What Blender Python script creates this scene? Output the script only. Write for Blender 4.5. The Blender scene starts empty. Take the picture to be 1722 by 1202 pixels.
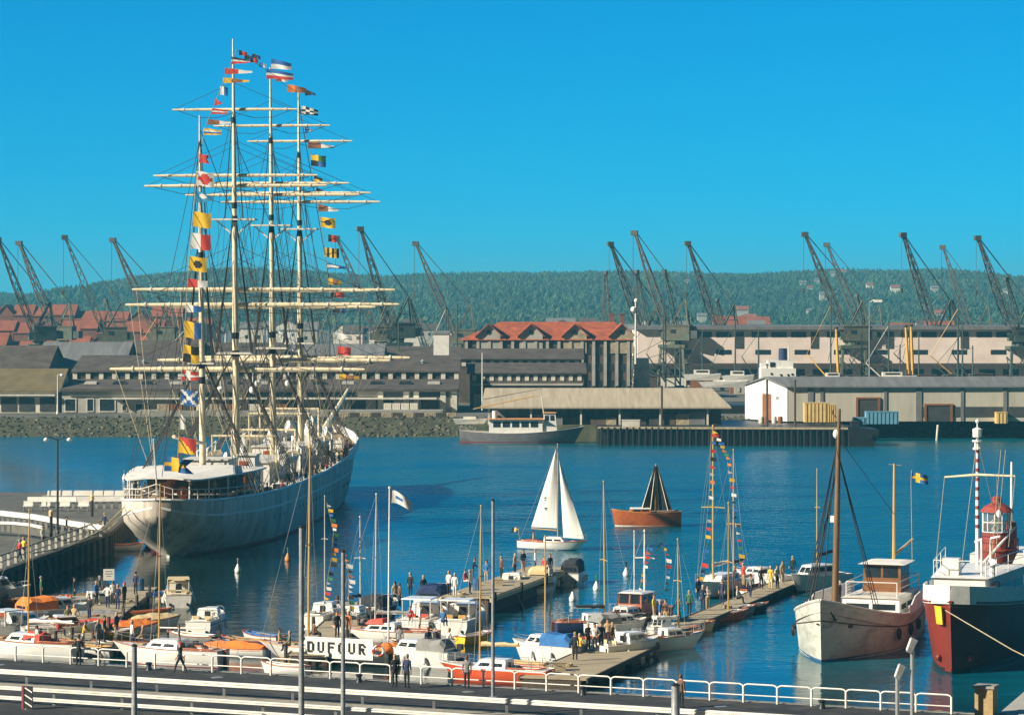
import bpy, bmesh, math, random
import numpy as np
from mathutils import Vector, Matrix
random.seed(7)
scene = bpy.context.scene
COL = scene.collection
R = math.radians
F, CX, HY, CAMZ = 5000.0, 861.0, 492.0, 23.0      # focal length in photo pixels, photo centre, horizon row, eye height (m)

def G(px, py, z=0.0):                              # photo pixel -> point on the level z
    Y = F*(CAMZ-z)/(py-HY)
    return Vector(((px-CX)*Y/F, Y, z))
def A(px, py, Y):                                  # photo pixel -> point at distance Y
    return Vector(((px-CX)*Y/F, Y, CAMZ-(py-HY)*Y/F))

# ---------------------------------------------------------------- materials
MATS = {}
def mat(name, col=None, rough=0.6, var=0.18, scale=3.0, metal=0.0, bump=0.0, stain=None, stain_amt=0.0,
        stretch=(1, 1, 1), spec=0.5, island=0.0, trans=0.0):
    if name in MATS: return MATS[name]
    m = bpy.data.materials.new(name); m.use_nodes = True
    nt = m.node_tree; N = nt.nodes; L = nt.links
    bs = N['Principled BSDF']
    tc = N.new('ShaderNodeTexCoord'); mp = N.new('ShaderNodeMapping')
    mp.inputs['Scale'].default_value = stretch
    L.new(tc.outputs['Object'], mp.inputs['Vector'])
    nz = N.new('ShaderNodeTexNoise'); nz.inputs['Scale'].default_value = scale
    nz.inputs['Detail'].default_value = 5
    L.new(mp.outputs['Vector'], nz.inputs['Vector'])
    rp = N.new('ShaderNodeValToRGB')
    rp.color_ramp.elements[0].position = 0.3; rp.color_ramp.elements[1].position = 0.7
    c = col
    rp.color_ramp.elements[0].color = tuple(x*(1-var) for x in c)+(1,)
    rp.color_ramp.elements[1].color = tuple(min(1, x*(1+var)) for x in c)+(1,)
    L.new(nz.outputs['Fac'], rp.inputs['Fac'])
    out = rp.outputs['Color']
    if stain_amt > 0:
        n2 = N.new('ShaderNodeTexNoise'); n2.inputs['Scale'].default_value = scale*0.45; n2.inputs['Detail'].default_value = 8
        n2.inputs['Roughness'].default_value = 0.7
        L.new(mp.outputs['Vector'], n2.inputs['Vector'])
        r2 = N.new('ShaderNodeValToRGB'); r2.color_ramp.elements[0].position = 0.48; r2.color_ramp.elements[1].position = 0.66
        r2.color_ramp.elements[0].color = (0, 0, 0, 1); r2.color_ramp.elements[1].color = (stain_amt,)*3+(1,)
        L.new(n2.outputs['Fac'], r2.inputs['Fac'])
        mx = N.new('ShaderNodeMixRGB'); mx.inputs['Color2'].default_value = tuple(stain)+(1,)
        L.new(r2.outputs['Color'], mx.inputs['Fac']); L.new(out, mx.inputs['Color1']); out = mx.outputs['Color']
    if island > 0:
        ge = N.new('ShaderNodeNewGeometry'); mr = N.new('ShaderNodeMapRange')
        mr.inputs['To Min'].default_value = 1-island; mr.inputs['To Max'].default_value = 1+island
        L.new(ge.outputs['Random Per Island'], mr.inputs['Value'])
        mm = N.new('ShaderNodeMixRGB'); mm.blend_type = 'MULTIPLY'; mm.inputs['Fac'].default_value = 1
        L.new(out, mm.inputs['Color1']); L.new(mr.outputs['Result'], mm.inputs['Color2']); out = mm.outputs['Color']
    L.new(out, bs.inputs['Base Color'])
    bs.inputs['Roughness'].default_value = rough; bs.inputs['Metallic'].default_value = metal
    bs.inputs['Specular IOR Level'].default_value = spec
    if trans: bs.inputs['Transmission Weight'].default_value = trans
    if bump > 0:
        bp = N.new('ShaderNodeBump'); bp.inputs['Strength'].default_value = 0.6; bp.inputs['Distance'].default_value = bump
        L.new(nz.outputs['Fac'], bp.inputs['Height']); L.new(bp.outputs['Normal'], bs.inputs['Normal'])
    MATS[name] = m
    return m

M = dict(
 cream=mat('cream_spar_paint', (.80, .69, .47), .5, .10, 2.0, stain=(.34, .24, .13), stain_amt=.35),
 white=mat('white_paint', (.80, .79, .75), .4, .06, 2.5, stain=(.50, .45, .36), stain_amt=.35),
 gel=mat('white_gelcoat', (.80, .79, .74), .25, .05, 1.5, stain=(.55, .5, .4), stain_amt=.25),
 hullgrey=mat('weathered_white_hull', (.66, .60, .52), .55, .18, 1.3, stain=(.27, .18, .11), stain_amt=.8, stretch=(1, 1, .2)),
 offwhite=mat('old_white_paint', (.70, .67, .58), .5, .10, 2.0, stain=(.35, .28, .2), stain_amt=.5),
 rigging=mat('tarred_rope', (.035, .03, .028), .8, .3, 5),
 rope=mat('manila_rope', (.42, .35, .22), .9, .2, 6),
 wire=mat('steel_wire', (.30, .31, .32), .45, .1, 6, metal=.4),
 alu=mat('aluminium_spar', (.62, .60, .55), .35, .08, 3, metal=.2),
 varnish=mat('varnished_spar', (.55, .33, .09), .35, .15, 2.0, stretch=(6, 6, .6)),
 mahog=mat('varnished_mahogany', (.40, .105, .03), .3, .25, 2.5, stretch=(4, .7, 4)),
 teak=mat('teak_deck', (.36, .25, .14), .7, .2, 6, stretch=(6, .5, 1)),
 plank=mat('pier_planks', (.40, .33, .21), .85, .28, 2.5, stretch=(.6, 7, 1), stain=(.16, .12, .08), stain_amt=.5),
 pile=mat('dark_timber', (.07, .05, .035), .85, .35, 3, stretch=(3, 3, .5)),
 black=mat('black_paint', (.018, .018, .02), .45, .3, 4),
 dark=mat('dark_canvas', (.03, .032, .04), .8, .3, 4, bump=.02),
 glass=mat('dark_window_glass', (.02, .028, .035), .08, .3, 2, spec=.7),
 orange=mat('orange_canvas', (.80, .22, .03), .75, .15, 4, bump=.03),
 redc=mat('red_canvas', (.62, .08, .04), .75, .15, 4, bump=.03),
 redhull=mat('red_gelcoat', (.62, .10, .035), .3, .08, 2),
 blue=mat('blue_canvas', (.03, .16, .42), .75, .15, 4, bump=.02),
 navy=mat('navy_canvas', (.015, .03, .10), .75, .2, 4, bump=.02),
 tan=mat('tan_canvas', (.62, .48, .26), .8, .12, 4, bump=.02),
 greyc=mat('grey_canvas', (.25, .25, .24), .8, .15, 4, bump=.02),
 sail=mat('sailcloth', (.82, .80, .74), .7, .04, .8, trans=0.0),
 sailcover=mat('white_sail_cover', (.78, .75, .68), .7, .1, 3, bump=.02),
 bootred=mat('red_bottom_paint', (.22, .03, .05), .6, .2, 3),
 bootblue=mat('blue_bottom_paint', (.03, .10, .22), .6, .2, 3),
 bootorange=mat('orange_bottom_paint', (.62, .25, .06), .6, .2, 3),
 chrome=mat('stainless_tube', (.72, .72, .70), .25, .05, 3, metal=.7),
 steel=mat('galvanised_steel', (.30, .31, .32), .55, .25, 3, metal=.3, stain=(.15, .12, .1), stain_amt=.5),
 railw=mat('white_railing_paint', (.82, .80, .74), .5, .06, 3, stain=(.4, .3, .2), stain_amt=.3),
 lamp=mat('white_glass_globe', (.85, .84, .80), .3, .03, 2),
 skin=mat('skin', (.50, .28, .18), .6, .08, 8),
 eye=mat('eye_dark', (.02, .015, .012), .3, .1, 3),
 shoe=mat('dark_shoes', (.02, .018, .016), .5, .2, 6),
)

# ---------------------------------------------------------------- mesh builder
class MB:
    def __init__(s): s.v = []; s.f = []; s.m = []
    def add(s, vs, fs, mi=0):
        o = len(s.v); s.v += [tuple(v) for v in vs]
        for f in fs: s.f.append([i+o for i in f]); s.m.append(mi)
    def box(s, c, d, mi=0, rz=0.0):
        cx, cy, cz = c; hx, hy, hz = d[0]/2, d[1]/2, d[2]/2; ca, sa = math.cos(rz), math.sin(rz)
        vs = []
        for z in (-hz, hz):
            for x, y in ((-hx, -hy), (hx, -hy), (hx, hy), (-hx, hy)):
                vs.append((cx+x*ca-y*sa, cy+x*sa+y*ca, cz+z))
        s.add(vs, [(3, 2, 1, 0), (4, 5, 6, 7), (0, 1, 5, 4), (1, 2, 6, 5), (2, 3, 7, 6), (3, 0, 4, 7)], mi)
    def hexa(s, b, t, mi=0):                       # 4 bottom + 4 top corners, counter-clockwise from above
        s.add(list(b)+list(t), [(3, 2, 1, 0), (4, 5, 6, 7), (0, 1, 5, 4), (1, 2, 6, 5), (2, 3, 7, 6), (3, 0, 4, 7)], mi)
    def tube(s, pts, r, n=6, mi=0, cap=True):
        pts = [Vector(p) for p in pts]
        rs = r if isinstance(r, (list, tuple)) else [r]*len(pts)
        rings = []; prev = None
        for i, p in enumerate(pts):
            d = (pts[min(i+1, len(pts)-1)]-pts[max(i-1, 0)])
            if d.length < 1e-9: d = Vector((0, 0, 1))
            d.normalize()
            u = d.cross(Vector((0, 0, 1))) if abs(d.z) < .95 else d.cross(Vector((0, 1, 0)))
            u.normalize(); w = d.cross(u)
            if prev is not None:
                u = (prev-d*prev.dot(d)); u = u.normalized() if u.length > 1e-6 else d.orthogonal().normalized(); w = d.cross(u)
            prev = u
            rings.append([p+(u*math.cos(2*math.pi*k/n)+w*math.sin(2*math.pi*k/n))*rs[i] for k in range(n)])
        vs = [v for rg in rings for v in rg]; fs = []
        for i in range(len(rings)-1):
            for k in range(n):
                a = i*n+k; b = i*n+(k+1) % n
                fs.append((a, b, b+n, a+n))
        if cap:
            fs.append(tuple(reversed(range(n)))); fs.append(tuple(range((len(rings)-1)*n, len(rings)*n)))
        s.add(vs, fs, mi)
    def ell(s, c, r, nu=8, nv=6, mi=0, zmin=-1.0):
        rx, ry, rz = r if isinstance(r, (list, tuple)) else (r, r, r)
        vs = []; fs = []
        for j in range(nv+1):
            t = math.acos(zmin)+(0-math.acos(zmin))*j/nv if zmin > -1 else math.pi*(1-j/nv)
            for i in range(nu):
                a = 2*math.pi*i/nu
                vs.append((c[0]+rx*math.sin(t)*math.cos(a), c[1]+ry*math.sin(t)*math.sin(a), c[2]+rz*math.cos(t)))
        for j in range(nv):
            for i in range(nu):
                a = j*nu+i; b = j*nu+(i+1) % nu
                fs.append((a, b, b+nu, a+nu))
        s.add(vs, fs, mi)
    def lathe(s, c, prof, n=12, mi=0):             # prof: (radius, z)
        vs = []; fs = []
        for r, z in prof:
            for i in range(n):
                a = 2*math.pi*i/n; vs.append((c[0]+r*math.cos(a), c[1]+r*math.sin(a), c[2]+z))
        for j in range(len(prof)-1):
            for i in range(n):
                a = j*n+i; b = j*n+(i+1) % n; fs.append((a, b, b+n, a+n))
        fs.append(tuple(reversed(range(n)))); fs.append(tuple(range((len(prof)-1)*n, len(prof)*n)))
        s.add(vs, fs, mi)
    def beam(s, p, q, w, h=None, mi=0):            # square bar
        h = h or w; p = Vector(p); q = Vector(q); d = (q-p).normalized()
        u = d.cross(Vector((0, 0, 1))) if abs(d.z) < .97 else d.cross(Vector((0, 1, 0)))
        u.normalize(); v = u.cross(d).normalized()
        b = [p+u*(-w/2)+v*(-h/2), p+u*(w/2)+v*(-h/2), p+u*(w/2)+v*(h/2), p+u*(-w/2)+v*(h/2)]
        t = [x+(q-p) for x in b]
        s.add(b+t, [(0, 1, 2, 3), (7, 6, 5, 4), (4, 5, 1, 0), (5, 6, 2, 1), (6, 7, 3, 2), (7, 4, 0, 3)], mi)
    def panel(s, q, u0, u1, v0, v1, off=.02, mi=0, back=.02):   # thin raised box on a quad bl, br, tr, tl
        q = [Vector(x) for x in q]
        n = (q[1]-q[0]).cross(q[3]-q[0]).normalized()
        def pt(u, v): return (q[0]*(1-u)+q[1]*u)*(1-v)+(q[3]*(1-u)+q[2]*u)*v
        c = [pt(u0, v0), pt(u1, v0), pt(u1, v1), pt(u0, v1)]
        s.hexa([x-n*back for x in c], [x+n*off for x in c], mi)
    def prism(s, poly, d, mi=0):                   # extrude planar polygon by vector d
        poly = [Vector(p) for p in poly]; d = Vector(d); n = len(poly)
        s.add(poly+[p+d for p in poly], [tuple(reversed(range(n))), tuple(range(n, 2*n))]+[(i, (i+1) % n, (i+1) % n+n, i+n) for i in range(n)], mi)
    def build(s, name, m, parent=None, smooth=False, loc=None):
        me = bpy.data.meshes.new(name)
        me.from_pydata(s.v, [], s.f)
        ms = m if isinstance(m, (list, tuple)) else [m]
        for x in ms: me.materials.append(x)
        if len(ms) > 1:
            me.polygons.foreach_set('material_index', s.m)
        if smooth:
            me.polygons.foreach_set('use_smooth', [True]*len(me.polygons))
        me.update()
        if True:
            bm = bmesh.new(); bm.from_mesh(me); bmesh.ops.recalc_face_normals(bm, faces=bm.faces); bm.to_mesh(me); bm.free()
        if smooth:
            try: me.set_sharp_from_angle(angle=R(42))
            except Exception: pass
        o = bpy.data.objects.new(name, me); COL.objects.link(o)
        if parent is not None: o.parent = parent
        if loc is not None: o.location = loc
        return o

def _each(b, name, m, parent=None, smooth=False):
    par = list(range(len(b.v)))
    def find(x):
        while par[x] != x: par[x] = par[par[x]]; x = par[x]
        return x
    for f in b.f:
        r = find(f[0])
        for q in f[1:]: par[find(q)] = r
    comp = {}
    for i, f in enumerate(b.f): comp.setdefault(find(f[0]), []).append(i)
    out = []
    for fl in comp.values():
        c = MB(); ids = {}
        for i in fl:
            q = []
            for v in b.f[i]:
                if v not in ids: ids[v] = len(c.v); c.v.append(b.v[v])
                q.append(ids[v])
            c.f.append(q); c.m.append(b.m[i])
        out.append(c.build(name, m, parent, smooth))
    return out
MB.each = _each
def tag(o, label, cat=None, group=None, kind=None):
    if label: o['label'] = label
    if cat: o['category'] = cat
    if group: o['group'] = group
    if kind: o['kind'] = kind
    return o
def thing(name, label, cat, loc=(0, 0, 0), rz=0.0, group=None):
    o = bpy.data.objects.new(name, None); COL.objects.link(o)
    o.empty_display_size = .5; o.location = loc; o.rotation_euler = (0, 0, rz)
    return tag(o, label, cat, group)
def solo(mb, name, m, label, cat, group=None, smooth=False, loc=None):
    return tag(mb.build(name, m, None, smooth, loc), label, cat, group)
def struct(mb, name, m, label=None, smooth=False):
    o = mb.build(name, m, None, smooth); o['kind'] = 'structure'
    if label: o['label'] = label
    return o
def lines(segs, r, n=4):
    b = MB()
    for a, c in segs: b.tube([a, c], r, n, cap=False)
    return b

SKY_TINT = (.03, .82, .93); SKY_FILL = .04
# ---------------------------------------------------------------- camera, sun, sky
cam = bpy.data.cameras.new('camera'); co = bpy.data.objects.new('camera', cam); COL.objects.link(co)
co.location = (0, 0, CAMZ); co.rotation_euler = (R(90), 0, 0)
cam.sensor_width = 36.0; cam.lens = 36.0*F/1722.0; cam.shift_y = -(601-HY)/1722.0
cam.clip_start = 1.0; cam.clip_end = 20000
scene.camera = co
TOSUN = Vector((-.80, -.36, .50)).normalized()
sun = bpy.data.lights.new('sun', 'SUN'); so = bpy.data.objects.new('sun', sun); COL.objects.link(so)
sun.energy = 5.0; sun.angle = R(.53); sun.color = (1.0, .90, .74)
so.rotation_euler = (-TOSUN).to_track_quat('-Z', 'Y').to_euler()
so.location = (0, 0, 80)
w = bpy.data.worlds.new('World'); scene.world = w; w.use_nodes = True
nt = w.node_tree; N = nt.nodes; L = nt.links
sky = N.new('ShaderNodeTexSky'); sky.sky_type = 'NISHITA'; sky.sun_disc = False
sky.sun_elevation = math.asin(TOSUN.z); sky.sun_rotation = math.atan2(TOSUN.x, TOSUN.y)
sky.air_density = 1.0; sky.dust_density = 0.2; sky.ozone_density = 3.0; sky.altitude = 0
tc = N.new('ShaderNodeTexCoord'); va = N.new('ShaderNodeVectorMath'); va.operation = 'ADD'; va.inputs[1].default_value = (0, 0, .11)
vn = N.new('ShaderNodeVectorMath'); vn.operation = 'NORMALIZE'
sx = N.new('ShaderNodeSeparateXYZ'); L.new(tc.outputs['Generated'], sx.inputs[0])
L.new(tc.outputs['Generated'], va.inputs[0]); L.new(va.outputs[0], vn.inputs[0]); L.new(vn.outputs[0], sky.inputs['Vector'])
# the northern half of the sky, away from the sun, is clear deep blue; the unseen side towards the sun is greyed and dimmed to set the fill light
hs = N.new('ShaderNodeHueSaturation'); hs.inputs['Saturation'].default_value = 1.6; hs.inputs['Hue'].default_value = .488
tint = N.new('ShaderNodeMixRGB'); tint.blend_type = 'MULTIPLY'; tint.inputs['Fac'].default_value = 1; tint.inputs['Color2'].default_value = SKY_TINT+(1,)
pale = N.new('ShaderNodeHueSaturation'); pale.inputs['Saturation'].default_value = .25; pale.inputs['Value'].default_value = SKY_FILL
side = N.new('ShaderNodeMapRange'); side.interpolation_type = 'SMOOTHSTEP'; side.inputs['From Min'].default_value = -.15; side.inputs['From Max'].default_value = .45
mixs = N.new('ShaderNodeMixRGB')
L.new(sky.outputs['Color'], hs.inputs['Color']); L.new(hs.outputs['Color'], tint.inputs['Color1']); L.new(sky.outputs['Color'], pale.inputs['Color'])
L.new(sx.outputs['Y'], side.inputs['Value']); L.new(side.outputs['Result'], mixs.inputs['Fac'])
L.new(pale.outputs['Color'], mixs.inputs['Color1']); L.new(tint.outputs['Color'], mixs.inputs['Color2'])
L.new(mixs.outputs['Color'], N['Background'].inputs['Color']); N['Background'].inputs['Strength'].default_value = .096
scene.view_settings.view_transform = 'Standard'; scene.view_settings.look = 'None'
scene.view_settings.exposure = 0.72; scene.view_settings.gamma = 1.0
# ================================================================ water, land, hills
def water_material():
    m = bpy.data.materials.new('harbour_water'); m.use_nodes = True
    nt = m.node_tree; N = nt.nodes; L = nt.links; bs = N['Principled BSDF']
    tc = N.new('ShaderNodeTexCoord')
    def noise(scale, st, detail, rot=0.0):
        mp = N.new('ShaderNodeMapping'); mp.inputs['Scale'].default_value = st; mp.inputs['Rotation'].default_value = (0, 0, rot)
        L.new(tc.outputs['Object'], mp.inputs['Vector'])
        n = N.new('ShaderNodeTexNoise'); n.inputs['Scale'].default_value = scale; n.inputs['Detail'].default_value = detail
        L.new(mp.outputs['Vector'], n.inputs['Vector']); return n.outputs['Fac']
    big = noise(.06, (1, 1, 1), 3); mid = noise(.55, (.7, 1, 1), 3, .3); fine = noise(1.9, (.8, 1, 1), 4, -.4)
    m1 = N.new('ShaderNodeMath'); m1.operation = 'MULTIPLY_ADD'; m1.inputs[1].default_value = 2.2
    L.new(mid, m1.inputs[0]); L.new(fine, m1.inputs[2])
    patch = N.new('ShaderNodeMapRange'); patch.inputs['From Min'].default_value = .35; patch.inputs['From Max'].default_value = .65
    patch.inputs['To Min'].default_value = .5; patch.inputs['To Max'].default_value = 1.0
    L.new(big, patch.inputs['Value'])
    bp = N.new('ShaderNodeBump'); bp.inputs['Distance'].default_value = .13
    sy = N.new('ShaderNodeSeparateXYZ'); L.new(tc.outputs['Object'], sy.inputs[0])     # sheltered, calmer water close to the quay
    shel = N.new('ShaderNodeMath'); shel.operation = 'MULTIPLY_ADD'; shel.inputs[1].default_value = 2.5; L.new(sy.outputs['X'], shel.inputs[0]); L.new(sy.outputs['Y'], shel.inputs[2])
    calm = N.new('ShaderNodeMapRange'); calm.inputs['From Min'].default_value = 215; calm.inputs['From Max'].default_value = 285; calm.inputs['To Min'].default_value = .16
    L.new(shel.outputs[0], calm.inputs['Value'])
    cm = N.new('ShaderNodeMath'); cm.operation = 'MULTIPLY'; L.new(patch.outputs['Result'], cm.inputs[0]); L.new(calm.outputs['Result'], cm.inputs[1])
    L.new(cm.outputs[0], bp.inputs['Strength']); L.new(m1.outputs[0], bp.inputs['Height'])
    # wind waves lean: their steep faces look towards the quay, so open water mirrors the sky rather than the far shore
    ts = N.new('ShaderNodeMapRange'); ts.inputs['From Min'].default_value = 228; ts.inputs['From Max'].default_value = 282; ts.inputs['To Min'].default_value = .003; ts.inputs['To Max'].default_value = .11
    L.new(shel.outputs[0], ts.inputs['Value'])
    tv = N.new('ShaderNodeVectorMath'); tv.operation = 'SCALE'; tv.inputs[0].default_value = (0, -1, 0); L.new(ts.outputs['Result'], tv.inputs['Scale'])
    ad = N.new('ShaderNodeVectorMath'); ad.operation = 'ADD'; L.new(bp.outputs['Normal'], ad.inputs[0]); L.new(tv.outputs[0], ad.inputs[1])
    nn = N.new('ShaderNodeVectorMath'); nn.operation = 'NORMALIZE'; L.new(ad.outputs[0], nn.inputs[0])
    L.new(nn.outputs[0], bs.inputs['Normal'])
    rp = N.new('ShaderNodeValToRGB'); rp.color_ramp.elements[0].position = .35; rp.color_ramp.elements[1].position = .65
    rp.color_ramp.elements[0].color = (.0, .075, .115, 1); rp.color_ramp.elements[1].color = (.0, .110, .155, 1)
    L.new(big, rp.inputs['Fac'])
    refl_shade = N.new('ShaderNodeMapRange'); refl_shade.inputs['From Min'].default_value = 200; refl_shade.inputs['From Max'].default_value = 240; L.new(shel.outputs[0], refl_shade.inputs['Value'])
    mc = N.new('ShaderNodeMixRGB'); mc.inputs['Color1'].default_value = (.003, .020, .022, 1)      # basin colour darkened to stand for the ship's dark reflection
    L.new(refl_shade.outputs['Result'], mc.inputs['Fac']); L.new(rp.outputs['Color'], mc.inputs['Color2']); L.new(mc.outputs['Color'], bs.inputs['Base Color'])
    bs.inputs['Roughness'].default_value = .06; bs.inputs['IOR'].default_value = 1.33
    return m
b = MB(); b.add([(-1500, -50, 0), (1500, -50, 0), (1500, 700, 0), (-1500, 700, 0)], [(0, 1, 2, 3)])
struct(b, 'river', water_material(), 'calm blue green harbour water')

Q0 = Vector((-16.4, 164.3, 0)); QE = Vector((.920, -.391, 0)).normalized(); QN = Vector((.391, .920, 0)).normalized()
QZ = 2.0
def Q(a, n, z=QZ): p = Q0+QE*a+QN*n; return Vector((p.x, p.y, z))     # quay frame: along the edge, out over the water
asph = mat('asphalt', (.026, .024, .022), .9, .25, 1.2, stain=(.075, .068, .055), stain_amt=.8, bump=.015)
conc = mat('weathered_concrete', (.30, .29, .25), .85, .2, 1.5, stain=(.14, .13, .11), stain_amt=.6)
stone = mat('granite_kerb', (.33, .30, .23), .85, .2, 2.5, stain=(.15, .13, .1), stain_amt=.5)
# near quay: one slab, its wall to the water, an asphalt promenade and a kerb strip
b = MB(); b.hexa([Q(-260, -110, -4), Q(260, -110, -4), Q(260, .55, -4), Q(-260, .55, -4)], [Q(-260, -110, QZ), Q(260, -110, QZ), Q(260, .55, QZ), Q(-260, .55, QZ)])
struct(b, 'quay', asph, 'dark asphalt quay along the marina')
b = MB(); b.hexa([Q(-260, .56, -4), Q(260, .56, -4), Q(260, 1.0, -4), Q(-260, 1.0, -4)], [Q(-260, .56, QZ+.02), Q(260, .56, QZ+.02), Q(260, 1.0, QZ+.02), Q(-260, 1.0, QZ+.02)])
struct(b, 'quay_kerb', conc, 'grey quay coping')
b = MB(); b.hexa([Q(-260, -10.0, QZ+.004), Q(260, -10.0, QZ+.004), Q(260, -8.9, QZ+.004), Q(-260, -8.9, QZ+.004)], [Q(-260, -10.0, QZ+.13), Q(260, -10.0, QZ+.13), Q(260, -8.9, QZ+.13), Q(-260, -8.9, QZ+.13)])
struct(b, 'pavement', stone, 'narrow tan pavement strip behind the guard rail')

# far land
FZ = 2.8
farground = mat('far_quay_ground', (.13, .12, .10), .95, .35, .08, stain=(.05, .06, .035), stain_amt=.6)
b = MB(); b.add([(-3000, 480, FZ), (3000, 480, FZ), (3000, 6000, FZ), (-3000, 6000, FZ)], [(0, 1, 2, 3)])
b.add([(-3000, 480, FZ), (3000, 480, FZ), (3000, 480, -3), (-3000, 480, -3)], [(0, 1, 2, 3)])
struct(b, 'far_shore_ground', farground, 'flat dark ground of the far shore')
# rubble bank
rng = np.random.default_rng(3)
def rock_field(n, xs, ys, zf, s0, s1):
    b = MB()
    for i in range(n):
        x = rng.uniform(*xs); y = rng.uniform(*ys); s = rng.uniform(s0, s1)
        v = []; 
        for z in (-.5, .35):
            for k in range(5):
                a = 2*math.pi*k/5+rng.uniform(-.4, .4); r = s*rng.uniform(.6, 1.2)*(1 if z < 0 else .65)
                v.append((x+r*math.cos(a), y+r*math.sin(a)*.7, zf(y)+z*s*rng.uniform(.7, 1.2)))
        b.add(v, [(5, 6, 7, 8, 9)]+[(k, (k+1) % 5, (k+1) % 5+5, k+5) for k in range(5)])
    return b
b = MB(); b.add([(-400, 474, -.6), (400, 474, -.6), (400, 480.2, FZ+.05), (-400, 480.2, FZ+.05)], [(0, 1, 2, 3)])
struct(b, 'embankment', mat('bank_soil', (.06, .062, .032), .95, .4, .3), 'sloping bank of the far quay')
o = rock_field(4200, (-110, 110), (473.5, 480.5), lambda y: -.6+(y-474)*.55, .18, .62).build('riprap', mat('bank_stone', (.085, .078, .052), .95, .4, .8, island=.75))
o['kind'] = 'stuff'; o['label'] = 'loose stones on the far bank'

# hills
SKY = [(-500, 470), (-150, 480), (0, 491), (60, 496), (110, 503), (165, 496), (220, 472), (280, 460), (400, 449), (540, 456), (650, 464), (700, 460), (800, 457), (900, 457),
       (1040, 455), (1150, 457), (1250, 460), (1330, 455), (1400, 452), (1500, 454), (1560, 451), (1640, 458), (1722, 473), (1850, 478), (2200, 470)]
YR = 2700.0
def hill_z(x, y):
    px = CX+x*F/YR
    sy = np.interp(px, [p[0] for p in SKY], [p[1] for p in SKY])
    zr = CAMZ-(sy-HY)*YR/F-5.0
    t = np.clip((y-1500)/(YR-1500), 0, 1); t = t*t*(3-2*t)
    u = np.clip((y-YR)/900, 0, 1)
    lump = 2.2*np.sin(x*.021+y*.004)*np.sin(y*.013+x*.006)*t*(1-t)*4
    return 1.5+(zr-1.5)*t*(1-.15*u)+lump
nx, ny = 150, 60
xs = np.linspace(-1500, 1500, nx); ys = np.linspace(1450, 3600, ny)
b = MB(); vs = [(x, y, float(hill_z(x, y))) for y in ys for x in xs]
b.add(vs, [(j*nx+i, j*nx+i+1, (j+1)*nx+i+1, (j+1)*nx+i) for j in range(ny-1) for i in range(nx-1)])
struct(b, 'hills', mat('hill_ground', (.030, .055, .020), .95, .3, .02), 'low wooded hills', smooth=True)
# woodland on the hills: thousands of tree crowns, one mass
def crowns(n, seed):
    rg = np.random.default_rng(seed)
    V = []; Fc = []
    for i in range(n):
        y = 1560+(2760-1560)*rg.random()**.8; x = rg.uniform(-.245, .245)*y
        px = CX+x*F/y
        z = float(hill_z(x, y)); h = rg.uniform(3.2, 6.8); r = rg.uniform(1.5, 3.6); con = rg.random() < .4
        prof = [(.55, .0), (1, .3), (.78, .62), (.3, .9)] if not con else [(1, .05), (.72, .35), (.42, .7), (.12, 1.05)]
        o = len(V)
        for rr, zz in prof:
            for k in range(6):
                a = 2*math.pi*k/6+zz*2; q = r*rr*rg.uniform(.72, 1.25)*(.7 if con else 1)
                V.append((x+q*math.cos(a), y+q*math.sin(a), z-1+h*zz*rg.uniform(.9, 1.1)))
        for j in range(3):
            for k in range(6):
                a = o+j*6+k; c = o+j*6+(k+1) % 6; Fc.append((a, c, c+6, a+6))
        Fc.append(tuple(o+18+k for k in range(6)))
    b = MB(); b.v = V; b.f = [list(f) for f in Fc]; b.m = [0]*len(Fc)
    return b
o = crowns(24000, 5).build('woodland', mat('woodland_foliage', (.026, .054, .020), .95, .5, .012, island=.55, stain=(.085, .095, .04), stain_amt=.7))
o['kind'] = 'stuff'; o['label'] = 'woodland covering the distant hills'

# haze
haze = MB(); haze.box((0, 2900, 35), (6100, 6300, 80.4))
hm = bpy.data.materials.new('haze_air'); hm.use_nodes = True
hn = hm.node_tree; hn.nodes.remove(hn.nodes['Principled BSDF'])
pv = hn.nodes.new('ShaderNodeVolumePrincipled'); pv.inputs['Color'].default_value = (.18, .76, 1.0, 1); pv.inputs['Density'].default_value = .00021
pv.inputs['Anisotropy'].default_value = .1
hn.links.new(pv.outputs['Volume'], hn.nodes['Material Output'].inputs['Volume'])
ho = haze.build('haze', hm); ho['kind'] = 'stuff'; ho['label'] = 'thin blue haze'

# ---------------------------------------------------------------- far shore buildings
roofdark = mat('dark_felt_roof', (.078, .058, .044), .9, .3, .6, stain=(.15, .125, .10), stain_amt=.5)
roofgrey = mat('grey_sheet_roof', (.17, .17, .17), .8, .2, .4, stain=(.09, .085, .08), stain_amt=.5, stretch=(3, .3, 1))
rooftan = mat('tan_corrugated_roof', (.42, .36, .26), .8, .14, .5, stain=(.27, .22, .16), stain_amt=.5, stretch=(4, .3, 1), bump=.05)
tile = mat('orange_clay_tiles', (.36, .085, .028), .8, .35, .9, stain=(.25, .06, .03), stain_amt=.5, bump=.06)
redroof = mat('red_roof', (.27, .075, .034), .85, .3, .4, stain=(.15, .05, .03), stain_amt=.5)
brick = mat('dark_brick', (.085, .060, .045), .9, .25, 1.2, stain=(.15, .11, .08), stain_amt=.5)
redbrick = mat('red_brick', (.19, .075, .045), .9, .25, .8)
plaster = mat('grey_plaster', (.42, .40, .35), .9, .12, .5, stain=(.2, .18, .15), stain_amt=.45)
palewall = mat('pale_pink_render', (.82, .69, .61), .85, .08, .3, stain=(.42, .34, .3), stain_amt=.4)
creamwall = mat('cream_cladding', (.50, .46, .37), .85, .08, .5, stain=(.33, .29, .23), stain_amt=.4, stretch=(2, 2, .4))
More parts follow.
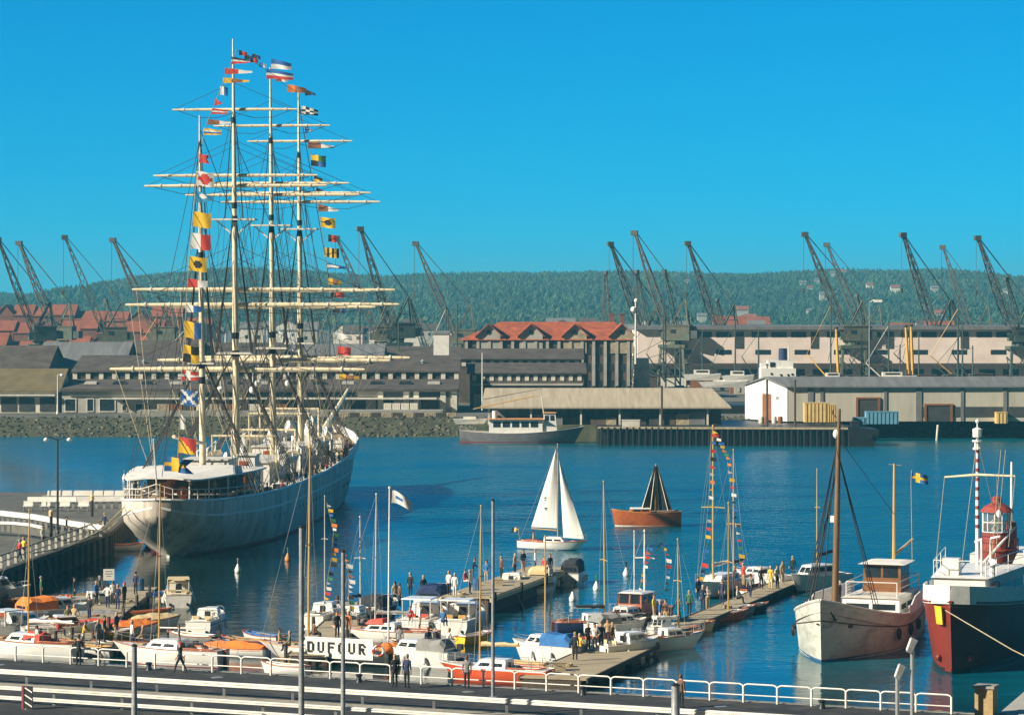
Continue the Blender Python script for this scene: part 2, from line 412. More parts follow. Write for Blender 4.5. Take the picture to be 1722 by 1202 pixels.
ochre = mat('ochre_roof', (.15, .115, .05), .9, .25, .5, stain=(.14, .11, .05), stain_amt=.5)
brown = mat('brown_door', (.24, .09, .03), .7, .2, 1)
greyvoid = mat('dark_shed_interior', (.05, .048, .045), .95, .3, 1)
ycr = mat('yellow_plywood', (.62, .44, .16), .8, .15, .8)
bluec = mat('blue_steel_container', (.12, .30, .42), .6, .15, .8, stain=(.2, .1, .05), stain_amt=.3)

def gable(name, label, x0, x1, y0, y1, z0, ze, zr, wm, rm, axis='x', over=.5, cat='building', group=None, rt=.22):
    """gabled shed: ridge runs along axis; returns the thing with wall and roof"""
    cx, cy = (x0+x1)/2, (y0+y1)/2
    t = thing(name, label, cat, (cx, cy, z0), 0, group)
    a, c = (x1-x0)/2, (y1-y0)/2; e = ze-z0; r = zr-z0
    b = MB()
    if axis == 'x':
        prof = [(-c, 0), (c, 0), (c, e), (0, r), (-c, e)]
        b.prism([(-a, p[0], p[1]) for p in prof], (2*a, 0, 0)); b.build('wall', wm, t)
        k = over*(r-e)/c
        b = MB()
        for s in (-1, 1):
            q = [(-a-over, s*(c+over), e-k+.03), (a+over, s*(c+over), e-k+.03), (a+over, 0, r+.03), (-a-over, 0, r+.03)]
            b.hexa(q if s < 0 else q[::-1], [(p[0], p[1], p[2]+rt) for p in (q if s < 0 else q[::-1])])
        b.build('roof', rm, t)
    else:
        prof = [(-a, 0), (a, 0), (a, e), (0, r), (-a, e)]
        b.prism([(p[0], -c, p[1]) for p in prof], (0, 2*c, 0)); b.build('wall', wm, t)
        k = over*(r-e)/a
        b = MB()
        for s in (-1, 1):
            q = [(s*(a+over), -c-over, e-k+.03), (s*(a+over), c+over, e-k+.03), (0, c+over, r+.03), (0, -c-over, r+.03)]
            b.hexa(q, [(p[0], p[1], p[2]+rt) for p in q])
        b.build('roof', rm, t)
    return t
def fwin(t, x, z, w, h, y, m=None, frame=True, name='window', depth=.06):
    """window part on a front wall (thing-local), with pane as a sub-part"""
    if frame:
        b = MB()
        fw = min(.16, w*.12)
        b.box((x-w/2-fw/2, y-depth, z), (fw, depth*2, h+2*fw)); b.box((x+w/2+fw/2, y-depth, z), (fw, depth*2, h+2*fw))
        b.box((x, y-depth, z+h/2+fw/2), (w, depth*2, fw)); b.box((x, y-depth-.02, z-h/2-fw/2), (w, depth*2+.04, fw))
        o = b.build(name, M['offwhite'], t)
        p = MB(); p.box((x, y-.02, z), (w, .04, h)); p.build('pane', m or M['glass'], o)
    else:
        b = MB(); b.box((x, y-depth/2+.005, z), (w, depth, h)); o = b.build(name, m or M['glass'], t)
    return o
def wx(px, Y): return (px-CX)*Y/F
def wz(py, Y): return CAMZ-(py-HY)*Y/F
# ================================================================ far shore, left to right
# --- long low quay shed with clerestory (x 100..770)
Y0 = 500.0
x0, x1 = wx(104, Y0), wx(768, Y0)
t = thing('quay_shed', 'long low quay shed with dark roof and pale front behind the tall ship', 'shed', ((x0+x1)/2, Y0, FZ))
hx = (x1-x0)/2
ze = wz(657, Y0)-FZ
b = MB(); b.box((0, 9, ze/2), (2*hx, 18, ze)); b.build('wall', plaster, t)
rf = MB()
zc0 = wz(640, 513)-FZ; zc1 = wz(626, 513)-FZ; zt = wz(600, 526)-FZ
rf.hexa([(-hx-.3, -.6, ze+.03), (hx+.3, -.6, ze+.03), (hx+.3, 12.9, zc0), (-hx-.3, 12.9, zc0)], [(-hx-.3, -.6, ze+.33), (hx+.3, -.6, ze+.33), (hx+.3, 12.9, zc0+.3), (-hx-.3, 12.9, zc0+.3)])
rf.hexa([(-hx-.3, 12.6, zc1+.02), (hx+.3, 12.6, zc1+.02), (hx+.3, 26, zt), (-hx-.3, 26, zt)], [(-hx-.3, 12.6, zc1+.3), (hx+.3, 12.6, zc1+.3), (hx+.3, 26, zt+.3), (-hx-.3, 26, zt+.3)])
rf.build('roof', roofdark, t)
hxq, zeq, slq, ztq = hx, ze, (zc0-ze)/13.5, (zc1+zt)/2
b = MB(); b.box((0, 19.4, (zc0+zc1)/2), (2*hx-.2, 12.6, zc1-zc0-.01)); cl = b.build('clerestory', greyvoid, t)
n = int(2*hx/2.25)
b = MB()
for i in range(n+1): b.box((-hx+.3+i*(2*hx-.6)/n, 12.98, (zc0+zc1)/2), (.75, .3, zc1-zc0-.04))
b.each('pier', M['offwhite'], cl)
b = MB(); b.box((hx*.08, -1.2, ze-1.25), (2*hx*.82, 2.2, .22)); b.build('canopy', M['offwhite'], t)
for px in (135, 182, 192, 203, 243, 262):                     # windows of the pale left end
    pass
lx = lambda px: wx(px, Y0)-(x0+x1)/2
for p0, p1, q0, q1 in ((110, 127, 671, 691), (147, 157, 671, 691), (168, 193, 671, 691), (206, 213, 670, 677), (206, 213, 682, 690), (228, 240, 679, 691), (247, 253, 681, 690)):
    fwin(t, (lx(p0)+lx(p1))/2, wz((q0+q1)/2, Y0)-FZ, lx(p1)-lx(p0), (q1-q0)*.1, 0)
for p0, p1 in ((290, 325), (365, 392), (420, 452), (470, 500), (535, 560), (590, 615), (632, 662), (708, 738)):
    b = MB(); b.box(((lx(p0)+lx(p1))/2, -.03, 1.05), (lx(p1)-lx(p0), .12, 2.1)); b.build('door', greyvoid if p0 % 3 else M['pile'], t)
for p0, p1 in ((300, 400), (410, 500), (515, 600), (645, 680), (690, 755)):
    b = MB(); b.box(((lx(p0)+lx(p1))/2, -.03, ze-.62), (lx(p1)-lx(p0), .12, .75)); b.build('window_band', M['glass'], t)
b = MB()
for p in (640, 683, 700, 745, 764): b.box((lx(p), -.2, ze/2), (.9, .35, ze-.04))
b.each('pilaster', M['offwhite'], t)
# loading dock with debris in front of it
b = MB(); b.box((wx(490, 490), 489, FZ+.45), (50, 5.5, .9)); 
t2 = tag(b.build('loading_dock', conc), 'long grey loading dock in front of the quay shed', 'loading dock')
def crates(label, group, px, py, Y, n, cols, s=(1.2, 1.0, 1.0), zb=FZ):
    for i in range(n):
        b = MB(); b.box((0, 0, s[2]/2), s)
        for k in range(4): b.box((-s[0]/2+s[0]*(k+.5)/4, -s[1]/2-.02, s[2]/2), (s[0]*.19, .05, s[2]*.96))
        solo(b, 'crate', cols[i % len(cols)], label, 'crate', group, loc=(wx(px, Y)+i*(s[0]+.15), Y, zb))
crates('wooden crate on the loading dock of the long quay shed', 'crates on the loading dock', 275, 700, 488, 10, [M['plank'], brown, M['pile'], M['offwhite']], (2.0, 1.2, 1.0), FZ+.9)
crates('pale crate stacked by the door of the quay shed', 'pale crates by the shed door', 652, 700, 492, 4, [M['offwhite']], (1.3, 1.2, 1.9))
crates('dark pallet on the far quay under the long concrete shed', 'dark pallets on the quay', 560, 712, 483, 12, [M['pile'], M['plank']], (1.6, 1.2, .7))
# --- left end building with ochre roof
t = gable('ochre_shed', 'low shed with ochre roof at the left end of the far quay', wx(-120, 500), wx(98, 500), 500, 516, FZ, wz(657, 500), wz(622, 508), M['offwhite'], ochre)
for i, p in enumerate((-60, -20, 15, 45, 80)):
    b = MB(); b.box((wx(p, 500)-(wx(-120, 500)+wx(98, 500))/2, -8.02, 1.4), (2.6, .14, 2.4)); b.build('door', greyvoid, t)
b = MB(); b.box((0, -8.6, 3.0), (21, 1.0, .25)); b.build('canopy', M['offwhite'], t)
# lamp post with globe beside it
def lamppost(name, label, p, h, arms=1, m=None, r=.09, globe=.28, group=None, tilt=0, al=.7):
    t = thing(name, label, 'lamp post', p, 0, group)
    b = MB(); b.tube([(0, 0, 0), (0, 0, h*.35), (0, 0, h)], [r*1.25, r, r*.75], 8)
    b.lathe((0, 0, 0), [(r*2.2, 0), (r*2.0, .25), (r*1.3, .5)], 8); b.build('pole', m or M['steel'], t, True)
    for k in range(arms):
        s = -1 if k == 0 else 1
        if arms == 1 and al > 0: s = 1
        b = MB(); b.tube([(0, 0, h-.15), (s*al*.6, 0, h+.12), (s*al, 0, h+.05)], r*.55, 6); a = b.build('arm', m or M['steel'], t, True)
        g = MB(); g.ell((s*al, 0, h-.1), (globe, globe, globe*.8), 10, 8); g.build('globe', M['lamp'], a, True)
    return t
lamppost('street_lamp', 'lamp post with pale head at the left end of the far quay', A(97, 696, 492)-Vector((0, 0, .0)), 6.5, 1, M['offwhite'], .12, .3)
# --- grey roofed sheds behind, left
for i, (p0, p1, Y, ye, yr, rm, lab) in enumerate([
    (-150, 75, 545, 628, 583, roofdark, 'dark low shed leftmost behind the ochre roofed shed'),
    (60, 205, 560, 618, 577, roofgrey, 'dark shed with grey roof left of the tall ship'),
    (200, 330, 575, 612, 574, roofdark, 'dark roofed shed directly behind the yards on the left of the tall ship'),
    (330, 470, 580, 612, 578, roofdark, 'dark roofed shed hidden behind the masts of the tall ship'),
    (470, 640, 590, 614, 580, roofgrey, 'grey roofed shed just right of the masts of the tall ship'),
    (640, 770, 600, 614, 584, roofdark, 'dark roofed shed next to the red roofed warehouse')]):
    t = gable('warehouse', lab, wx(p0, Y), wx(p1, Y), Y, Y+26, FZ, wz(ye, Y), wz(yr, Y+13), brick, rm)
    for k in range(6):
        w_ = (wx(p1, Y)-wx(p0, Y))
        b = MB(); b.box((-w_/2+w_*(k+.5)/6, -13.03, (wz(ye, Y)-FZ)*.55), (w_*.07, .12, 1.6)); b.build('window', M['glass'] if k % 2 else M['offwhite'], t)
# small white hut in front of the red roofed house
t = gable('white_hut', 'small square white building left of the red roofed warehouse', wx(729, 575), wx(755, 575), 575, 580, FZ, wz(562, 575), wz(558, 577), M['white'], roofgrey, over=.15)
b = MB(); b.box((0, -2.53, 1.1), (1.0, .12, 2.1)); b.build('door', brown, t)
# --- red roofed warehouse with gables
Y1 = 566.0
x0, x1 = wx(779, Y1), wx(1062, Y1)
ze = wz(572, Y1); zr = wz(541, Y1+8)
t = thing('red_roofed_warehouse', 'brown brick warehouse with orange tiled hipped roof and four front gables', 'warehouse', ((x0+x1)/2, Y1, FZ))
hx = (x1-x0)/2; e = ze-FZ; r = zr-FZ
b = MB(); b.box((0, 8, e/2), (2*hx, 16, e)); b.build('wall', brick, t)
b = MB()
P = [(-hx-.6, -.6, e+.02), (hx+.6, -.6, e+.02), (hx+.6, 16.6, e+.02), (-hx-.6, 16.6, e+.02), (-hx+7, 8, r), (hx-3, 8, r)]
b.add(P, [(0, 1, 5, 4), (1, 2, 5), (2, 3, 4, 5), (3, 0, 4), (3, 2, 1, 0)]); rf = b.build('roof', tile, t)
for px in (1032, 1049):
    b = MB(); b.box((wx(px, Y1)-(x0+x1)/2, 8.5, r+.4), (.8, .8, 2.0)); b.box((wx(px, Y1)-(x0+x1)/2, 8.5, r+1.5), (1.0, 1.0, .2)); b.build('chimney', redbrick, rf)
for px in (822, 893, 967, 1046):                                # front gables with their own small roofs
    gx = wx(px, Y1)-(x0+x1)/2; gw = 2.2; ge = e+1.0; gr = e+3.0
    b = MB(); b.prism([(gx-gw, -.25, e-2.5), (gx+gw, -.25, e-2.5), (gx+gw, -.25, ge), (gx, -.25, gr), (gx-gw, -.25, ge)], (0, 7.8, 0)); g = b.build('gable', plaster if px < 900 else M['plank'], t)
    b = MB()
    for s in (-1, 1):
        q = [(gx+s*(gw+.45), -.8, ge-.4), (gx+s*(gw+.45), 7.6, ge-.4), (gx, 7.6, gr+.05), (gx, -.8, gr+.05)]
        b.hexa(q, [(p[0], p[1], p[2]+.2) for p in q])
    b.build('gable_roof', tile, g)
    b = MB(); b.tube([(gx, -.22, ge+.5), (gx, -.34, ge+.5)], .42, 10); b.build('round_window', M['glass'], g)
n = 14
for i in range(n+1):
    gx = -hx+.6+i*(2*hx-1.2)/n
    b = MB(); b.box((gx, -.2, e/2), (.55, .4, e-.05)); b.build('pilaster', plaster, t)
    if i < n:
        cxw = gx+(2*hx-1.2)/n/2
        for z in (e-2.0, e-5.2, e-8.4):
            b = MB(); b.box((cxw, -.02, z), (.85, .1, 1.5)); o = b.build('window', M['glass'], t)
# --- stepped dark sheds in front of it (x 770..980)
for i, (p0, p1, Y, ye, yr, lab) in enumerate([(772, 978, 545, 604, 588, 'upper dark roofed shed in front of the red roofed warehouse'), (790, 982, 520, 628, 612, 'lower dark roofed shed with pale window band in front of the red roofed warehouse')]):
    t = gable('low_shed', lab, wx(p0, Y), wx(p1, Y), Y, Y+16, FZ, wz(ye, Y), wz(yr, Y+8), brick, roofdark)
    w_ = wx(p1, Y)-wx(p0, Y)
    for k in range(13):
        b = MB(); b.box((-w_/2+w_*(k+.5)/13, -8.05, wz(ye, Y)-FZ-.75), (w_*.035, .14, 1.0)); b.build('window', M['offwhite'], t)
    if i == 1:
        b = MB(); b.box((0, -8.4, wz(ye, Y)-FZ-1.9), (w_*.98, .8, .35)); b.build('canopy', plaster, t)
        for k in range(6):
            b = MB(); b.box((-w_/2+w_*(k+.5)/6, -8.05, 1.2), (w_*.1, .14, 2.4)); b.build('door', greyvoid if k % 2 else M['offwhite'], t)
# --- open shed with tan roof
Y2 = 460.0
JZ = 2.5
x0, x1 = wx(817, Y2), wx(1232, Y2)
# finger quay in front: dark timber jetty
b = MB(); b.hexa([(wx(1005, 452), 449, -2), (wx(1430, 452), 446, -2), (wx(1430, 452), 480.3, -2), (wx(1005, 452), 480.3, -2)],
                 [(wx(1005, 452), 449, JZ), (wx(1430, 452), 446, JZ), (wx(1430, 452), 480.3, JZ), (wx(1005, 452), 480.3, JZ)])
o = tag(b.build('jetty', M['black']), 'dark timber faced jetty on the far shore behind the white sailing boat', 'jetty')
b = MB()
for i in range(40):
    x = wx(1012+i*10.6, 448.0); b.tube([(x, 448.4-i*.07, -1.5), (x, 448.4-i*.07, JZ+.25)], .2, 6)
b.each('pile', M['black'], o)
b = MB(); b.beam((wx(1005, 449), 448.6, JZ+.15), (wx(1430, 446), 445.6, JZ+.15), .5, .3); b.build('edge_beam', M['plank'], o)
b = MB(); b.hexa([(wx(800, 460), 459.6, -2), (wx(1006, 460), 459.6, -2), (wx(1006, 460), 480.3, -2), (wx(800, 460), 480.3, -2)],
                 [(wx(800, 460), 459.9, JZ-.01), (wx(1006, 460), 459.9, JZ-.01), (wx(1006, 460), 480.3, JZ-.01), (wx(800, 460), 480.3, JZ-.01)])
tag(b.build('stone_quay', mat('mossy_quay', (.09, .095, .05), .95, .4, .6)), 'mossy stone quay left of the dark jetty', 'quay')
t = thing('open_shed', 'long open sided shed with a plain tan sheet roof on the far quay', 'shed', ((x0+x1)/2, 461, JZ))
hx = (x1-x0)/2; ze = wz(687, 460)-JZ; zr = wz(655, 467)-JZ
b = MB()
b.hexa([(-hx-.8, -.8, ze), (hx-.2, -.8, ze), (hx-2.8, 6.5, zr), (-hx-.2, 6.5, zr)], [(-hx-.8, -.8, ze+.25), (hx-.2, -.8, ze+.25), (hx-2.8, 6.5, zr+.25), (-hx-.2, 6.5, zr+.25)])
b.hexa([(-hx-.2, 6.51, zr), (hx-2.8, 6.51, zr), (hx-.2, 14, ze), (-hx-.8, 14, ze)], [(-hx-.2, 6.51, zr+.25), (hx-2.8, 6.51, zr+.25), (hx-.2, 14, ze+.25), (-hx-.8, 14, ze+.25)])
b.build('roof', rooftan, t)
b = MB(); b.box((0, 3.0, ze/2+.2), (2*hx-3, .3, ze+.3)); b.build('back_wall', mat('shed_boarding', (.22, .205, .185), .9, .25, .5, stain=(.1, .09, .08), stain_amt=.6, stretch=(3, 1, .3)), t)
for px in (822, 893, 977, 1042, 1110, 1190):
    b = MB(); b.box((wx(px, 461)-(x0+x1)/2, 0, ze/2), (.28, .28, ze-.02)); b.build('post', M['offwhite'], t)
for i in range(16):
    b = MB(); h = random.uniform(.8, 2.2); b.box((0, 0, h/2), (random.uniform(1.4, 3), 1.6, h)); b.box((0, -.2, h+.06), (1.2, 1.0, .12))
    solo(b, 'goods_stack', [M['pile'], greyvoid, brick, M['plank'], roofgrey][i % 5], 'stack of dark goods under the open tan roofed shed', 'goods', 'goods stacked in the open shed', loc=(wx(835+i*24, 463), 462.4+random.uniform(-.4, .5), JZ))
b = MB(); b.box((0, 0, .55), (2.6, 1.2, 1.1)); b.box((0, 0, 1.14), (2.8, 1.3, .1)); solo(b, 'bench_crate', M['offwhite'], 'low white crate on the jetty edge before the open shed', 'crate', loc=(wx(1061, 452), 452, JZ))
# --- right shed with white gable
Y3 = 468.0
XL, XR = wx(1262, Y3), wx(2150, Y3)
rot = 0
gz = wz(697, Y3)
b = MB()
xm = wx(1325, Y3)
t = thing('long_quay_shed', 'long cream quay shed with grey roof and bright white gable end with a brown door', 'shed', (XL, Y3, 2.75))
e = wz(651, Y3)-2.75; r = wz(637, Y3)-2.75
# footprint: the gable end is skewed so that it shows to the left of the long side
gx = xm-XL
B0, B1, B2, B3 = Vector((gx, 0, 0)), Vector((XR-XL, 0, 0)), Vector((XR-XL, 17, 0)), Vector((0.0, 9.5, 0))
U = Vector((0, 0, 1))
mid0 = (B0+B3)/2; mid1 = (B1+B2)/2
b = MB(); v = [B0, B1, B2, B3, B0+U*e, B1+U*e, B2+U*e, B3+U*e, mid0+U*(r-.05), mid1+U*(r-.05)]
b.add(v, [(0, 1, 5, 4), (2, 3, 7, 6), (1, 2, 6, 9, 5), (4, 5, 9, 8), (6, 7, 8, 9)]); b.build('wall', creamwall, t)
b = MB(); gv = [B3, B0, B0+U*e, mid0+U*(r-.05), B3+U*e]; nrm = (B0-B3).cross(U).normalized()
b.prism([p+nrm*.004 for p in gv], nrm*.12); g = b.build('gable_wall', M['white'], t)
q = [B3+nrm*.125, B0+nrm*.125, B0+U*e+nrm*.125, B3+U*e+nrm*.125]
b = MB(); b.panel(q, .42, .63, .0, .78, .06); b.build('door', brown, g)
b = MB(); b.panel(q, .74, .80, .62, .72, .05); b.build('wall_lamp', M['steel'], g)
b = MB(); d0 = nrm*.5
b.hexa([B0+U*(e-.02)+d0+Vector((0, -.4, 0)), B1+U*(e-.02)+Vector((0, -.4, 0)), mid1+U*r, mid0+U*r+d0], [B0+U*(e+.2)+d0+Vector((0, -.4, 0)), B1+U*(e+.2)+Vector((0, -.4, 0)), mid1+U*(r+.22), mid0+U*(r+.22)+d0])
b.hexa([mid0+U*r+d0+Vector((0, .01, 0)), mid1+U*r+Vector((0, .01, 0)), B2+U*e, B3+U*e+d0], [mid0+U*(r+.22)+d0+Vector((0, .01, 0)), mid1+U*(r+.22)+Vector((0, .01, 0)), B2+U*(e+.2), B3+U*(e+.2)+d0])
b.build('roof', roofgrey, t)
for px, wd in ((1363, .9), (1382, .5), (1489, .45), (1545, .9), (1618, .5), (1690, .6)):
    b = MB(); b.box((wx(px, Y3)-XL, -.06, e/2), (wd, .16, e-.06)); b.build('downpipe' if wd < .6 else 'panel', roofgrey, t)
for p0, p1, z0, z1, fm, im in ((1441, 1478, 670, 699, brown, greyvoid), (1556, 1600, 681, 700, brown, greyvoid)):
    a0, a1 = wx(p0, Y3)-XL, wx(p1, Y3)-XL; h = wz(z0, Y3)-2.8
    b = MB(); b.box(((a0+a1)/2, -.04, h/2), (a1-a0, .16, h)); o = b.build('door', im, t)
    b = MB(); b.box((a0, -.1, h/2), (.35, .3, h)); b.box((a1, -.1, h/2), (.35, .3, h)); b.box(((a0+a1)/2, -.1, h+.13), (a1-a0+.35, .3, .26)); b.build('door_frame', fm, o)
b = MB(); b.box((wx(1690, Y3)-XL, -.03, 1.5), (wx(1980, Y3)-wx(1690, Y3), .1, 1.6)); b.build('dark_band', greyvoid, t)
# goods on the quay before it
def container(name, label, p0, p1, y0, y1, Y, m, group=None, ribs=8, dep=2.4):
    w_ = wx(p1, Y)-wx(p0, Y); h = (y1-y0)*Y/F
    t = thing(name, label, 'container', (wx((p0+p1)/2, Y), Y, wz(y1, Y)), 0, group)
    b = MB(); b.box((0, dep/2, h/2), (w_, dep, h)); b.build('body', m, t)
    b = MB()
    for k in range(ribs): b.box((-w_/2+w_*(k+.5)/ribs, -.03, h/2), (w_/ribs*.25, .08, h*.96))
    b.box((0, dep/2, h+.04), (w_+.1, dep+.1, .08)); b.build('rib', m, t)
    return t
container('packing_crate', 'large yellow plywood packing crate, left one of two before the white gable shed', 1353, 1391, 678, 710, 459, ycr, None, 6)
container('packing_crate', 'slatted yellow crate beside the large plywood crate', 1392, 1406, 681, 710, 459, ycr, None, 4)
container('steel_container', 'long pale blue container on the quay below the cream shed', 1457, 1511, 693, 713, 470-9, bluec)
container('steel_container', 'low blue skip left of the long blue container', 1436, 1456, 703, 714, 461, bluec, None, 3)
container('water_tank', 'small yellow tank crate at the right end of the far quay', 1676, 1694, 694, 712, 466, ycr, None, 3)
for i, px in enumerate((1280, 1288, 1302, 1312)):
    b = MB(); b.lathe((0, 0, 0), [(.35, 0), (.4, .2), (.4, .9), (.35, 1.1)], 10)
    solo(b, 'oil_drum', [M['offwhite'], brown][i % 2], 'oil drum beside the white gable of the cream shed', 'drum', 'drums by the white gable', loc=(wx(px, 461), 461, 2.7))
# mooring dolphin posts & lean posts
for px, py0, py1 in ((1574, 716, 741), (1337, 640, 715), (1290, 640, 712), (1113, 650, 713)):
    Y = 449 if px != 1574 else 462
    p = A(px, py1, Y); q = A(px+ (3 if px == 1574 else 0), py0, Y)
    b = MB(); b.tube([p-Vector((0, 0, 1)), q], .16, 6); b.ell(q, .2, 6, 4)
    solo(b, 'mooring_post', M['pile'] if px != 1574 else M['offwhite'], {1574: 'leaning pale mooring post in the water by the far bank', 1337: 'dark tall post at the corner of the white gable', 1290: 'slim dark post in front of the white gable', 1113: 'dark tall post before the middle of the tan roof'}[px], 'post')
# --- pale long warehouse (x 1068..)
Y4 = 640.0
x0, x1 = wx(1072, Y4), wx(2250, Y4)
t = thing('harbour_warehouse', 'long pale pink two storey harbour warehouse with strips of dark windows', 'warehouse', (x0, Y4, FZ))
e = wz(554, Y4)-FZ; LX = x1-x0
b = MB(); b.box((LX/2, 14, e/2), (LX, 28, e)); b.build('wall', palewall, t)
b = MB(); b.box((LX/2, 13.6, e+.35), (LX+1.2, 29.6, .7)); b.build('roof', roofgrey, t)
b = MB(); b.box((LX/2, -1.6, wz(612, Y4)-FZ), (LX, 3.0, .35)); b.build('canopy', M['pile'], t)
lx = lambda px: wx(px, Y4)-x0
px = 1138; k = 0
while px < 2200:
    if k % 4 == 3:
        b = MB(); b.box((lx(px+7), -.02, wz(572, Y4)-FZ), (1.7, .14, wz(558, Y4)-wz(586, Y4))); b.build('loading_door', greyvoid, t); px += 27
    else:
        fwin(t, lx(px+13), wz(562.5, Y4)-FZ, 3.3, 1.15, 0, None, False); px += 33
    k += 1
for px in range(1140, 2000, 66):
    fwin(t, lx(px+11), wz(592, Y4)-FZ, 3.3, 1.0, 0, None, False)
for px in range(1100, 2000, 40):
    b = MB(); b.box((lx(px), -.03, 1.9), (3.4, .16, 3.6)); b.build('door', greyvoid if px % 80 else M['pile'], t)
# loading balcony bits and rail wagons in front
for i, px in enumerate(range(1085, 1760, 47)):
    w_ = random.uniform(4, 5.2); h = random.uniform(2.0, 2.6)
    t = thing('rail_wagon', 'dark goods wagon parked before the pale harbour warehouse', 'wagon', (wx(px, 610), 610, FZ), 0, 'goods wagons along the pale warehouse')
    b = MB(); b.box((0, 0, .8+h/2), (w_, 2.4, h)); b.build('body', [M['pile'], brick, brown, M['offwhite']][(i*3) % 4], t)
    b = MB(); b.tube([(-w_/2, -1.3, .8+h), (0, -1.3, .8+h+.3), (w_/2, -1.3, .8+h)], .1, 4); b.box((0, 0, .8+h+.08), (w_+.1, 2.6, .16)); b.build('roof', roofdark, t)
    for s in (-1, 1):
        b = MB(); b.tube([(s*w_*.33, -1.15, .45), (s*w_*.33, 1.15, .45)], .45, 10); b.build('wheel', M['black'], t)
# --- white ship superstructure behind the cream shed
t = thing('moored_freighter', 'white ship wheelhouse with dark blue funnel showing above the cream shed roof', 'ship', (wx(1308, 500), 500, 0))
z0 = 2.2
b = MB(); b.hexa([(-14, -3, -.4), (16, -3, -.4), (16, 5, -.4), (-14, 5, -.4)], [(-15, -4, z0+2), (18, -4, z0+2), (18, 6, z0+2), (-15, 6, z0+2)]); b.build('hull', M['black'], t)
b = MB(); zt = wz(619, 500); b.box((0, 1, (z0+2+zt)/2), (5.8, 5, zt-z0-2)); zt2 = wz(606, 500)
b.box((.4, .8, (zt+zt2)/2), (4.2, 3.6, zt2-zt)); b.box((-2.4, 1, zt+.4), (.9, 3.6, .8)); h = b.build('superstructure', M['white'], t)
for xx, zz in ((-1.2, zt-.9), (.4, zt-1.1), (1.6, zt-1.1), (2.3, zt-1.0), (-1.9, zt2-.7)):
    b = MB(); b.tube([(xx, -1.47 if zz < zt else -.97, zz), (xx, -1.58 if zz < zt else -1.05, zz)], .2, 8); b.build('porthole', M['glass'], h)
b = MB(); b.box((-1.0, -1.05, zt+.62), (.8, .12, .8)); b.build('window', M['glass'], h)
b = MB(); b.lathe((1.0, 1.5, zt2), [(.75, 0), (.72, 1.6), (.68, 2.0)], 12); b.build('funnel', M['navy'], t, True)
b = MB(); b.tube([(1.9, 1, zt2), (1.9, 1, zt2+2.4)], .1, 6); b.build('mast', M['offwhite'], t)
# --- small white craft & boats lying behind the quay, x 1150..1260
for px, py, L_ in ((1215, 640, 9), (1240, 630, 6), (1180, 628, 7), (1500, 632, 9), (1400, 633, 6)):
    Y = 545
    t = thing('moored_launch', {1215: 'white launch lying behind the tan roofed shed', 1240: 'small white boat left of the freighter wheelhouse', 1180: 'white boat with low cabin left of the launches behind the tan roof', 1500: 'long white launch seen above the grey roof of the cream shed', 1400: 'short pale boat seen above the grey roof beside the yellow boom'}[px], 'boat', (wx(px, Y), Y, wz(py, Y)-1.2))
    b = MB(); h = L_/2
    b.hexa([(-h*.8, -1, 0), (h*.9, -.8, 0), (h*.9, .8, 0), (-h*.8, 1, 0)], [(-h, -1.2, 1.0), (h, -1.2, 1.2), (h, 1.2, 1.2), (-h, 1.2, 1.0)]); b.build('hull', M['white'], t)
    b = MB(); b.box((0, 0, 1.5), (h*.8, 1.6, .8)); b.build('cabin', M['offwhite'], t)
    b = MB(); b.box((0, -.82, 1.6), (h*.6, .08, .3)); b.build('window', M['glass'], t)
# --- signal / light masts on the far side
def pole(name, label, p, h, r, m, head=None):
    t = thing(name, label, 'pole', p)
    b = MB(); b.tube([(0, 0, 0), (0, 0, h*.5), (0, 0, h)], [r, r*.85, r*.6], 8); b.build('shaft', m, t, True)
    if head == 'lamp':
        b = MB(); b.tube([(0, 0, h-.1), (.9, 0, h+.35), (1.5, 0, h+.2)], r*.6, 6); b.box((1.6, 0, h+.15), (1.5, .8, .45)); b.build('lamp_head', M['lamp'], t)
    elif head == 'balls':
        b = MB(); b.ell((-.4, 0, h*.86), .55, 8, 6); b.ell((.1, 0, h), .4, 8, 6); b.build('lamp_head', M['lamp'], t, True)
    return t
pole('light_mast', 'tall pale light mast with bent lamp head before the pale warehouse', A(1462, 636, 560), 14.4, .14, M['steel'], 'lamp')
pole('light_mast', 'white mast with round lamps at the right end of the red roofed warehouse', A(1069, 612, 540), 11.5, .22, M['offwhite'], 'balls')
pole('flag_pole', 'thin pole standing at the left end of the tan roofed shed', A(811, 690, 463), 9.0, .12, M['offwhite'])
b = MB(); b.hexa([(-1.6, 0, 0), (1.6, 0, 0), (1.6, 5, 0), (-1.6, 5, 0)], [(-1.3, .3, 7.5), (1.3, .3, 7.5), (1.3, 4.5, 7.5), (-1.3, 4.5, 7.5)])
b.box((0, -.2, 3), (2.2, .6, 1.0)); b.box((.6, -.2, 5.2), (1.6, .6, .7))
solo(b, 'white_tower', M['white'], 'narrow white tower house at the right corner of the red roofed warehouse', 'tower', loc=(wx(1080, 575), 575, FZ))
# yellow loading booms
yel = mat('yellow_boom_paint', (.72, .40, .05), .5, .12, 1)
for i, (p0, y0, p1, y1, lab) in enumerate([(1410, 632, 1406, 551, 'thin yellow loading boom left of the light mast'), (1528, 628, 1523, 548, 'tall yellow loading boom, left one of the pair'), (1535, 630, 1532, 547, 'tall yellow loading boom, right one of the pair')]):
    a = A(p0, y0, 575); c = A(p1, y1, 575); d = c-a
    t = thing('loading_boom', lab, 'boom', a)
    b = MB(); b.tube([(0, 0, 0), d*.5, d], [.28, .3, .2], 8); b.build('spar', yel, t, True)
    b = MB(); b.ell(d, (.5, .4, .3), 8, 6); b.tube([(-.4, 0, 0), (-.4, 0, .8)], .3, 6); b.tube([d, (d.x-1.6, d.y, d.z*.3)], .05, 4); b.build('block', M['pile'], t)

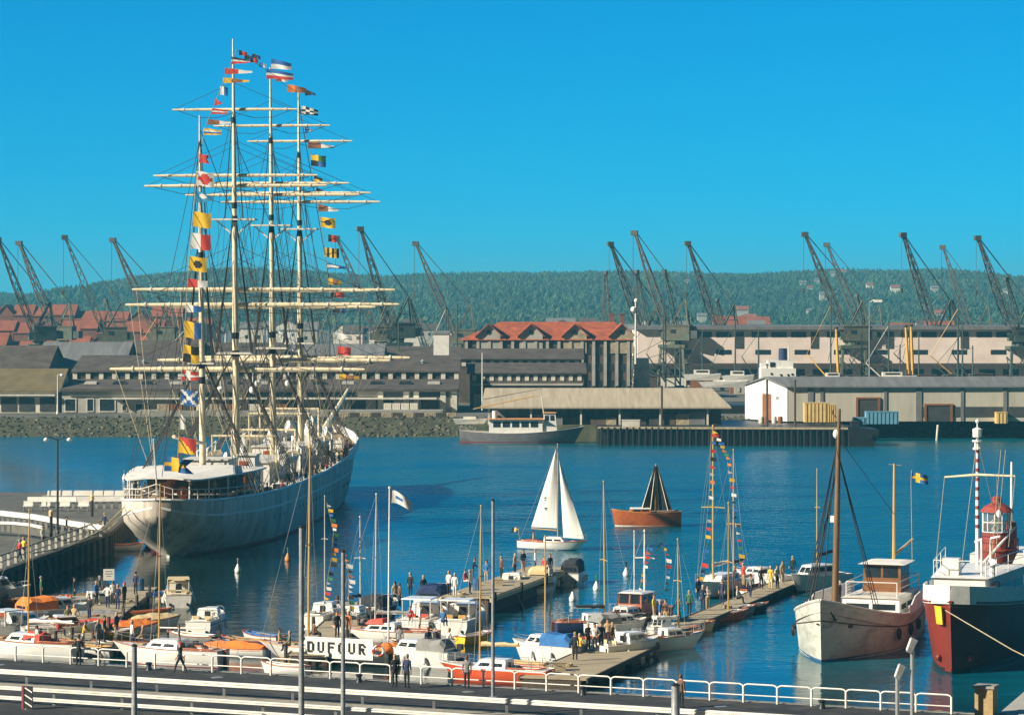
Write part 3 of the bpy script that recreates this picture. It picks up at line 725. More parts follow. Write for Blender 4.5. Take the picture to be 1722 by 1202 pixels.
# ---------------------------------------------------------------- cranes
cranem = mat('crane_green_grey_paint', (.065, .095, .085), .7, .3, 1.0, stain=(.12, .09, .06), stain_amt=.4)
craned = mat('crane_dark_steel', (.045, .065, .058), .7, .3, 1.0)
craneg = mat('crane_rusty_green_paint', (.10, .12, .085), .7, .3, 1.0, stain=(.16, .085, .04), stain_amt=.6)
craneg2 = mat('crane_grey_steel', (.075, .085, .08), .7, .3, 1.0, stain=(.13, .08, .05), stain_amt=.6)
def crane(label, tx, ty, Y, lean=9.5, yaw=0.0, sc=1.0, hz=None):
    H = wz(ty, Y)-FZ
    cm_, cd_ = [(cranem, craned), (craneg, craneg2), (cranem, craneg2)][int(tx) % 3]
    t = thing('harbour_crane', label, 'crane', (wx(tx, Y)+lean*math.cos(yaw)*sc, Y, FZ), yaw, None)
    k = H/34.0
    pz = 9*k
    b = MB()
    for sx in (-1, 1):
        for sy in (-1, 1):
            b.beam((sx*3.2*k, sy*3.5*k, 0), (sx*2.4*k, sy*2.4*k, pz), .55*k)
        b.beam((sx*3.0*k, -3.2*k, 1.0*k), (sx*3.0*k, 3.2*k, 1.0*k), .6*k)
        b.beam((sx*2.9*k, -3.1*k, 2.5*k), (sx*2.4*k, 2.4*k, pz), .2*k); b.beam((-2.9*k, sx*3.1*k, 2.5*k), (2.4*k, sx*2.4*k, pz), .2*k)
        b.beam((2.9*k, sx*3.1*k, 2.5*k), (-2.4*k, sx*2.4*k, pz), .2*k)
    b.box((0, 0, pz), (6*k, 6*k, .7*k)); b.lathe((0, 0, pz), [(1.6*k, .3*k), (1.6*k, 1.2*k)], 10); b.build('portal', cm_, t)
    b = MB(); b.box((1.2*k, 0, pz+2.9*k), (5.2*k, 3.4*k, 3.2*k)); b.box((1.2*k, 0, pz+4.6*k), (5.5*k, 3.7*k, .25*k)); b.box((-2.0*k, -.8*k, pz+2.4*k), (1.4*k, 1.5*k, 1.8*k)); c = b.build('cabin', cm_, t)
    b = MB(); b.box((-2.72*k, -.8*k, pz+2.7*k), (.06, 1.2*k, .9*k)); b.box((.2*k, -1.73*k, pz+3.3*k), (1.2*k, .06, .8*k)); b.build('window', M['glass'], c)
    b = MB(); b.box((4.6*k, 0, pz+2.6*k), (1.8*k, 3.0*k, 1.8*k)); b.build('counterweight', cd_, t)
    apex = Vector((2.6*k, 0, pz+10.5*k))                         # A-frame
    b = MB()
    for s in (-1, 1):
        b.beam((-.6*k, s*1.3*k, pz+4.5*k), apex+Vector((0, s*.35*k, 0)), .3*k); b.beam((3.4*k, s*1.3*k, pz+4.5*k), apex+Vector((0, s*.35*k, 0)), .3*k)
        b.beam((.6*k, s*1.05*k, pz+6.6*k), (3.2*k, s*1.05*k, pz+6.6*k), .16*k)
    b.build('a_frame', cm_, t)
    foot = Vector((-1.2*k, 0, pz+3.2*k)); tip = Vector((-lean*sc, 0, H)); d = tip-foot
    ax = d.normalized(); side = Vector((0, 1, 0)); up = side.cross(ax)*1.0
    b = MB(); prev = None; n = 12
    for i in range(n+1):
        u = i/n; wd = (2.1*(1-u)+.45*u)*k; hh = (.9*k*math.sin(math.pi*min(1, u*1.0+.12))**.8+.35*k)
        c = foot+d*u
        pts = [c+side*wd/1.3-up*hh*.55, c-side*wd/1.3-up*hh*.55, c-side*wd/1.3+up*hh*.55, c+side*wd/1.3+up*hh*.55]
        if prev:
            for q in range(4):
                b.beam(prev[q], pts[q], .24*k)
                b.beam(prev[q], pts[(q+1) % 4] if i % 2 else pts[(q-1) % 4], .13*k)
        prev = pts
    b.box(tip+Vector((-.2*k, 0, .2*k)), (1.5*k, 1.2*k, 1.1*k)); b.build('jib', cd_, t)
    b = MB(); b.tube([tip+Vector((.1, 0, .4*k)), apex], .07*k, 4, cap=False); b.tube([tip+Vector((.1, .5, .4*k)), apex+Vector((0, .3, 0))], .07*k, 4, cap=False)
    b.tube([tip+Vector((-.5*k, 0, 0)), tip+Vector((-.5*k, 0, -12*k))], .06*k, 4, cap=False); b.box(tip+Vector((-.5*k, 0, -12.4*k)), (.5*k, .4*k, 1.0*k)); b.build('hoist_rope', cd_, t)
    return t
for c in [
 ('crane whose jib tip just touches the left photo edge', 2, 405, 660, 9.0, .35), ('second crane from the left edge, before the red roofs', 31, 410, 675, 9.5, -.2),
 ('crane with dark doubled jib third from the left, before the red roofs', 112, 401, 640, 9.5, .15), ('crane with blunt jib head nearest left of the tall ship', 190, 405, 655, 10.5, -.1),
 ('crane half hidden by signal flags right of the tall ship', 568, 402, 650, 9.5, .1), ('crane rising above the hill line right of the tall ship flags', 608, 387, 650, 8.0, .25),
 ('lone crane left above the red roofed warehouse', 700, 411, 640, 9.5, -.1),
 ('crane rising above the right end of the orange roof', 1027, 412, 650, 8.5, .3), ('tallest crane behind the white tower right of the orange roof', 1069, 393, 640, 8.5, -.25),
 ('crane alone in the middle of the pale warehouse roof line', 1157, 411, 655, 8.0, .2), ('tall crane left of the pair above the pale warehouse', 1354, 396, 640, 10.0, .1),
 ('shorter crane right of the pair above the pale warehouse', 1393, 413, 650, 9.0, -.2), ('crane standing behind the pair of yellow booms', 1517, 397, 645, 8.5, .3),
 ('smaller crane between the two tall ones at the right', 1588, 417, 655, 7.5, -.2), ('tall crane nearest the right photo edge', 1643, 402, 640, 9.0, .2),
 ('low dark crane standing below the hill line right of the orange roof', 1070, 458, 700, 5.0, 1.0), ('low dark crane between two tall ones behind the white tower', 1119, 457, 700, 6.0, -.7),
 ('low crane touching the hill line left of the white tower', 1018, 460, 690, 1.5, 1.2), ('low crane left of the red roofed warehouse below the hill line', 690, 506, 660, 5.0, .6),
 ('stubby crane behind the bow rigging of the tall ship', 633, 500, 680, 5.0, -.6), ('short crane between the red roofs and the tall ship', 268, 500, 690, 6.0, .3),
 ('short crane near the right edge behind the pale warehouse', 1690, 470, 700, 5.5, .5), ('short dark crane right of the low cranes by the white tower', 1205, 505, 690, 4.0, .9), ('short crane behind the tall light mast', 1444, 498, 700, 4.0, -.8), ('short dark crane half way along the right part of the pale warehouse', 1600, 508, 690, 4.5, .4), ('short crane under the dark jib third from the left', 176, 505, 690, 5.0, -.4)]:
    crane(*c)

# ---------------------------------------------------------------- small stuff that crowds the docks
rj = random.Random(21)
for i in range(34):
    px = rj.uniform(250, 770) if i < 16 else rj.uniform(1075, 1715); Y = rj.uniform(585, 632)
    h = rj.uniform(9, 19); t = thing('derrick_post', 'thin dark derrick post among the dock sheds and cranes', 'derrick', (wx(px, Y), Y, FZ), rj.uniform(-.5, .5), 'derrick posts among the dock sheds')
    b = MB(); b.tube([(0, 0, 0), (0, 0, h)], [.22, .12], 6); b.build('post', craned, t, True)
    a = rj.uniform(.4, 1.1); L_ = rj.uniform(5, 10); e = Vector((-L_*math.cos(a), 0, 2+L_*math.sin(a)))
    b = MB(); b.tube([(0, 0, 2), e], [.16, .1], 6); b.tube([e, (0, 0, h*.95)], .05, 4); b.build('boom', [craned, yel, M['offwhite']][0 if i % 5 else 1 + i % 2], t)
for i in range(26):
    px = rj.uniform(1085, 1720) if i < 16 else rj.uniform(300, 760); Y = rj.uniform(560, 600); s_ = rj.uniform(1.5, 3.2)
    b = MB(); b.box((0, 0, s_*.4), (s_*rj.uniform(1, 1.8), 2, s_*.8)); b.box((s_*.2, 0, s_*.85), (s_*.7, 1.6, s_*.12)); b.box((-s_*.3, -.9, s_*.5), (s_*.2, .5, s_*.5))
    solo(b, 'dock_hut', [M['offwhite'], M['pile'], brown, plaster, brick, bluec][i % 6], 'small hut or cargo stack on the dock before the pale warehouse' if i < 16 else 'small hut or cargo stack behind the dark quay sheds', 'hut', 'huts and cargo on the docks', loc=(wx(px, Y), Y, FZ if i < 16 else FZ+5))
qs = [o for o in bpy.context.scene.objects if o.name == 'quay_shed'][0]
for k in range(13):                                             # roof lights and vents on the long shed
    x = -hxq+4+k*(2*hxq-8)/12
    b = MB(); z = zeq+.36+(6.5+.6)*slq; b.hexa([(x-1.1, 5.4, z-1.1*slq), (x+1.1, 5.4, z-1.1*slq), (x+1.1, 7.6, z+1.1*slq), (x-1.1, 7.6, z+1.1*slq)], [(x-1.0, 5.5, z-1.0*slq+.25), (x+1.0, 5.5, z-1.0*slq+.25), (x+1.0, 7.5, z+1.0*slq+.25), (x-1.0, 7.5, z+1.0*slq+.25)]); b.build('roof_light', M['glass'] if k % 3 else plaster, qs)
    if k % 2:
        b = MB(); b.lathe((x+2.6, 19, ztq), [(.3, -2.2), (.3, .5), (.5, .55), (.1, .95)], 8); b.build('roof_vent', M['steel'], qs)
b = MB(); b.box((0, -.75, zeq-.02), (2*hxq, .18, .18)); b.build('gutter', M['pile'], qs)
# ---------------------------------------------------------------- town beyond
def house(x, Y, w_, h, rh, wm, rm, label, group, axis='x', dep=9, zb=FZ, cat='house', win=True):
    t = gable('house', label, x-w_/2, x+w_/2, Y, Y+dep, zb, zb+h, zb+h+rh, wm, rm, axis, .3, cat, group)
    if win:
        b = MB()
        n = max(2, int(w_/2.6))
        for k in range(n):
            b.box((-w_/2+w_*(k+.5)/n, -dep/2-.03, h*.68), (.9, .1, 1.1))
        b.each('window', M['glass'], t)
    return t
rr = random.Random(11)
for row, (Y, ztop) in enumerate(((760, 11.5), (830, 15.0), (900, 18.5))):
    px = -190
    while px < 285-row*12:
        wpx = rr.uniform(26, 52); w_ = wpx*Y/F
        h = ztop+rr.uniform(-1.2, 1.0)-FZ-3
        house(wx(px+wpx/2, Y), Y, w_*.97, h, rr.uniform(2.4, 3.4), redbrick, redroof, 'red roofed brick house in the dense block behind the left cranes', 'red roofed town houses behind the cranes', 'x' if rr.random() < .7 else 'y', 12)
        px += wpx
for i in range(46):
    px = rr.uniform(290, 775) if i < 26 else rr.uniform(760, 1720)
    Y = rr.uniform(900, 1250); w_ = rr.uniform(5, 11)
    zt = wz(rr.uniform(548, 562) if i < 26 else rr.uniform(545, 556), Y)
    house(wx(px, Y), Y, w_, max(3, zt-FZ), rr.uniform(1.5, 2.6), [M['white'], M['offwhite'], palewall, plaster][i % 4], [redroof, roofgrey, roofdark][i % 3], 'distant pale house behind the harbour sheds' , 'distant houses behind the harbour', 'x' if rr.random() < .6 else 'y', 8)
for px, py, s in ((1350, 482, 1.3), (1362, 489, 1), (1385, 502, 1.4), (1374, 476, .9), (1462, 486, 1.2), (1505, 492, 1.6), (1571, 491, 1.3), (1247, 533, 2), (1262, 544, 1.6), (1400, 463, 1), (1418, 461, 1.1), (1690, 495, 1), (1155, 477, .8), (1361, 527, .8), (1180, 540, 1.3), (1580, 536, 1.5)):
    lo, hi = 1510.0, 2690.0                                      # walk out until the slope meets this line of sight
    Y = lo
    while Y < hi and hill_z(wx(px, Y), Y)+2.5 < wz(py, Y): Y += 12
    z = float(hill_z(wx(px, Y), Y))
    s *= .8; house(wx(px, Y), Y-3, 5*s, 2.2*s+1.8, 1.3*s, M['offwhite'] if rr.random() < .5 else plaster, redroof if rr.random() < .4 else roofgrey, 'pale house scattered among the trees of the far hillside', 'houses on the wooded hillside', 'x', 5*s, z+1.2, win=False)
# ================================================================ the four-masted barque
SH = thing('barque', 'big four-masted white sailing ship dressed with signal flags, moored stern to the marina', 'tall ship', (-29.7, 259.6, 0), R(-5.2))
ST = [  # s, [(half breadth, z) from deck edge to keel]
 (-6.6, [(.10, 5.33), (.10, 4.9), (.10, 4.1), (.08, 4.0), (.05, 3.95), (.02, 3.9)]),
 (-6.35, [(1.25, 5.28), (1.2, 4.8), (1.05, 3.85), (.7, 3.65), (.3, 3.5), (.02, 3.45)]),
 (-5.6, [(2.3, 5.23), (2.25, 4.65), (2.05, 3.6), (1.4, 3.2), (.6, 2.95), (.02, 2.85)]),
 (-4.2, [(3.25, 5.13), (3.2, 4.5), (3.0, 3.35), (2.1, 2.6), (.9, 2.1), (.02, 1.9)]),
 (-2.2, [(3.95, 5.03), (3.95, 4.35), (3.75, 3.15), (2.7, 2.0), (1.1, 1.2), (.02, .8)]),
 (0.3, [(4.4, 4.93), (4.4, 4.2), (4.3, 3.0), (3.1, 1.6), (1.1, .2), (.15, -1.5)]),
 (4, [(5.1, 4.83), (5.1, 4.1), (5.0, 2.9), (4.1, 1.4), (2.1, -.2), (.2, -2.5)]),
 (10, [(6.0, 4.73), (6.0, 4.0), (5.9, 2.7), (5.4, 1.2), (4.2, -.3), (.5, -3)]),
 (18, [(6.5, 4.63), (6.5, 3.9), (6.5, 2.6), (6.3, 1.1), (5.7, -.5), (1, -3)]),
 (30, [(6.6, 4.58), (6.6, 3.8), (6.6, 2.5), (6.6, 1.0), (6.3, -.7), (2, -3)]),
 (45, [(6.6, 4.68), (6.6, 3.9), (6.6, 2.6), (6.6, 1.0), (6.3, -.7), (2, -3)]),
 (58, [(6.5, 5.08), (6.5, 4.1), (6.4, 2.7), (6.3, 1.0), (5.9, -.7), (1.5, -3)]),
 (68, [(6.3, 5.55), (6.1, 4.4), (5.9, 2.9), (5.5, 1.1), (4.8, -.7), (1, -3)]),
 (76, [(5.6, 6.05), (5.1, 4.7), (4.6, 3.2), (4.0, 1.2), (3.3, -.7), (.6, -3)]),
 (83, [(4.0, 6.45), (3.3, 5.0), (2.7, 3.5), (2.1, 1.3), (1.6, -.7), (.3, -3)]),
 (89, [(1.7, 6.85), (1.2, 5.2), (.85, 3.5), (.55, 1.4), (.4, -.7), (.1, -3)]),
 (92, [(.12, 7.05), (.1, 5.4), (.08, 3.8), (.06, 1.4), (.05, -.7), (.04, -3)])]
def SI(s):                                                     # interpolated station
    ss = [q[0] for q in ST]
    return [(float(np.interp(s, ss, [q[1][k][0] for q in ST])), float(np.interp(s, ss, [q[1][k][1] for q in ST]))) for k in range(6)]
fine = sorted(set([q[0] for q in ST]+[2, 7, 14, 24, 36, 50, 63, 72, 79.5, 86, -6.5, -6.0, -5, -3.2, -1]))
def ship_hull():
    b = MB(); sec = []
    for s in fine:
        p = SI(s); zz = [q[1] for q in p][::-1]; xx = [q[0] for q in p][::-1]
        if zz[0] < -.4: p = p[:4]+[(float(np.interp(z, zz, xx)), z) for z in (.24, -.3)]+[p[5]]
        else: p = p[:5]+[((p[4][0]+p[5][0])/2, (p[4][1]+p[5][1])/2), p[5]]
        sec.append([(x, s, z) for x, z in p]+[(-x, s, z) for x, z in reversed(p)])
    n = 14; vs = [v for q in sec for v in q]; fs = []
    for i in range(len(sec)-1):
        for k in range(n-1): fs.append((i*n+k, i*n+k+1, (i+1)*n+k+1, (i+1)*n+k))
    fs.append(tuple(range(n))); b.add(vs, fs)
    for i, f in enumerate(b.f):
        if len(f) == 4 and b.v[f[0]][1] > .2 and i % (n-1) in (4, 8): b.m[i] = 1
    return b
ship_hull().build('hull', [M['hullgrey'], mat('ship_waterline_red', (.42, .05, .07), .6, .2, 2)], SH, True)
def strip(mb, s0, s1, side, ka, kb, off, mi=0, step=2.0):      # band lying on the hull skin between two heights
    pv = None
    for s in [s0]+[q for q in fine if s0+.05 < q < s1-.05]+[s1]:
        p = SI(s); zz = [q[1] for q in p][::-1]; xx = [q[0] for q in p][::-1]
        pts = [(side*(float(np.interp(z, zz, xx))+off), s, z) for z in (ka(s), kb(s))]
        inn = [(side*(float(np.interp(z, zz, xx))-.05), s, z) for z in (ka(s), kb(s))]
        if pv:
            a, c = pv
            mb.add([a[0], pts[0], pts[1], a[1], c[0], inn[0], inn[1], c[1]], [(0, 1, 2, 3), (4, 0, 3, 7), (5, 4, 7, 6), (3, 2, 6, 7), (1, 0, 4, 5)], mi)
        pv = (pts, inn)
b = MB()
for sd in (-1, 1): strip(b, -6.55, 80, sd, lambda s: SI(s)[2][1]+.55, lambda s: SI(s)[2][1]+.75, .06)
b.each('rubbing_strake', M['white'], SH)
b = MB()
for k in range(26):
    s = 16+k*2.1
    pz = SI(s); px_ = float(np.interp(2.35, [q[1] for q in pz][::-1], [q[0] for q in pz][::-1]))
    if k % 5 != 4: b.tube([(px_-.06, s, 2.35), (px_+.05, s, 2.35)], .14, 8)
b.each('porthole', M['black'], SH)
# deck & bulwark
b = MB(); pv = None
for s in fine:
    x, z = SI(s)[0]; dz = z-1.0 if s < 66 else z-.35
    if s <= 12: dz = z-.15
    c = [(-x+.1, s, dz), (0, s, dz+.12), (x-.1, s, dz)]
    if pv: b.add([pv[0], pv[1], pv[2], c[0], c[1], c[2]], [(0, 1, 4, 3), (1, 2, 5, 4)])
    pv = c
b.build('deck', M['teak'], SH)
b = MB(); 
for sd in (-1, 1): b.tube([(sd*(SI(s)[0][0]-.04), s, SI(s)[0][1]+.06) for s in fine], .13, 6)
b.build('bulwark_rail', M['white'], SH)
b = MB(); pv = None                                             # inner face of the bow bulwark, white
for s in [q for q in fine if q >= 63]:
    x, z = SI(s)[0]
    if pv:
        for sd in (-1, 1):
            b.hexa([(sd*(pv[0]-.12), pv[2], pv[1]-.5), (sd*(x-.12 if x > .2 else .02), s, z-.5), (sd*(x-.02 if x > .2 else .05), s, z-.5), (sd*(pv[0]-.02), pv[2], pv[1]-.5)],
                   [(sd*(pv[0]-.12), pv[2], pv[1]+.6), (sd*(x-.12 if x > .2 else .02), s, z+.6), (sd*(x-.02 if x > .2 else .05), s, z+.6), (sd*(pv[0]-.02), pv[2], pv[1]+.6)])
    pv = (x, z, s)
b.build('bow_bulwark', M['white'], SH)
# stern railing, rudder
b = MB(); pts = [(-SI(s)[0][0]+.1, s, SI(s)[0][1]+1.0) for s in (12, 8, 4, 0, -3, -5, -6.2)]+[(0, -6.5, 6.7)]+[(SI(s)[0][0]-.1, s, SI(s)[0][1]+1.0) for s in (-6.2, -5, -3, 0, 4, 8, 12)]
b.tube(pts, .045, 6); b.tube([(p[0], p[1], p[2]-.5) for p in pts], .025, 6)
for i in range(len(pts)-1):
    for u in (0, .5):
        p = Vector(pts[i]).lerp(Vector(pts[i+1]), u); b.tube([p, p-Vector((0, 0, 1.0))], .035, 5)
b.build('stern_railing', M['offwhite'], SH)
b = MB(); b.hexa([(-.14, -1.9, -2), (.14, -1.9, -2), (.14, .5, -2), (-.14, .5, -2)], [(-.12, -1.5, 1.0), (.12, -1.5, 1.0), (.12, .6, 1.0), (-.12, .6, 1.0)])
b.hexa([(-.12, -1.5, 1.0), (.12, -1.5, 1.0), (.12, .4, 1.0), (-.12, .4, 1.0)], [(-.1, -1.1, 2.0), (.1, -1.1, 2.0), (.1, .2, 2.0), (-.1, .2, 2.0)]); b.build('rudder', M['white'], SH)
# poop awning: frame + white cloth
b = MB(); zA = 7.0
for s in (-4.6, -1.5, 3, 7.5, 12):
    x = SI(s)[0][0]-.5
    for sd in (-1, 1): b.tube([(sd*x, s, SI(s)[0][1]), (sd*x, s, zA)], .06, 6)
b.each('awning_post', M['white'], SH)
b = MB(); pv = None
for s in (-5.2, -3.5, -1, 2, 5, 8, 11, 13.5):
    x = max(SI(s)[0][0], 2.9)-.2; sag = .04*math.sin(s*2)
    o = [(-x, s, zA+sag), (-x*.45, s, zA+.2), (x*.45, s, zA+.2), (x, s, zA+sag)]
    c = o+[(p[0], p[1], p[2]-.14) for p in reversed(o)]
    if pv: b.add(pv+c, [(k, (k+1) % 8, (k+1) % 8+8, k+8) for k in range(8)])
    else: b.add(c, [tuple(range(8))])
    pv = c
b.add(pv, [tuple(range(8))])
b.build('awning', M['sailcover'], SH)
# deck houses
def house_block(name, s0, s1, w0, h, z=None, m=None, win=True, top=True, x=0.0):
    z = z if z is not None else SI((s0+s1)/2)[0][1]-1.0
    b = MB(); b.box((x, (s0+s1)/2, z+h/2), (w0, s1-s0, h)); o = b.build(name, m or M['white'], SH)
    if win:
        n = max(1, int((s1-s0)/1.8))
        for k in range(n):
            for sd in (-1, 1):
                b = MB(); b.tube([(x+sd*(w0/2-.01), s0+(k+.5)*(s1-s0)/n, z+h*.62), (x+sd*(w0/2+.06), s0+(k+.5)*(s1-s0)/n, z+h*.62)], .2, 8); b.build('porthole', M['glass'], o)
        b = MB(); b.box((x-w0*.2, s0-.02, z+h*.45), (.8, .1, h*.8)); b.build('door', M['mahog'], o)
    if top:
        b = MB(); b.box((x, (s0+s1)/2, z+h+.06), (w0+.35, s1-s0+.35, .12)); b.build('roof', M['offwhite'], o)
    return o
house_block('deckhouse', 6.5, 14.5, 7.2, 1.55, 5.05, M['pile'], True, False); house_block('deckhouse', 15.5, 19.5, 4.2, 2.6, 4.9); house_block('deckhouse', 21.5, 26, 3.2, 2.1, 4.2, M['offwhite'])  # first one: dark block added to paint the shade under the awning
house_block('deckhouse', 33.5, 46, 5.6, 2.6); house_block('deckhouse', 54, 64, 5.2, 2.6); house_block('deckhouse', 22, 24.5, 1.6, 3.4, 4.2, x=2.6)
house_block('deckhouse', 47, 49.5, 2.4, 1.6, None, M['mahog']); house_block('hatch', 27, 29.5, 3.2, .9, None, M['offwhite'], False)
house_block('hatch', 66, 68.5, 3, .9, None, M['teak'], False)
# gantries (pipe frames) over the deck
for s, hw, h in ((35, 3.2, 5.2), (46, 3.3, 5.2), (55.5, 3.2, 6.2), (62, 3.2, 6.2)):
    z = SI(s)[0][1]-1.0
    b = MB(); b.tube([(-hw, s, z), (-hw, s, z+h), (hw, s, z+h), (hw, s, z)], .14, 6); b.build('gantry', M['cream'], SH)
# boats on skids
def skiff(par, x, s, z, L=7.0, B=2.0, m=None, cover=True, rz=0):
    b = MB(); sec = []
    for i in range(9):
        u = i/8; y = (u-.5)*L; wv = B/2*math.sin(math.pi*min(1, max(0, .06+u*.9)))**.6; wv = max(wv, .05); zz = .9+.35*(2*u-1)**2
        sec.append([(x+wv, s+y, z+zz), (x+wv*.8, s+y, z+.4), (x+.02, s+y, z+.05), (x-.02, s+y, z+.05), (x-wv*.8, s+y, z+.4), (x-wv, s+y, z+zz)])
    n = 6; b.add([v for q in sec for v in q], [(i*n+k, i*n+k+1, (i+1)*n+k+1, (i+1)*n+k) for i in range(8) for k in range(5)]+[tuple(range(6)), tuple(range(48, 54))])
    o = b.build('lifeboat', m or M['white'], par, True)
    if cover:
        b = MB(); pv = None
        for i in range(9):
            q = sec[i]; c = [q[0], (x, q[0][1], q[0][2]+.35*math.sin(math.pi*i/8)), q[5]]
            if pv: b.add(pv+c, [(0, 1, 4, 3), (1, 2, 5, 4)])
            pv = c
        b.build('cover', M['tan'], o)
    return o
for x, s in ((3.9, 38), (-3.9, 38), (3.9, 58.5), (-3.9, 58.5)):
    skiff(SH, x, s, SI(s)[0][1]+1.2)
    b = MB(); z = SI(s)[0][1]-1
    for d in (-2.6, 2.6): b.tube([(x+(.9 if x > 0 else -.9), s+d, z), (x+(.9 if x > 0 else -.9), s+d, z+3.6), (x, s+d, z+4.4), (x-.1, s+d, z+3.3)], .1, 6)
    b.each('davit', M['white'], SH)
# cowl ventilators
for x, s, h, r in ((1.8, 47.5, 3.0, .55), (-1.8, 65, 3.2, .7), (2.6, 66, 4.2, .95), (-2.5, 30, 2.5, .5), (2.2, 32, 2.6, .5), (3.0, 52, 2.8, .5), (-1.0, 71.5, 3.4, .7), (3.3, 70, 3.0, .6), (1.2, 21, 4.0, .4), (-3, 53, 2.6, .5)):
    z = SI(s)[0][1]-1.0
    b = MB(); b.tube([(x, s, z), (x, s, z+h-r), (x-r*.3, s-r*.3, z+h-r*.2), (x-r*1.0, s-r*.8, z+h)], [r*.55, r*.5, r*.75, r], 10); b.build('ventilator', M['white'], SH, True)
# deck gear: winches, bollards, hatch boards, coils
rs = random.Random(5)
for k in range(110):
    s = rs.uniform(14, 78); x = rs.choice((-1, 1))*rs.uniform(2.8, SI(s)[0][0]-.6); z = SI(s)[0][1]-1.0 if s < 66 else SI(s)[0][1]-.35
    b = MB(); t_ = k % 4
    if t_ == 0:
        b.tube([(x-.5, s, z+.6), (x+.5, s, z+.6)], .34, 8); b.box((x-.55, s, z+.45), (.14, .7, .9)); b.box((x+.55, s, z+.45), (.14, .7, .9)); b.build('winch', M['offwhite'] if k % 3 else M['black'], SH)
    elif t_ == 1:
        b.tube([(x, s-.3, z), (x, s-.3, z+.9)], .16, 8); b.tube([(x, s+.3, z), (x, s+.3, z+.9)], .16, 8); b.box((x, s, z+.06), (.5, 1.1, .12)); b.build('bollard', M['white'], SH)
    elif t_ == 2:
        b.lathe((x, s, z), [(.5, 0), (.55, .2), (.45, .45), (.2, .5)], 8); b.build('rope_coil', M['rope'], SH)
    else:
        b.box((x, s, z+.5), (.9, 1.4, 1.0)); b.box((x, s, z+1.03), (1.0, 1.5, .08)); b.build('locker', [M['white'], M['pile'], M['mahog'], M['greyc']][(k//4) % 4], SH)
for sd in (-1, 1):                                              # pin rails and stanchion lines along the bulwark inside
    b = MB()
    for k in range(60):
        s = 13+k*.92; x = SI(s)[0][0]-.18; z = SI(s)[0][1]
        b.tube([(sd*x, s, z-.9), (sd*x, s, z+.05+.35*(k % 3 == 0))], .05, 4)
    o = b.build('pin_rail', M['offwhite'], SH); o['kind'] = 'stuff'
b = MB(); b.tube([(0, 75, 5.6), (0, 75, 7.2)], .1, 6); b.ell((0, 75, 7.3), (.5, .5, .7), 8, 6); b.box((0, 74.2, 6.2), (1.2, .6, 1.5)); b.build('capstan', M['white'], SH)
b = MB(); b.tube([(0, 87, 7.1), (0, 97, 9.1), (0, 106, 11.2)], [.42, .34, .16], 8); b.build('bowsprit', M['cream'], SH, True)
b = MB(); b.tube([(1.6, -3.0, 5.6), (1.6, -3.4, 5.9)], .5, 10); b.box((0, -2.5, 6.0), (1.0, 1.2, 1.1)); b.build('wheel_box', M['mahog'], SH)
b = MB(); b.tube([(0, -6.0, 5.6), (0, -7.6, 10.6)], .07, 6); b.build('ensign_staff', M['white'], SH)
for sd in (-1, 1):
    b = MB(); x, z = SI(84)[2]; b.beam((sd*(x+.15), 84, z+.5), (sd*(x+.2), 84, z-1.4), .16); b.tube([(sd*(x-.1), 83.2, z-1.0), (sd*(x+.15), 84, z-1.5), (sd*(x-.1), 84.8, z-1.0)], .12, 6); b.build('anchor', M['black'], SH)

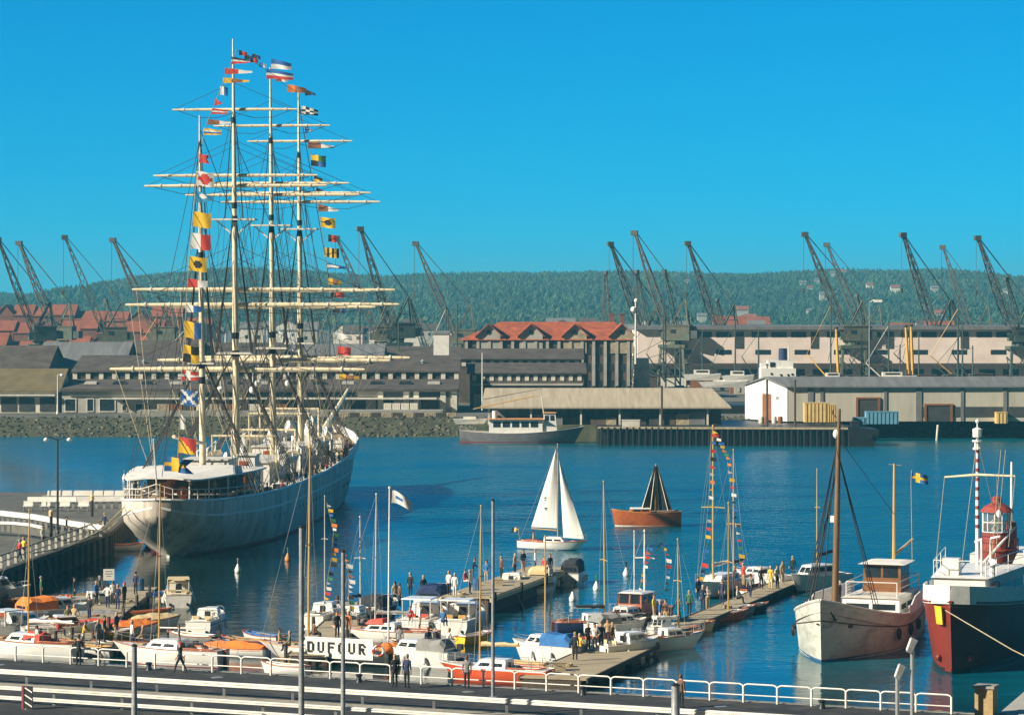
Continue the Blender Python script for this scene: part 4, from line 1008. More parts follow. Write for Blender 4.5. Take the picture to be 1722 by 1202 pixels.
# masts and yards ------------------------------------------------
RK = math.tan(R(2.6))
def mast(s, zb, zt, tops, yards, rmax=.36):
    P = lambda z: Vector((0, s-(z-zb)*RK, z))
    b = MB(); lv = [zb, zb+(zt-zb)*.33, zb+(zt-zb)*.62, zb+(zt-zb)*.8, zt]
    b.tube([P(z) for z in lv], [rmax, rmax*.9, rmax*.68, rmax*.5, rmax*.22], 10)
    rad = lambda z: float(np.interp(z, lv, [rmax, rmax*.9, rmax*.68, rmax*.5, rmax*.22]))
    for z in (zb+(zt-zb)*.3, zb+(zt-zb)*.34, zb+(zt-zb)*.6, zb+(zt-zb)*.63, zb+(zt-zb)*.82):
        b.tube([P(z-.3), P(z+.3)], rad(z)*1.13, 10, mi=1)
    m = b.build('mast', [M['cream'], M['black']], SH, True)
    for z, hl in tops:
        b = MB(); c = P(z)
        if hl > 1.5:
            b.box(c+Vector((0, .1, 0)), (hl*2, 1.7, .16))
            for k in (-1, 1): b.beam(c+Vector((k*hl*.9, 0, 0)), c+Vector((k*.25, 0, -1.4)), .12)
        else: b.box(c, (hl*2, 1.2, .12))
        b.build('top_platform', M['offwhite'], m)
    for z, hl, r in yards:
        c = P(z)+Vector((0, .55, 0)); b = MB()
        b.tube([c+Vector((-hl, 0, 0)), c+Vector((-hl*.93, 0, 0)), c+Vector((-hl*.5, 0, 0)), c, c+Vector((hl*.5, 0, 0)), c+Vector((hl*.93, 0, 0)), c+Vector((hl, 0, 0))], [r*.45, r*.62, r*.9, r, r*.9, r*.62, r*.45], 8)
        for u in (-.82, -.6, -.35, -.12, .12, .35, .6, .82): b.tube([c+Vector((u*hl-.08, 0, 0)), c+Vector((u*hl+.08, 0, 0))], r*1.08, 8, mi=1)
        y = b.build('yard', [M['cream'], M['offwhite']], m, True)
        b = MB()                                                # foot rope and lifts
        for k in (-1, 1):
            b.tube([c+Vector((k*hl*.95, 0, 0)), c+Vector((k*hl*.6, .2, -.75)), c+Vector((k*hl*.3, .2, -.8)), c+Vector((0, .2, -.3))], .028, 4, cap=False)
            b.tube([c+Vector((k*hl*.95, 0, .1)), P(min(zt, z+hl*.42))], .022, 4, cap=False)
        b.build('foot_rope', M['rigging'], y)
        if r > .2:                                              # brace lines to deck / next mast
            b = MB()
            for k in (-1, 1): b.tube([c+Vector((k*hl*.96, 0, 0)), Vector((k*5.0, s-14 if s > 20 else s-10, SI(max(s-14, 0))[0][1]+.2))], .024, 4, cap=False)
            b.each('brace', M['rope'], y)
    return m, P
def shrouds(m, P, s, z_low, z_mid, z_top, dk=6.4, hm=1.75, ht=.9):
    zd = SI(s)[0][1]
    for sd in (-1, 1):
        b = MB(); tops = P(z_low)
        feet = [Vector((sd*min(dk, SI(s-1.5-k*1.1)[0][0]), s-1.0-k*1.1, SI(s-1.5-k*1.1)[0][1])) for k in range(5)]
        for f in feet: b.tube([f, tops+Vector((sd*.3, 0, 0))], .05, 4, cap=False)
        n = 17
        for i in range(1, n):
            u = i/n; b.tube([feet[0].lerp(tops+Vector((sd*.3, 0, 0)), u), feet[-1].lerp(tops+Vector((sd*.3, 0, 0)), u)], .022, 3, cap=False)
        b.build('shrouds', M['rigging'], m)
        b = MB(); t2 = P(z_mid)
        ft = [tops+Vector((sd*hm, -.2-.55*k, .1)) for k in range(3)]
        for f in ft: b.tube([f, t2+Vector((sd*.2, 0, 0))], .045, 4, cap=False)
        for i in range(1, 22):
            u = i/22; b.tube([ft[0].lerp(t2+Vector((sd*.2, 0, 0)), u), ft[-1].lerp(t2+Vector((sd*.2, 0, 0)), u)], .02, 3, cap=False)
        b.build('topmast_shrouds', M['rigging'], m)
        b = MB(); t3 = P(z_top)
        for k in range(2): b.tube([t2+Vector((sd*ht, -.1-.4*k, .1)), t3+Vector((sd*.1, 0, 0))], .032, 4, cap=False)
        for i in range(1, 16):
            u = i/16; b.tube([(t2+Vector((sd*ht, -.1, .1))).lerp(t3, u), (t2+Vector((sd*ht, -.5, .1))).lerp(t3, u)], .016, 3, cap=False)
        b.build('topgallant_shrouds', M['rigging'], m)
        b = MB()
        for k, zz in enumerate((z_mid, z_mid+4, z_top)): b.tube([Vector((sd*min(dk, SI(s-8-k)[0][0]), s-8-k*1.3, SI(s-8)[0][1])), P(zz)], .028, 4, cap=False)
        b.build('backstay', M['rigging'], m)
m0, P0 = mast(14, 4.6, 39.2, [(16.5, 1.2), (28, .6)], [], .32); shrouds(m0, P0, 14, 16.5, 28, 37, 6.0, 1.2, .6)
m1, P1 = mast(31, 4.0, 47.6, [(17.1, 1.8), (30.1, 2.1)], [(40.8, 6.15, .15), (34.4, 8.1, .17), (33.4, 9.0, .19), (23.3, 10.3, .22), (21.8, 11.0, .24), (15.5, 12.6, .28)])
shrouds(m1, P1, 31, 17.0, 30, 41)
m2, P2 = mast(52, 4.3, 46.4, [(17.2, 1.8), (30.0, 2.1)], [(40.4, 6.15, .15), (34.4, 8.1, .17), (33.2, 9.2, .19), (23.2, 10.3, .22), (21.5, 10.8, .24), (15.9, 12.3, .28)])
shrouds(m2, P2, 52, 17.0, 30, 40)
m3, P3 = mast(70, 6.0, 45.2, [(17.4, 1.8), (30.0, 2.0)], [(39.7, 5.85, .15), (34.0, 7.9, .17), (33.0, 8.9, .19), (23.3, 10.5, .22), (21.7, 11.0, .24), (15.8, 12.1, .28)])
shrouds(m3, P3, 70, 17.2, 30, 39)
b = MB()
for (Pa, sa), (Pb, sb) in (((P1, 31), (P0, 14)), ((P2, 52), (P1, 31)), ((P3, 70), (P2, 52))):
    for za, zb in ((38, 30), (30, 17.5), (24, 13), (17, 6.5)):
        b.tube([Pb(za), Pa(zb)], .04, 4, cap=False)
for za, yy, zz in ((44, 105.5, 11.2), (36, 102, 10.3), (30, 97, 9.2), (24, 92, 8.2), (17, 90, 7.6)): b.tube([P3(za), Vector((0, yy, zz))], .04, 4, cap=False)
b.tube([P0(37), Vector((0, -5, 5.6))], .03, 4, cap=False)
b.build('stay', M['rigging'], SH)
b = MB(); c = P0(9.2); b.tube([c+Vector((0, -.4, 0)), c+Vector((0, -13, 1.2))], .17, 8); b.build('spanker_boom', M['cream'], m0, True)
# running rigging gathered at the masts
rs = random.Random(9)
for P, s in ((P1, 31), (P2, 52), (P3, 70)):
    b = MB()
    for k in range(26):
        zz = rs.choice((15.5, 17, 21.5, 23, 30, 33)); x = rs.uniform(-3.5, 3.5)*(1 if zz < 30 else .5)
        sd = rs.choice((-1, 1)); b.tube([P(zz)+Vector((x, .4, 0)), Vector((sd*rs.uniform(2.5, 6.2), s+rs.uniform(-5, 4), SI(s)[0][1]+rs.uniform(-.5, .2)))], .021, 3, cap=False)
    b.build('running_rigging', M['rope'] if s != 52 else M['rigging'], SH)
for P, s in ((P1, 31), (P2, 52)):                               # round lamps / tackle under the lower yards
    for x in (-1.0, 1.0):
        b = MB(); c = P(13.5)+Vector((x*1.6, .3, 0)); b.ell(c, .38, 8, 6); b.tube([c, P(15.4)+Vector((x*1.6, .5, 0))], .04, 4); b.build('deck_light', M['lamp'], SH, True)
# gangway stairs and mooring ropes
MW = SH.matrix_world
def ship_pt(x, s, z):
    a = R(5.2); return Vector((-29.7+x*math.cos(a)+s*math.sin(a), 259.6-x*math.sin(a)+s*math.cos(a), z))

# ---------------------------------------------------------------- flags
FC = dict(r=(.62, .05, .03), w=(.80, .79, .75), y=(.85, .52, .02), b=(.03, .14, .42), k=(.02, .02, .02), g=(.05, .22, .08), n=(.30, .12, .05), c=(.04, .28, .50), o=(.75, .22, .03))
FM = {k: mat('flag_cloth_'+{'r': 'red', 'w': 'white', 'y': 'yellow', 'b': 'blue', 'k': 'black', 'g': 'green', 'n': 'brown', 'c': 'light_blue', 'o': 'orange'}[k], v, .75, .08, 3) for k, v in FC.items()}
def flagmesh(w_, h, pat, shape='rect', wave=.12, droop=.0, nx=12, ny=8):
    """waving cloth, hoist at x = 0; the pattern follows pat(u, v) with v from the foot up"""
    b = MB(); keys = []; th = .012
    def sh(u): return {'rect': 1.0, 'pennant': 1-.72*u, 'swallow': 1.0, 'taper': 1-.35*u, 'tri': 1-.97*u}[shape]
    def pt(u, v, o=0):
        vv = .5+(v-.5)*sh(u)
        x = u*w_
        if shape == 'swallow' and u > .7: x -= (u-.7)/.3*.28*w_*(1-abs(2*v-1))
        return (x, wave*math.sin(u*6.5+v*1.3)*(.35+u)+o, (vv-1)*h-droop*u*u*h+.05*h*math.sin(u*5+1))
    fr = [pt(i/nx, j/ny, -th) for j in range(ny+1) for i in range(nx+1)]
    bk = [pt(i/nx, j/ny, th) for j in range(ny+1) for i in range(nx+1)]
    o = len(fr); b.v = fr+bk
    for j in range(ny):
        for i in range(nx):
            k = pat((i+.5)/nx, (j+.5)/ny)
            if k not in keys: keys.append(k)
            a = j*(nx+1)+i; q = [a, a+1, a+nx+2, a+nx+1]
            b.f.append(q); b.m.append(keys.index(k)); b.f.append([o+z for z in reversed(q)]); b.m.append(keys.index(k))
    def edge(a, c): b.f.append([a, c, c+o, a+o]); b.m.append(0)
    for i in range(nx): edge(i, i+1); edge(ny*(nx+1)+i, ny*(nx+1)+i+1)
    for j in range(ny): edge(j*(nx+1), (j+1)*(nx+1)); edge(j*(nx+1)+nx, (j+1)*(nx+1)+nx)
    return b, [FM[k] for k in keys]
def flag(name, label, p, w_, h, pat, shape='rect', wave=.12, droop=0., rz=0., group=None, cat='flag', tilt=0.0):
    b, ms = flagmesh(w_, h, pat, shape, wave, droop)
    o = tag(b.build(name, ms, None, False), label, cat, group); o.location = p; o.rotation_euler = (0, tilt, rz); return o
PT = {
 'y': lambda u, v: 'y', 'r': lambda u, v: 'r', 'w': lambda u, v: 'w',
 'wr': lambda u, v: 'w' if u < .5 else 'r', 'rw': lambda u, v: 'r' if u < .5 else 'w', 'yb': lambda u, v: 'y' if u < .62 else 'b', 'wb': lambda u, v: 'w' if u < .5 else 'b',
 'ball': lambda u, v: 'k' if ((u-.5)*1.2)**2+(v-.5)**2 < .075 else 'y', 'diam': lambda u, v: 'r' if abs(u-.5)+abs(v-.5) < .47 else 'w',
 'stripe3': lambda u, v: 'rwk'[int(v*3) % 3], 'rwr': lambda u, v: 'w' if .33 < v < .66 else 'r', 'byw': lambda u, v: 'ybwy'[min(3, int(v*4))],
 'quart': lambda u, v: 'y' if (u < .5) == (v > .5) else 'k', 'salt': lambda u, v: 'w' if abs(u-v) < .14 or abs(u+v-1) < .14 else 'b',
 'cross': lambda u, v: 'w' if abs(v-.5) < .13 or abs(u-.38) < .11 else 'r', 'diag': lambda u, v: 'y' if v < 1-u else 'r',
 'swe': lambda u, v: 'y' if abs(v-.5) < .13 or abs(u-.36) < .10 else 'b', 'spot': lambda u, v: 'w' if ((u-.45)*1.2)**2+(v-.6)**2 < .06 else 'c',
 'vyk': lambda u, v: 'yk'[int(u*6) % 2], 'nw': lambda u, v: 'n' if u < .5 else 'w', 'yn': lambda u, v: 'y' if (u < .3 or u > .75) else 'n',
 'bwb': lambda u, v: 'w' if .3 < v < .7 and u < .6 else 'b', 'chk': lambda u, v: 'k' if (int(u*4)+int(v*3)) % 2 else 'w', 'quad': lambda u, v: ('y' if v > .5 else 'k') if u < .5 else ('g' if v > .5 else 'b'),
 'bw': lambda u, v: 'b' if v > .5 else 'w', 'bwr': lambda u, v: 'b' if v > .66 else ('w' if v > .33 else 'r'), 'no': lambda u, v: 'n' if u > .4 else 'o', 'ky': lambda u, v: 'k' if v > .45 else 'y',
 'dk': lambda u, v: 'k' if u < .6 else 'b', 'kr': lambda u, v: 'k' if u < .4 else 'r', 'kw': lambda u, v: 'b' if u < .55 else 'w'}
def lineY(py, y0, Y0_, y1, Y1_): return Y0_+(Y1_-Y0_)*(py-y0)/(y1-y0)
LF = [  # x, y (top left), width, height px, pattern, shape, label
 (389, 96, 29, 12, 'stripe3', 'pennant', 'red, white and black striped pennant, topmost on the left dressing line'),
 (378, 115, 42, 10, 'rw', 'pennant', 'red and white pennant second from the top of the left dressing line'),
 (375, 131, 40, 9, 'yn', 'pennant', 'yellow and brown pennant near the top of the second mast'),
 (370, 146, 12, 13, 'wb', 'rect', 'small white and blue flag left of the second mast'),
 (361, 166, 12, 12, 'r', 'tri', 'small red triangular flag above the highest yard'),
 (356, 183, 25, 9, 'rwr', 'taper', 'red flag with white stripe lying across the highest yard'),
 (350, 201, 35, 9, 'nw', 'pennant', 'whitish pennant just below the highest yard'),
 (342, 216, 28, 11, 'byw', 'taper', 'yellow and blue striped flag left of the second mast'),
 (335, 260, 16, 13, 'r', 'swallow', 'plain red swallow-tailed flag at the aftermost mast'),
 (330, 289, 27, 22, 'diam', 'rect', 'white flag with red diamond at the aftermost mast'),
 (328, 321, 27, 20, 'spot', 'pennant', 'light blue flag with white spot at the aftermost mast'),
 (325, 357, 27, 23, 'y', 'rect', 'plain yellow square flag on the left dressing line'),
 (321, 393, 30, 24, 'wr', 'rect', 'half white half red flag on the left dressing line'),
 (318, 432, 27, 22, 'ball', 'rect', 'yellow flag with black disc before the aftermost mast'),
 (316, 469, 30, 14, 'rw', 'taper', 'red and white flag just above the long yards'),
 (312, 512, 24, 13, 'wb', 'taper', 'small white and blue flag below the long yards'),
 (310, 541, 26, 25, 'yb', 'rect', 'yellow and blue flag in front of the grey roofs'),
 (308, 581, 24, 26, 'quart', 'rect', 'yellow and black quartered flag on the left dressing line'),
 (306, 622, 26, 17, 'cross', 'taper', 'red flag with white cross over the far shed roof'),
 (304, 656, 26, 23, 'salt', 'rect', 'blue flag with white diagonal cross before the pale shed wall'),
 (303, 697, 8, 24, 'w', 'taper', 'narrow white flag low on the left dressing line'),
 (300, 736, 27, 24, 'diag', 'rect', 'red and yellow diagonally divided flag above the stern')]
for x, y, w_, h, pt_, shp, lab in LF:
    Y = lineY(y, 85, 288.0, 250, 270.5) if y < 250 else lineY(y, 250, 270.5, 775, 257.0); k = Y/F*1.1
    flag('signal_flag', lab, A(x, y, Y), w_*k, h*k, PT[pt_], shp, .07*w_*k/2, .05)
RF = [
 (402, 85, 14, 9, 'kr', 'taper', 'dark flag first on the line from the second mast top'), (411, 92, 14, 9, 'dk', 'taper', 'dark blue flag second on the line between the mast tops'), (421, 96, 13, 10, 'kr', 'taper', 'dark red flag third on the line between the mast tops'),
 (424, 91, 14, 9, 'dk', 'taper', 'dark flag above the third on the line between the mast tops'), (436, 105, 12, 9, 'kw', 'taper', 'blue and white flag last before the third mast top'),
 (456, 100, 34, 17, 'bw', 'taper', 'large blue and white flag flying at the third mast top'), (448, 117, 45, 17, 'bwr', 'taper', 'large blue, white and red flag at the third mast top'),
 (464, 128, 20, 10, 'nw', 'taper', 'brown and white flag right of the third mast top'), (483, 143, 32, 13, 'no', 'taper', 'orange brown flag above the foremast top'), (513, 151, 18, 11, 'dk', 'pennant', 'thin dark pennant flying right of the foremast top'),
 (507, 179, 28, 15, 'chk', 'taper', 'dark and white checked flag below the foremast top'), (513, 211, 13, 15, 'kw', 'tri', 'small dark blue and white triangular flag right of the foremast'),
 (518, 238, 44, 13, 'nw', 'pennant', 'brown and white pennant right of the foremast'), (523, 261, 25, 19, 'quad', 'rect', 'flag of four colours, yellow, black, green and blue'), (528, 296, 14, 11, 'ky', 'taper', 'small dark and yellow flag at the end of the upper yards'),
 (532, 316, 14, 8, 'dk', 'tri', 'tiny dark flag between the upper yards'), (535, 344, 34, 13, 'nw', 'pennant', 'brown and white pennant below the upper yards'), (539, 366, 25, 17, 'ball', 'rect', 'yellow flag with black disc right of the foremast'),
 (552, 395, 14, 12, 'kr', 'rect', 'dark red flag beside the leaning crane jib'), (546, 417, 24, 16, 'vyk', 'rect', 'yellow and black striped flag right of the foremast'), (550, 443, 34, 10, 'bwb', 'pennant', 'blue and white pennant against the hill'),
 (552, 468, 22, 11, 'yn', 'taper', 'yellow and dark flag against the hill above the long yards'), (556, 487, 22, 13, 'kr', 'rect', 'dark red flag crossing the long yards'), (560, 514, 20, 12, 'dk', 'rect', 'dark flag below the long yards on the bow line'),
 (566, 560, 26, 12, 'w', 'taper', 'plain white flag low on the bow line'), (568, 583, 22, 14, 'r', 'rect', 'plain red flag low on the bow line'), (570, 629, 34, 9, 'yn', 'taper', 'yellow and brown flag lowest on the bow line')]
for x, y, w_, h, pt_, shp, lab in RF:
    if x < 450: Y = 290+(x-400)*.38
    elif y < 170: Y = 309+(x-450)*.33
    else: Y = lineY(y, 160, 328.0, 660, 352.0)
    k = Y/F
    flag('signal_flag', lab, A(x, y, Y), w_*k, h*k, PT[pt_], shp, .05*w_*k, .22 if shp in ('pennant', 'taper') else .05, 0, None)
flag('ensign', 'large swallow-tailed blue and yellow cross flag flying at the stern of the tall ship', A(276, 769, 253.5), 50*253.5/F, 24*253.5/F, PT['swe'], 'swallow', .22, .15)
b = MB(); b.tube([A(398, 84, 288), A(345, 215, 274), A(331, 290, 269.5), A(318, 440, 265.6), A(304, 660, 260), A(299, 775, 257)], .03, 4); solo(b, 'dressing_line', M['rope'], 'thin flag line from the second mast down to the stern', 'rope')
b = MB(); b.tube([A(397, 84, 290), A(447, 118, 309), A(499, 158, 327), A(523, 262, 333), A(546, 420, 340), A(570, 630, 350), A(578, 690, 354)], .03, 4); solo(b, 'dressing_line', M['rope'], 'thin flag line over the mast tops and down to the bow', 'rope')
# ================================================================ boat builders (bow towards local +y)
def head(deg): return -R(deg)                                   # heading measured clockwise from straight away
class Hull:
    def __init__(s, L, B, fb, fm, fs, tr=.7, rake=.10, full=.75, draft=.35, k=.86, tum=0.0, umax=.42):
        s.L, s.B, s.fb, s.fm, s.fs, s.tr, s.rake, s.full, s.draft, s.k, s.umax = L, B, fb, fm, fs, tr, rake, full, draft, k, umax
    def w(s, u):
        m = s.umax
        if u < m: return s.B/2*(s.tr+(1-s.tr)*math.sin(math.pi/2*u/m))
        return max(.015, s.B/2*max(0, math.cos(math.pi/2*(u-m)/(1-m)))**s.full)
    def z(s, u):
        return s.fm+(s.fb-s.fm)*((u-.4)/.6)**2 if u > .4 else s.fm+(s.fs-s.fm)*((.4-u)/.4)**2
    def y(s, u, z=None):
        y = -s.L/2+u*s.L
        if z is not None and u > .5:
            y += s.rake*s.L*((u-.5)/.5)**2*(z/s.z(u)-1)
        return y
    def sec(s, u):
        w_, zs = s.w(u), s.z(u); kk = s.k*(1-.35*max(0, (u-.55)/.45)**1.5)
        P = [(w_, zs), (w_*(.55+.45*kk)*1.0 if u > .6 else w_*.99, zs*.55), (w_*kk, .0), (w_*kk*.6, -s.draft*.6), (.012, -s.draft)]
        return [(x, s.y(u, z), z) for x, z in P]
    def us(s, n=16): return [i/n for i in range(n+1)]
    def side_x(s, u, z):
        p = s.sec(u)[::-1]
        return float(np.interp(z, [q[2] for q in p], [q[0] for q in p]))
def hull_parts(t, H, hm, dm, boot=None, bh=.12, rail=None, drop=.03, cock=None, cz=.5, inner=None, n=16, rail_r=.03, strake=None, strake_z=.75):
    us = H.us(n)
    b = MB(); rows = []
    for u in us:
        p = H.sec(u); rows.append(p+[(-x, y, z) for x, y, z in reversed(p)])
    m = len(rows[0]); b.v = [v for r in rows for v in r]
    for i in range(n):
        for k in range(m-1): b.f.append([i*m+k, i*m+k+1, (i+1)*m+k+1, (i+1)*m+k]); b.m.append(0)
    b.f.append(list(range(m))); b.m.append(0)
    b.build('hull', hm, t, True)
    def band(name, z0, z1, off, mt):
        for sd in (-1, 1):
            b = MB(); pv = None
            for u in us:
                za, zb = (z0(u), z1(u)) if callable(z0) else (z0, z1)
                c = []
                for o in (off, -.03):
                    for z in (za, zb): c.append((sd*(H.side_x(u, z)+o), H.y(u, z)+(o*.3 if u > .9 else 0)-(.01 if u == 0 else 0), z))
                if pv: b.add([pv[0], c[0], c[1], pv[1], pv[2], c[2], c[3], pv[3]], [(0, 1, 2, 3), (4, 0, 3, 7), (3, 2, 6, 7), (5, 4, 7, 6), (1, 0, 4, 5)])
                pv = c
            b.build(name, mt, t)
    if boot: band('boot_stripe', -.02, bh, .012, boot)
    if strake: band('rubbing_strake', lambda u: H.z(u)*strake_z, lambda u: H.z(u)*strake_z+.07, .035, strake)
    # deck with an optional open cockpit
    b = MB(); pv = None
    for u in us:
        w_ = H.w(u)-.01; z = H.z(u)-drop; y = H.y(u); iw = w_*.58
        c = [(-w_, y, z), (-iw, y, z+.03), (iw, y, z+.03), (w_, y, z)]
        if pv:
            pu, p = pv
            b.add(p+c, [(0, 1, 5, 4), (2, 3, 7, 6)])
            if not (cock and cock[0] <= (pu+u)/2 <= cock[1]): b.add(p+c, [(1, 2, 6, 5)])
            else:
                fl = [(q[0]*.9, q[1], q[2]-cz) for q in (p[1], p[2], c[2], c[1])]
                b.add([p[1], c[1], fl[3], fl[0], p[2], c[2], fl[2], fl[1]], [(0, 1, 2, 3), (4, 5, 6, 7), (3, 2, 6, 7)])
        pv = (u, c)
    b.build('deck', dm, t)
    if cock:
        ins = [u for u in us if cock[0]-.04 <= u <= cock[1]+.04]
        b = MB(); pts = [(-(H.w(u)*.58), H.y(u), H.z(u)-drop+.1) for u in ins]+[(H.w(u)*.58, H.y(u), H.z(u)-drop+.1) for u in reversed(ins)]
        b.tube(pts+[pts[0]], .05, 6); b.build('cockpit_coaming', inner or M['mahog'], t)
        for q in (.35, .75):
            u = cock[0]+(cock[1]-cock[0])*q; b = MB(); b.box((0, H.y(u), H.z(u)-drop-cz*.45), (H.w(u)*.95, .35, .06)); b.build('thwart', inner or M['teak'], t)
    if rail:
        b = MB()
        for sd in (-1, 1): b.tube([(sd*(H.w(u)-.01), H.y(u), H.z(u)+.01) for u in us], rail_r, 5)
        b.tube([(-H.w(0), H.y(0)-.01, H.z(0)+.01), (H.w(0), H.y(0)-.01, H.z(0)+.01)], rail_r, 5)
        b.build('toe_rail', rail, t)
def cabin(t, y0, y1, w0, w1, z, h, m, sf=.35, sa=.06, taper=.86, win=3, name='cabin', roofm=None, wm=None, wz0=.4, wz1=.82, front=True, aft=False, wn='window', roof_over=.05):
    """tapered deckhouse from y0 (aft) to y1 (fore); windows are its sub-parts"""
    B_ = [Vector((-w0, y0, z)), Vector((w0, y0, z)), Vector((w1, y1, z)), Vector((-w1, y1, z))]
    T_ = [Vector((-w0*taper, y0+sa*h, z+h)), Vector((w0*taper, y0+sa*h, z+h)), Vector((w1*taper, y1-sf*h, z+h)), Vector((-w1*taper, y1-sf*h, z+h))]
    b = MB(); b.hexa(B_, T_); o = b.build(name, m, t)
    b = MB(); e = roof_over
    up = Vector((0, 0, 1))
    R_ = [T_[0]+Vector((-e, -e, .003)), T_[1]+Vector((e, -e, .003)), T_[2]+Vector((e, e, .003)), T_[3]+Vector((-e, e, .003))]
    cr = [(p*.9+sum(T_, Vector())/4*.1)+up*.09 for p in T_]
    b.hexa(R_, cr); b.build('roof', roofm or m, o)
    for q in ([B_[1], B_[2], T_[2], T_[1]], [B_[3], B_[0], T_[0], T_[3]]):
        for k in range(win):
            g = 1/win; b = MB(); b.panel(q, .06+.88*(k+.1)*g, .06+.88*(k+.9)*g, wz0, wz1, .012, 0, .01); b.build(wn, wm or M['glass'], o)
    if front:
        q = [B_[2], B_[3], T_[3], T_[2]]
        for k in range(2): b = MB(); b.panel(q, .07+.46*k, .47+.46*k, wz0, wz1+.04, .012, 0, .01); b.build('windscreen', wm or M['glass'], o)
    if aft:
        q = [B_[0], B_[1], T_[1], T_[0]]
        b = MB(); b.panel(q, .36, .64, .02, .85, .012, 0, .01); b.build('companionway', M['black'], o)
    return o
def spar(t, H, yy, z0, h, r, m, rake=.0, spread=None, sm=None, name='mast', stays=True, both=True):
    tp = Vector((0, yy-rake*h, z0+h))
    b = MB(); b.tube([(0, yy, z0), (0, yy-rake*h*.5, z0+h*.5), tp], [r, r*.95, r*.62], 8)
    b.ell(tp, (r*1.1, r*1.1, r*1.6), 6, 4); o = b.build(name, m, t, True)
    if spread:
        for u, hw in spread:
            b = MB(); z = z0+h*u; y = yy-rake*h*u; b.tube([(-hw, y-.05, z), (0, y, z+.05), (hw, y-.05, z)], r*.5, 5); b.build('spreader', sm or m, o)
    if stays:
        b = MB(); g = []
        q = tp-Vector((0, 0, .05))
        wv = H.w(.5)
        if spread:
            hw = spread[0][1]; zz = z0+h*spread[0][0]
            for sd in (-1, 1): b.tube([q, (sd*hw, yy-rake*h*spread[0][0]-.05, zz), (sd*wv, yy-.1, H.z(.5))], .009, 3, cap=False)
        else:
            for sd in (-1, 1): b.tube([q, (sd*wv, yy-.1, H.z(.5))], .009, 3, cap=False)
        b.tube([q, (0, H.y(.985), H.z(1))], .010, 3, cap=False); b.tube([q, (0, H.y(0)+.05, H.z(0))], .010, 3, cap=False)
        b.build('stay', M['wire'], o)
    return o, tp
def pulpit(t, H, bow=True):
    b = MB(); us = (.88, .94, .985) if bow else (0.0, .05, .12)
    pts = [(-H.w(u), H.y(u), H.z(u)+.55) for u in us]; pts = pts+[(-x, y, z) for x, y, z in reversed(pts)] if bow else [(-x, y, z) for x, y, z in reversed(pts)]+pts
    b.tube(pts, .016, 5)
    for p in pts: b.tube([p, (p[0], p[1], p[2]-.55)], .014, 4)
    b.build('pulpit' if bow else 'pushpit', M['chrome'], t)
def lifelines(t, H):
    for sd in (-1, 1):
        b = MB(); pts = [(sd*(H.w(u)-.05), H.y(u), H.z(u)+.52) for u in (.12, .25, .4, .55, .7, .88)]
        b.tube(pts, .008, 4); 
        for p in pts: b.tube([p, (p[0], p[1], p[2]-.52)], .012, 4)
        b.build('lifeline', M['chrome'], t)
def boom(t, y0, y1, z0, z1, m, cover=None, r=.05, fall=.16):
    b = MB(); b.tube([(0, y0, z0), (0, y1, z1)], r, 6); o = b.build('boom', m, t, True)
    if cover:
        b = MB(); n = 8; pts = []; rs = []
        for i in range(n+1):
            u = i/n; pts.append((.02*math.sin(i*2.1), y0+(y1-y0)*(.02+.95*u), z0+(z1-z0)*u+.09+.03*math.sin(i*1.7))); rs.append(fall*(1-.45*u)*(.9+.1*math.sin(i*2.7)))
        b.tube(pts, rs, 8); b.build('sail_cover', cover, o, True)
    return o
def fenders(t, H, us, side=(1, -1)):
    for sd in side:
        for u in us:
            b = MB(); x = sd*(H.w(u)+.1); z = H.z(u)*.45
            b.lathe((x, H.y(u), z-.25), [(.03, 0), (.1, .06), (.1, .44), (.03, .5)], 8); b.tube([(x, H.y(u), z+.2), (sd*H.w(u), H.y(u), H.z(u)+.05)], .012, 4); b.build('fender', M['white'], t)
def sloop(label, p, hd, L=7.5, B=2.4, hm=None, dm=None, boot=None, mast_h=10, mastm=None, mast_u=.60, bm=None, cover=None, cabm=None, boom_z=1.05, boom_len=.36, rakem=0.01, stripe=None, spread=((.55, .45),), fb=1.05, fm=.85, fs=.85, win=2, mr=.06, rails=True, cab=True, name='sailing_yacht', boomup=.08, cat='sailing boat'):
    H = Hull(L, B, fb, fm, fs, .62, .16, .8, .4, .82)
    t = thing(name, label, cat, (p.x, p.y, 0), head(hd))
    hull_parts(t, H, hm or M['gel'], dm or M['gel'], boot, .14, M['mahog'] if stripe is None else stripe, .04, (.10, .34), .55)
    zd = H.z(.5)-.02
    if cab:
        cabin(t, H.y(.36), H.y(.66), H.w(.36)*.66, H.w(.66)*.62, zd-.03, .46, cabm or M['gel'], .9, .05, .82, win, wz0=.3, wz1=.75, front=False, aft=True)
        b = MB(); b.box((0, H.y(.74), H.z(.74)+.06), (.5, .5, .1)); b.build('hatch', M['teak'], t)
    m, tp = spar(t, H, H.y(mast_u), zd+.2, mast_h, mr, mastm or M['alu'], rakem, spread)
    if boom_len: boom(t, H.y(mast_u)-.08, H.y(mast_u)-L*boom_len, zd+boom_z, zd+boom_z+boomup, bm or M['alu'], cover)
    if rails: pulpit(t, H); pulpit(t, H, False); lifelines(t, H)
    b = MB(); b.tube([(0, H.y(.02), H.z(0)+.12), (.12, H.y(.16), H.z(0)+.3)], .025, 5); b.build('tiller', M['varnish'], t)
    b = MB(); b.hexa([(-.02, H.y(0)-.28, -.3), (.02, H.y(0)-.28, -.3), (.02, H.y(0)-.01, -.3), (-.02, H.y(0)-.01, -.3)], [(-.02, H.y(0)-.2, H.z(0)), (.02, H.y(0)-.2, H.z(0)), (.02, H.y(0)-.01, H.z(0)), (-.02, H.y(0)-.01, H.z(0))]); b.build('rudder', M['mahog'], t)
    return t, H, tp
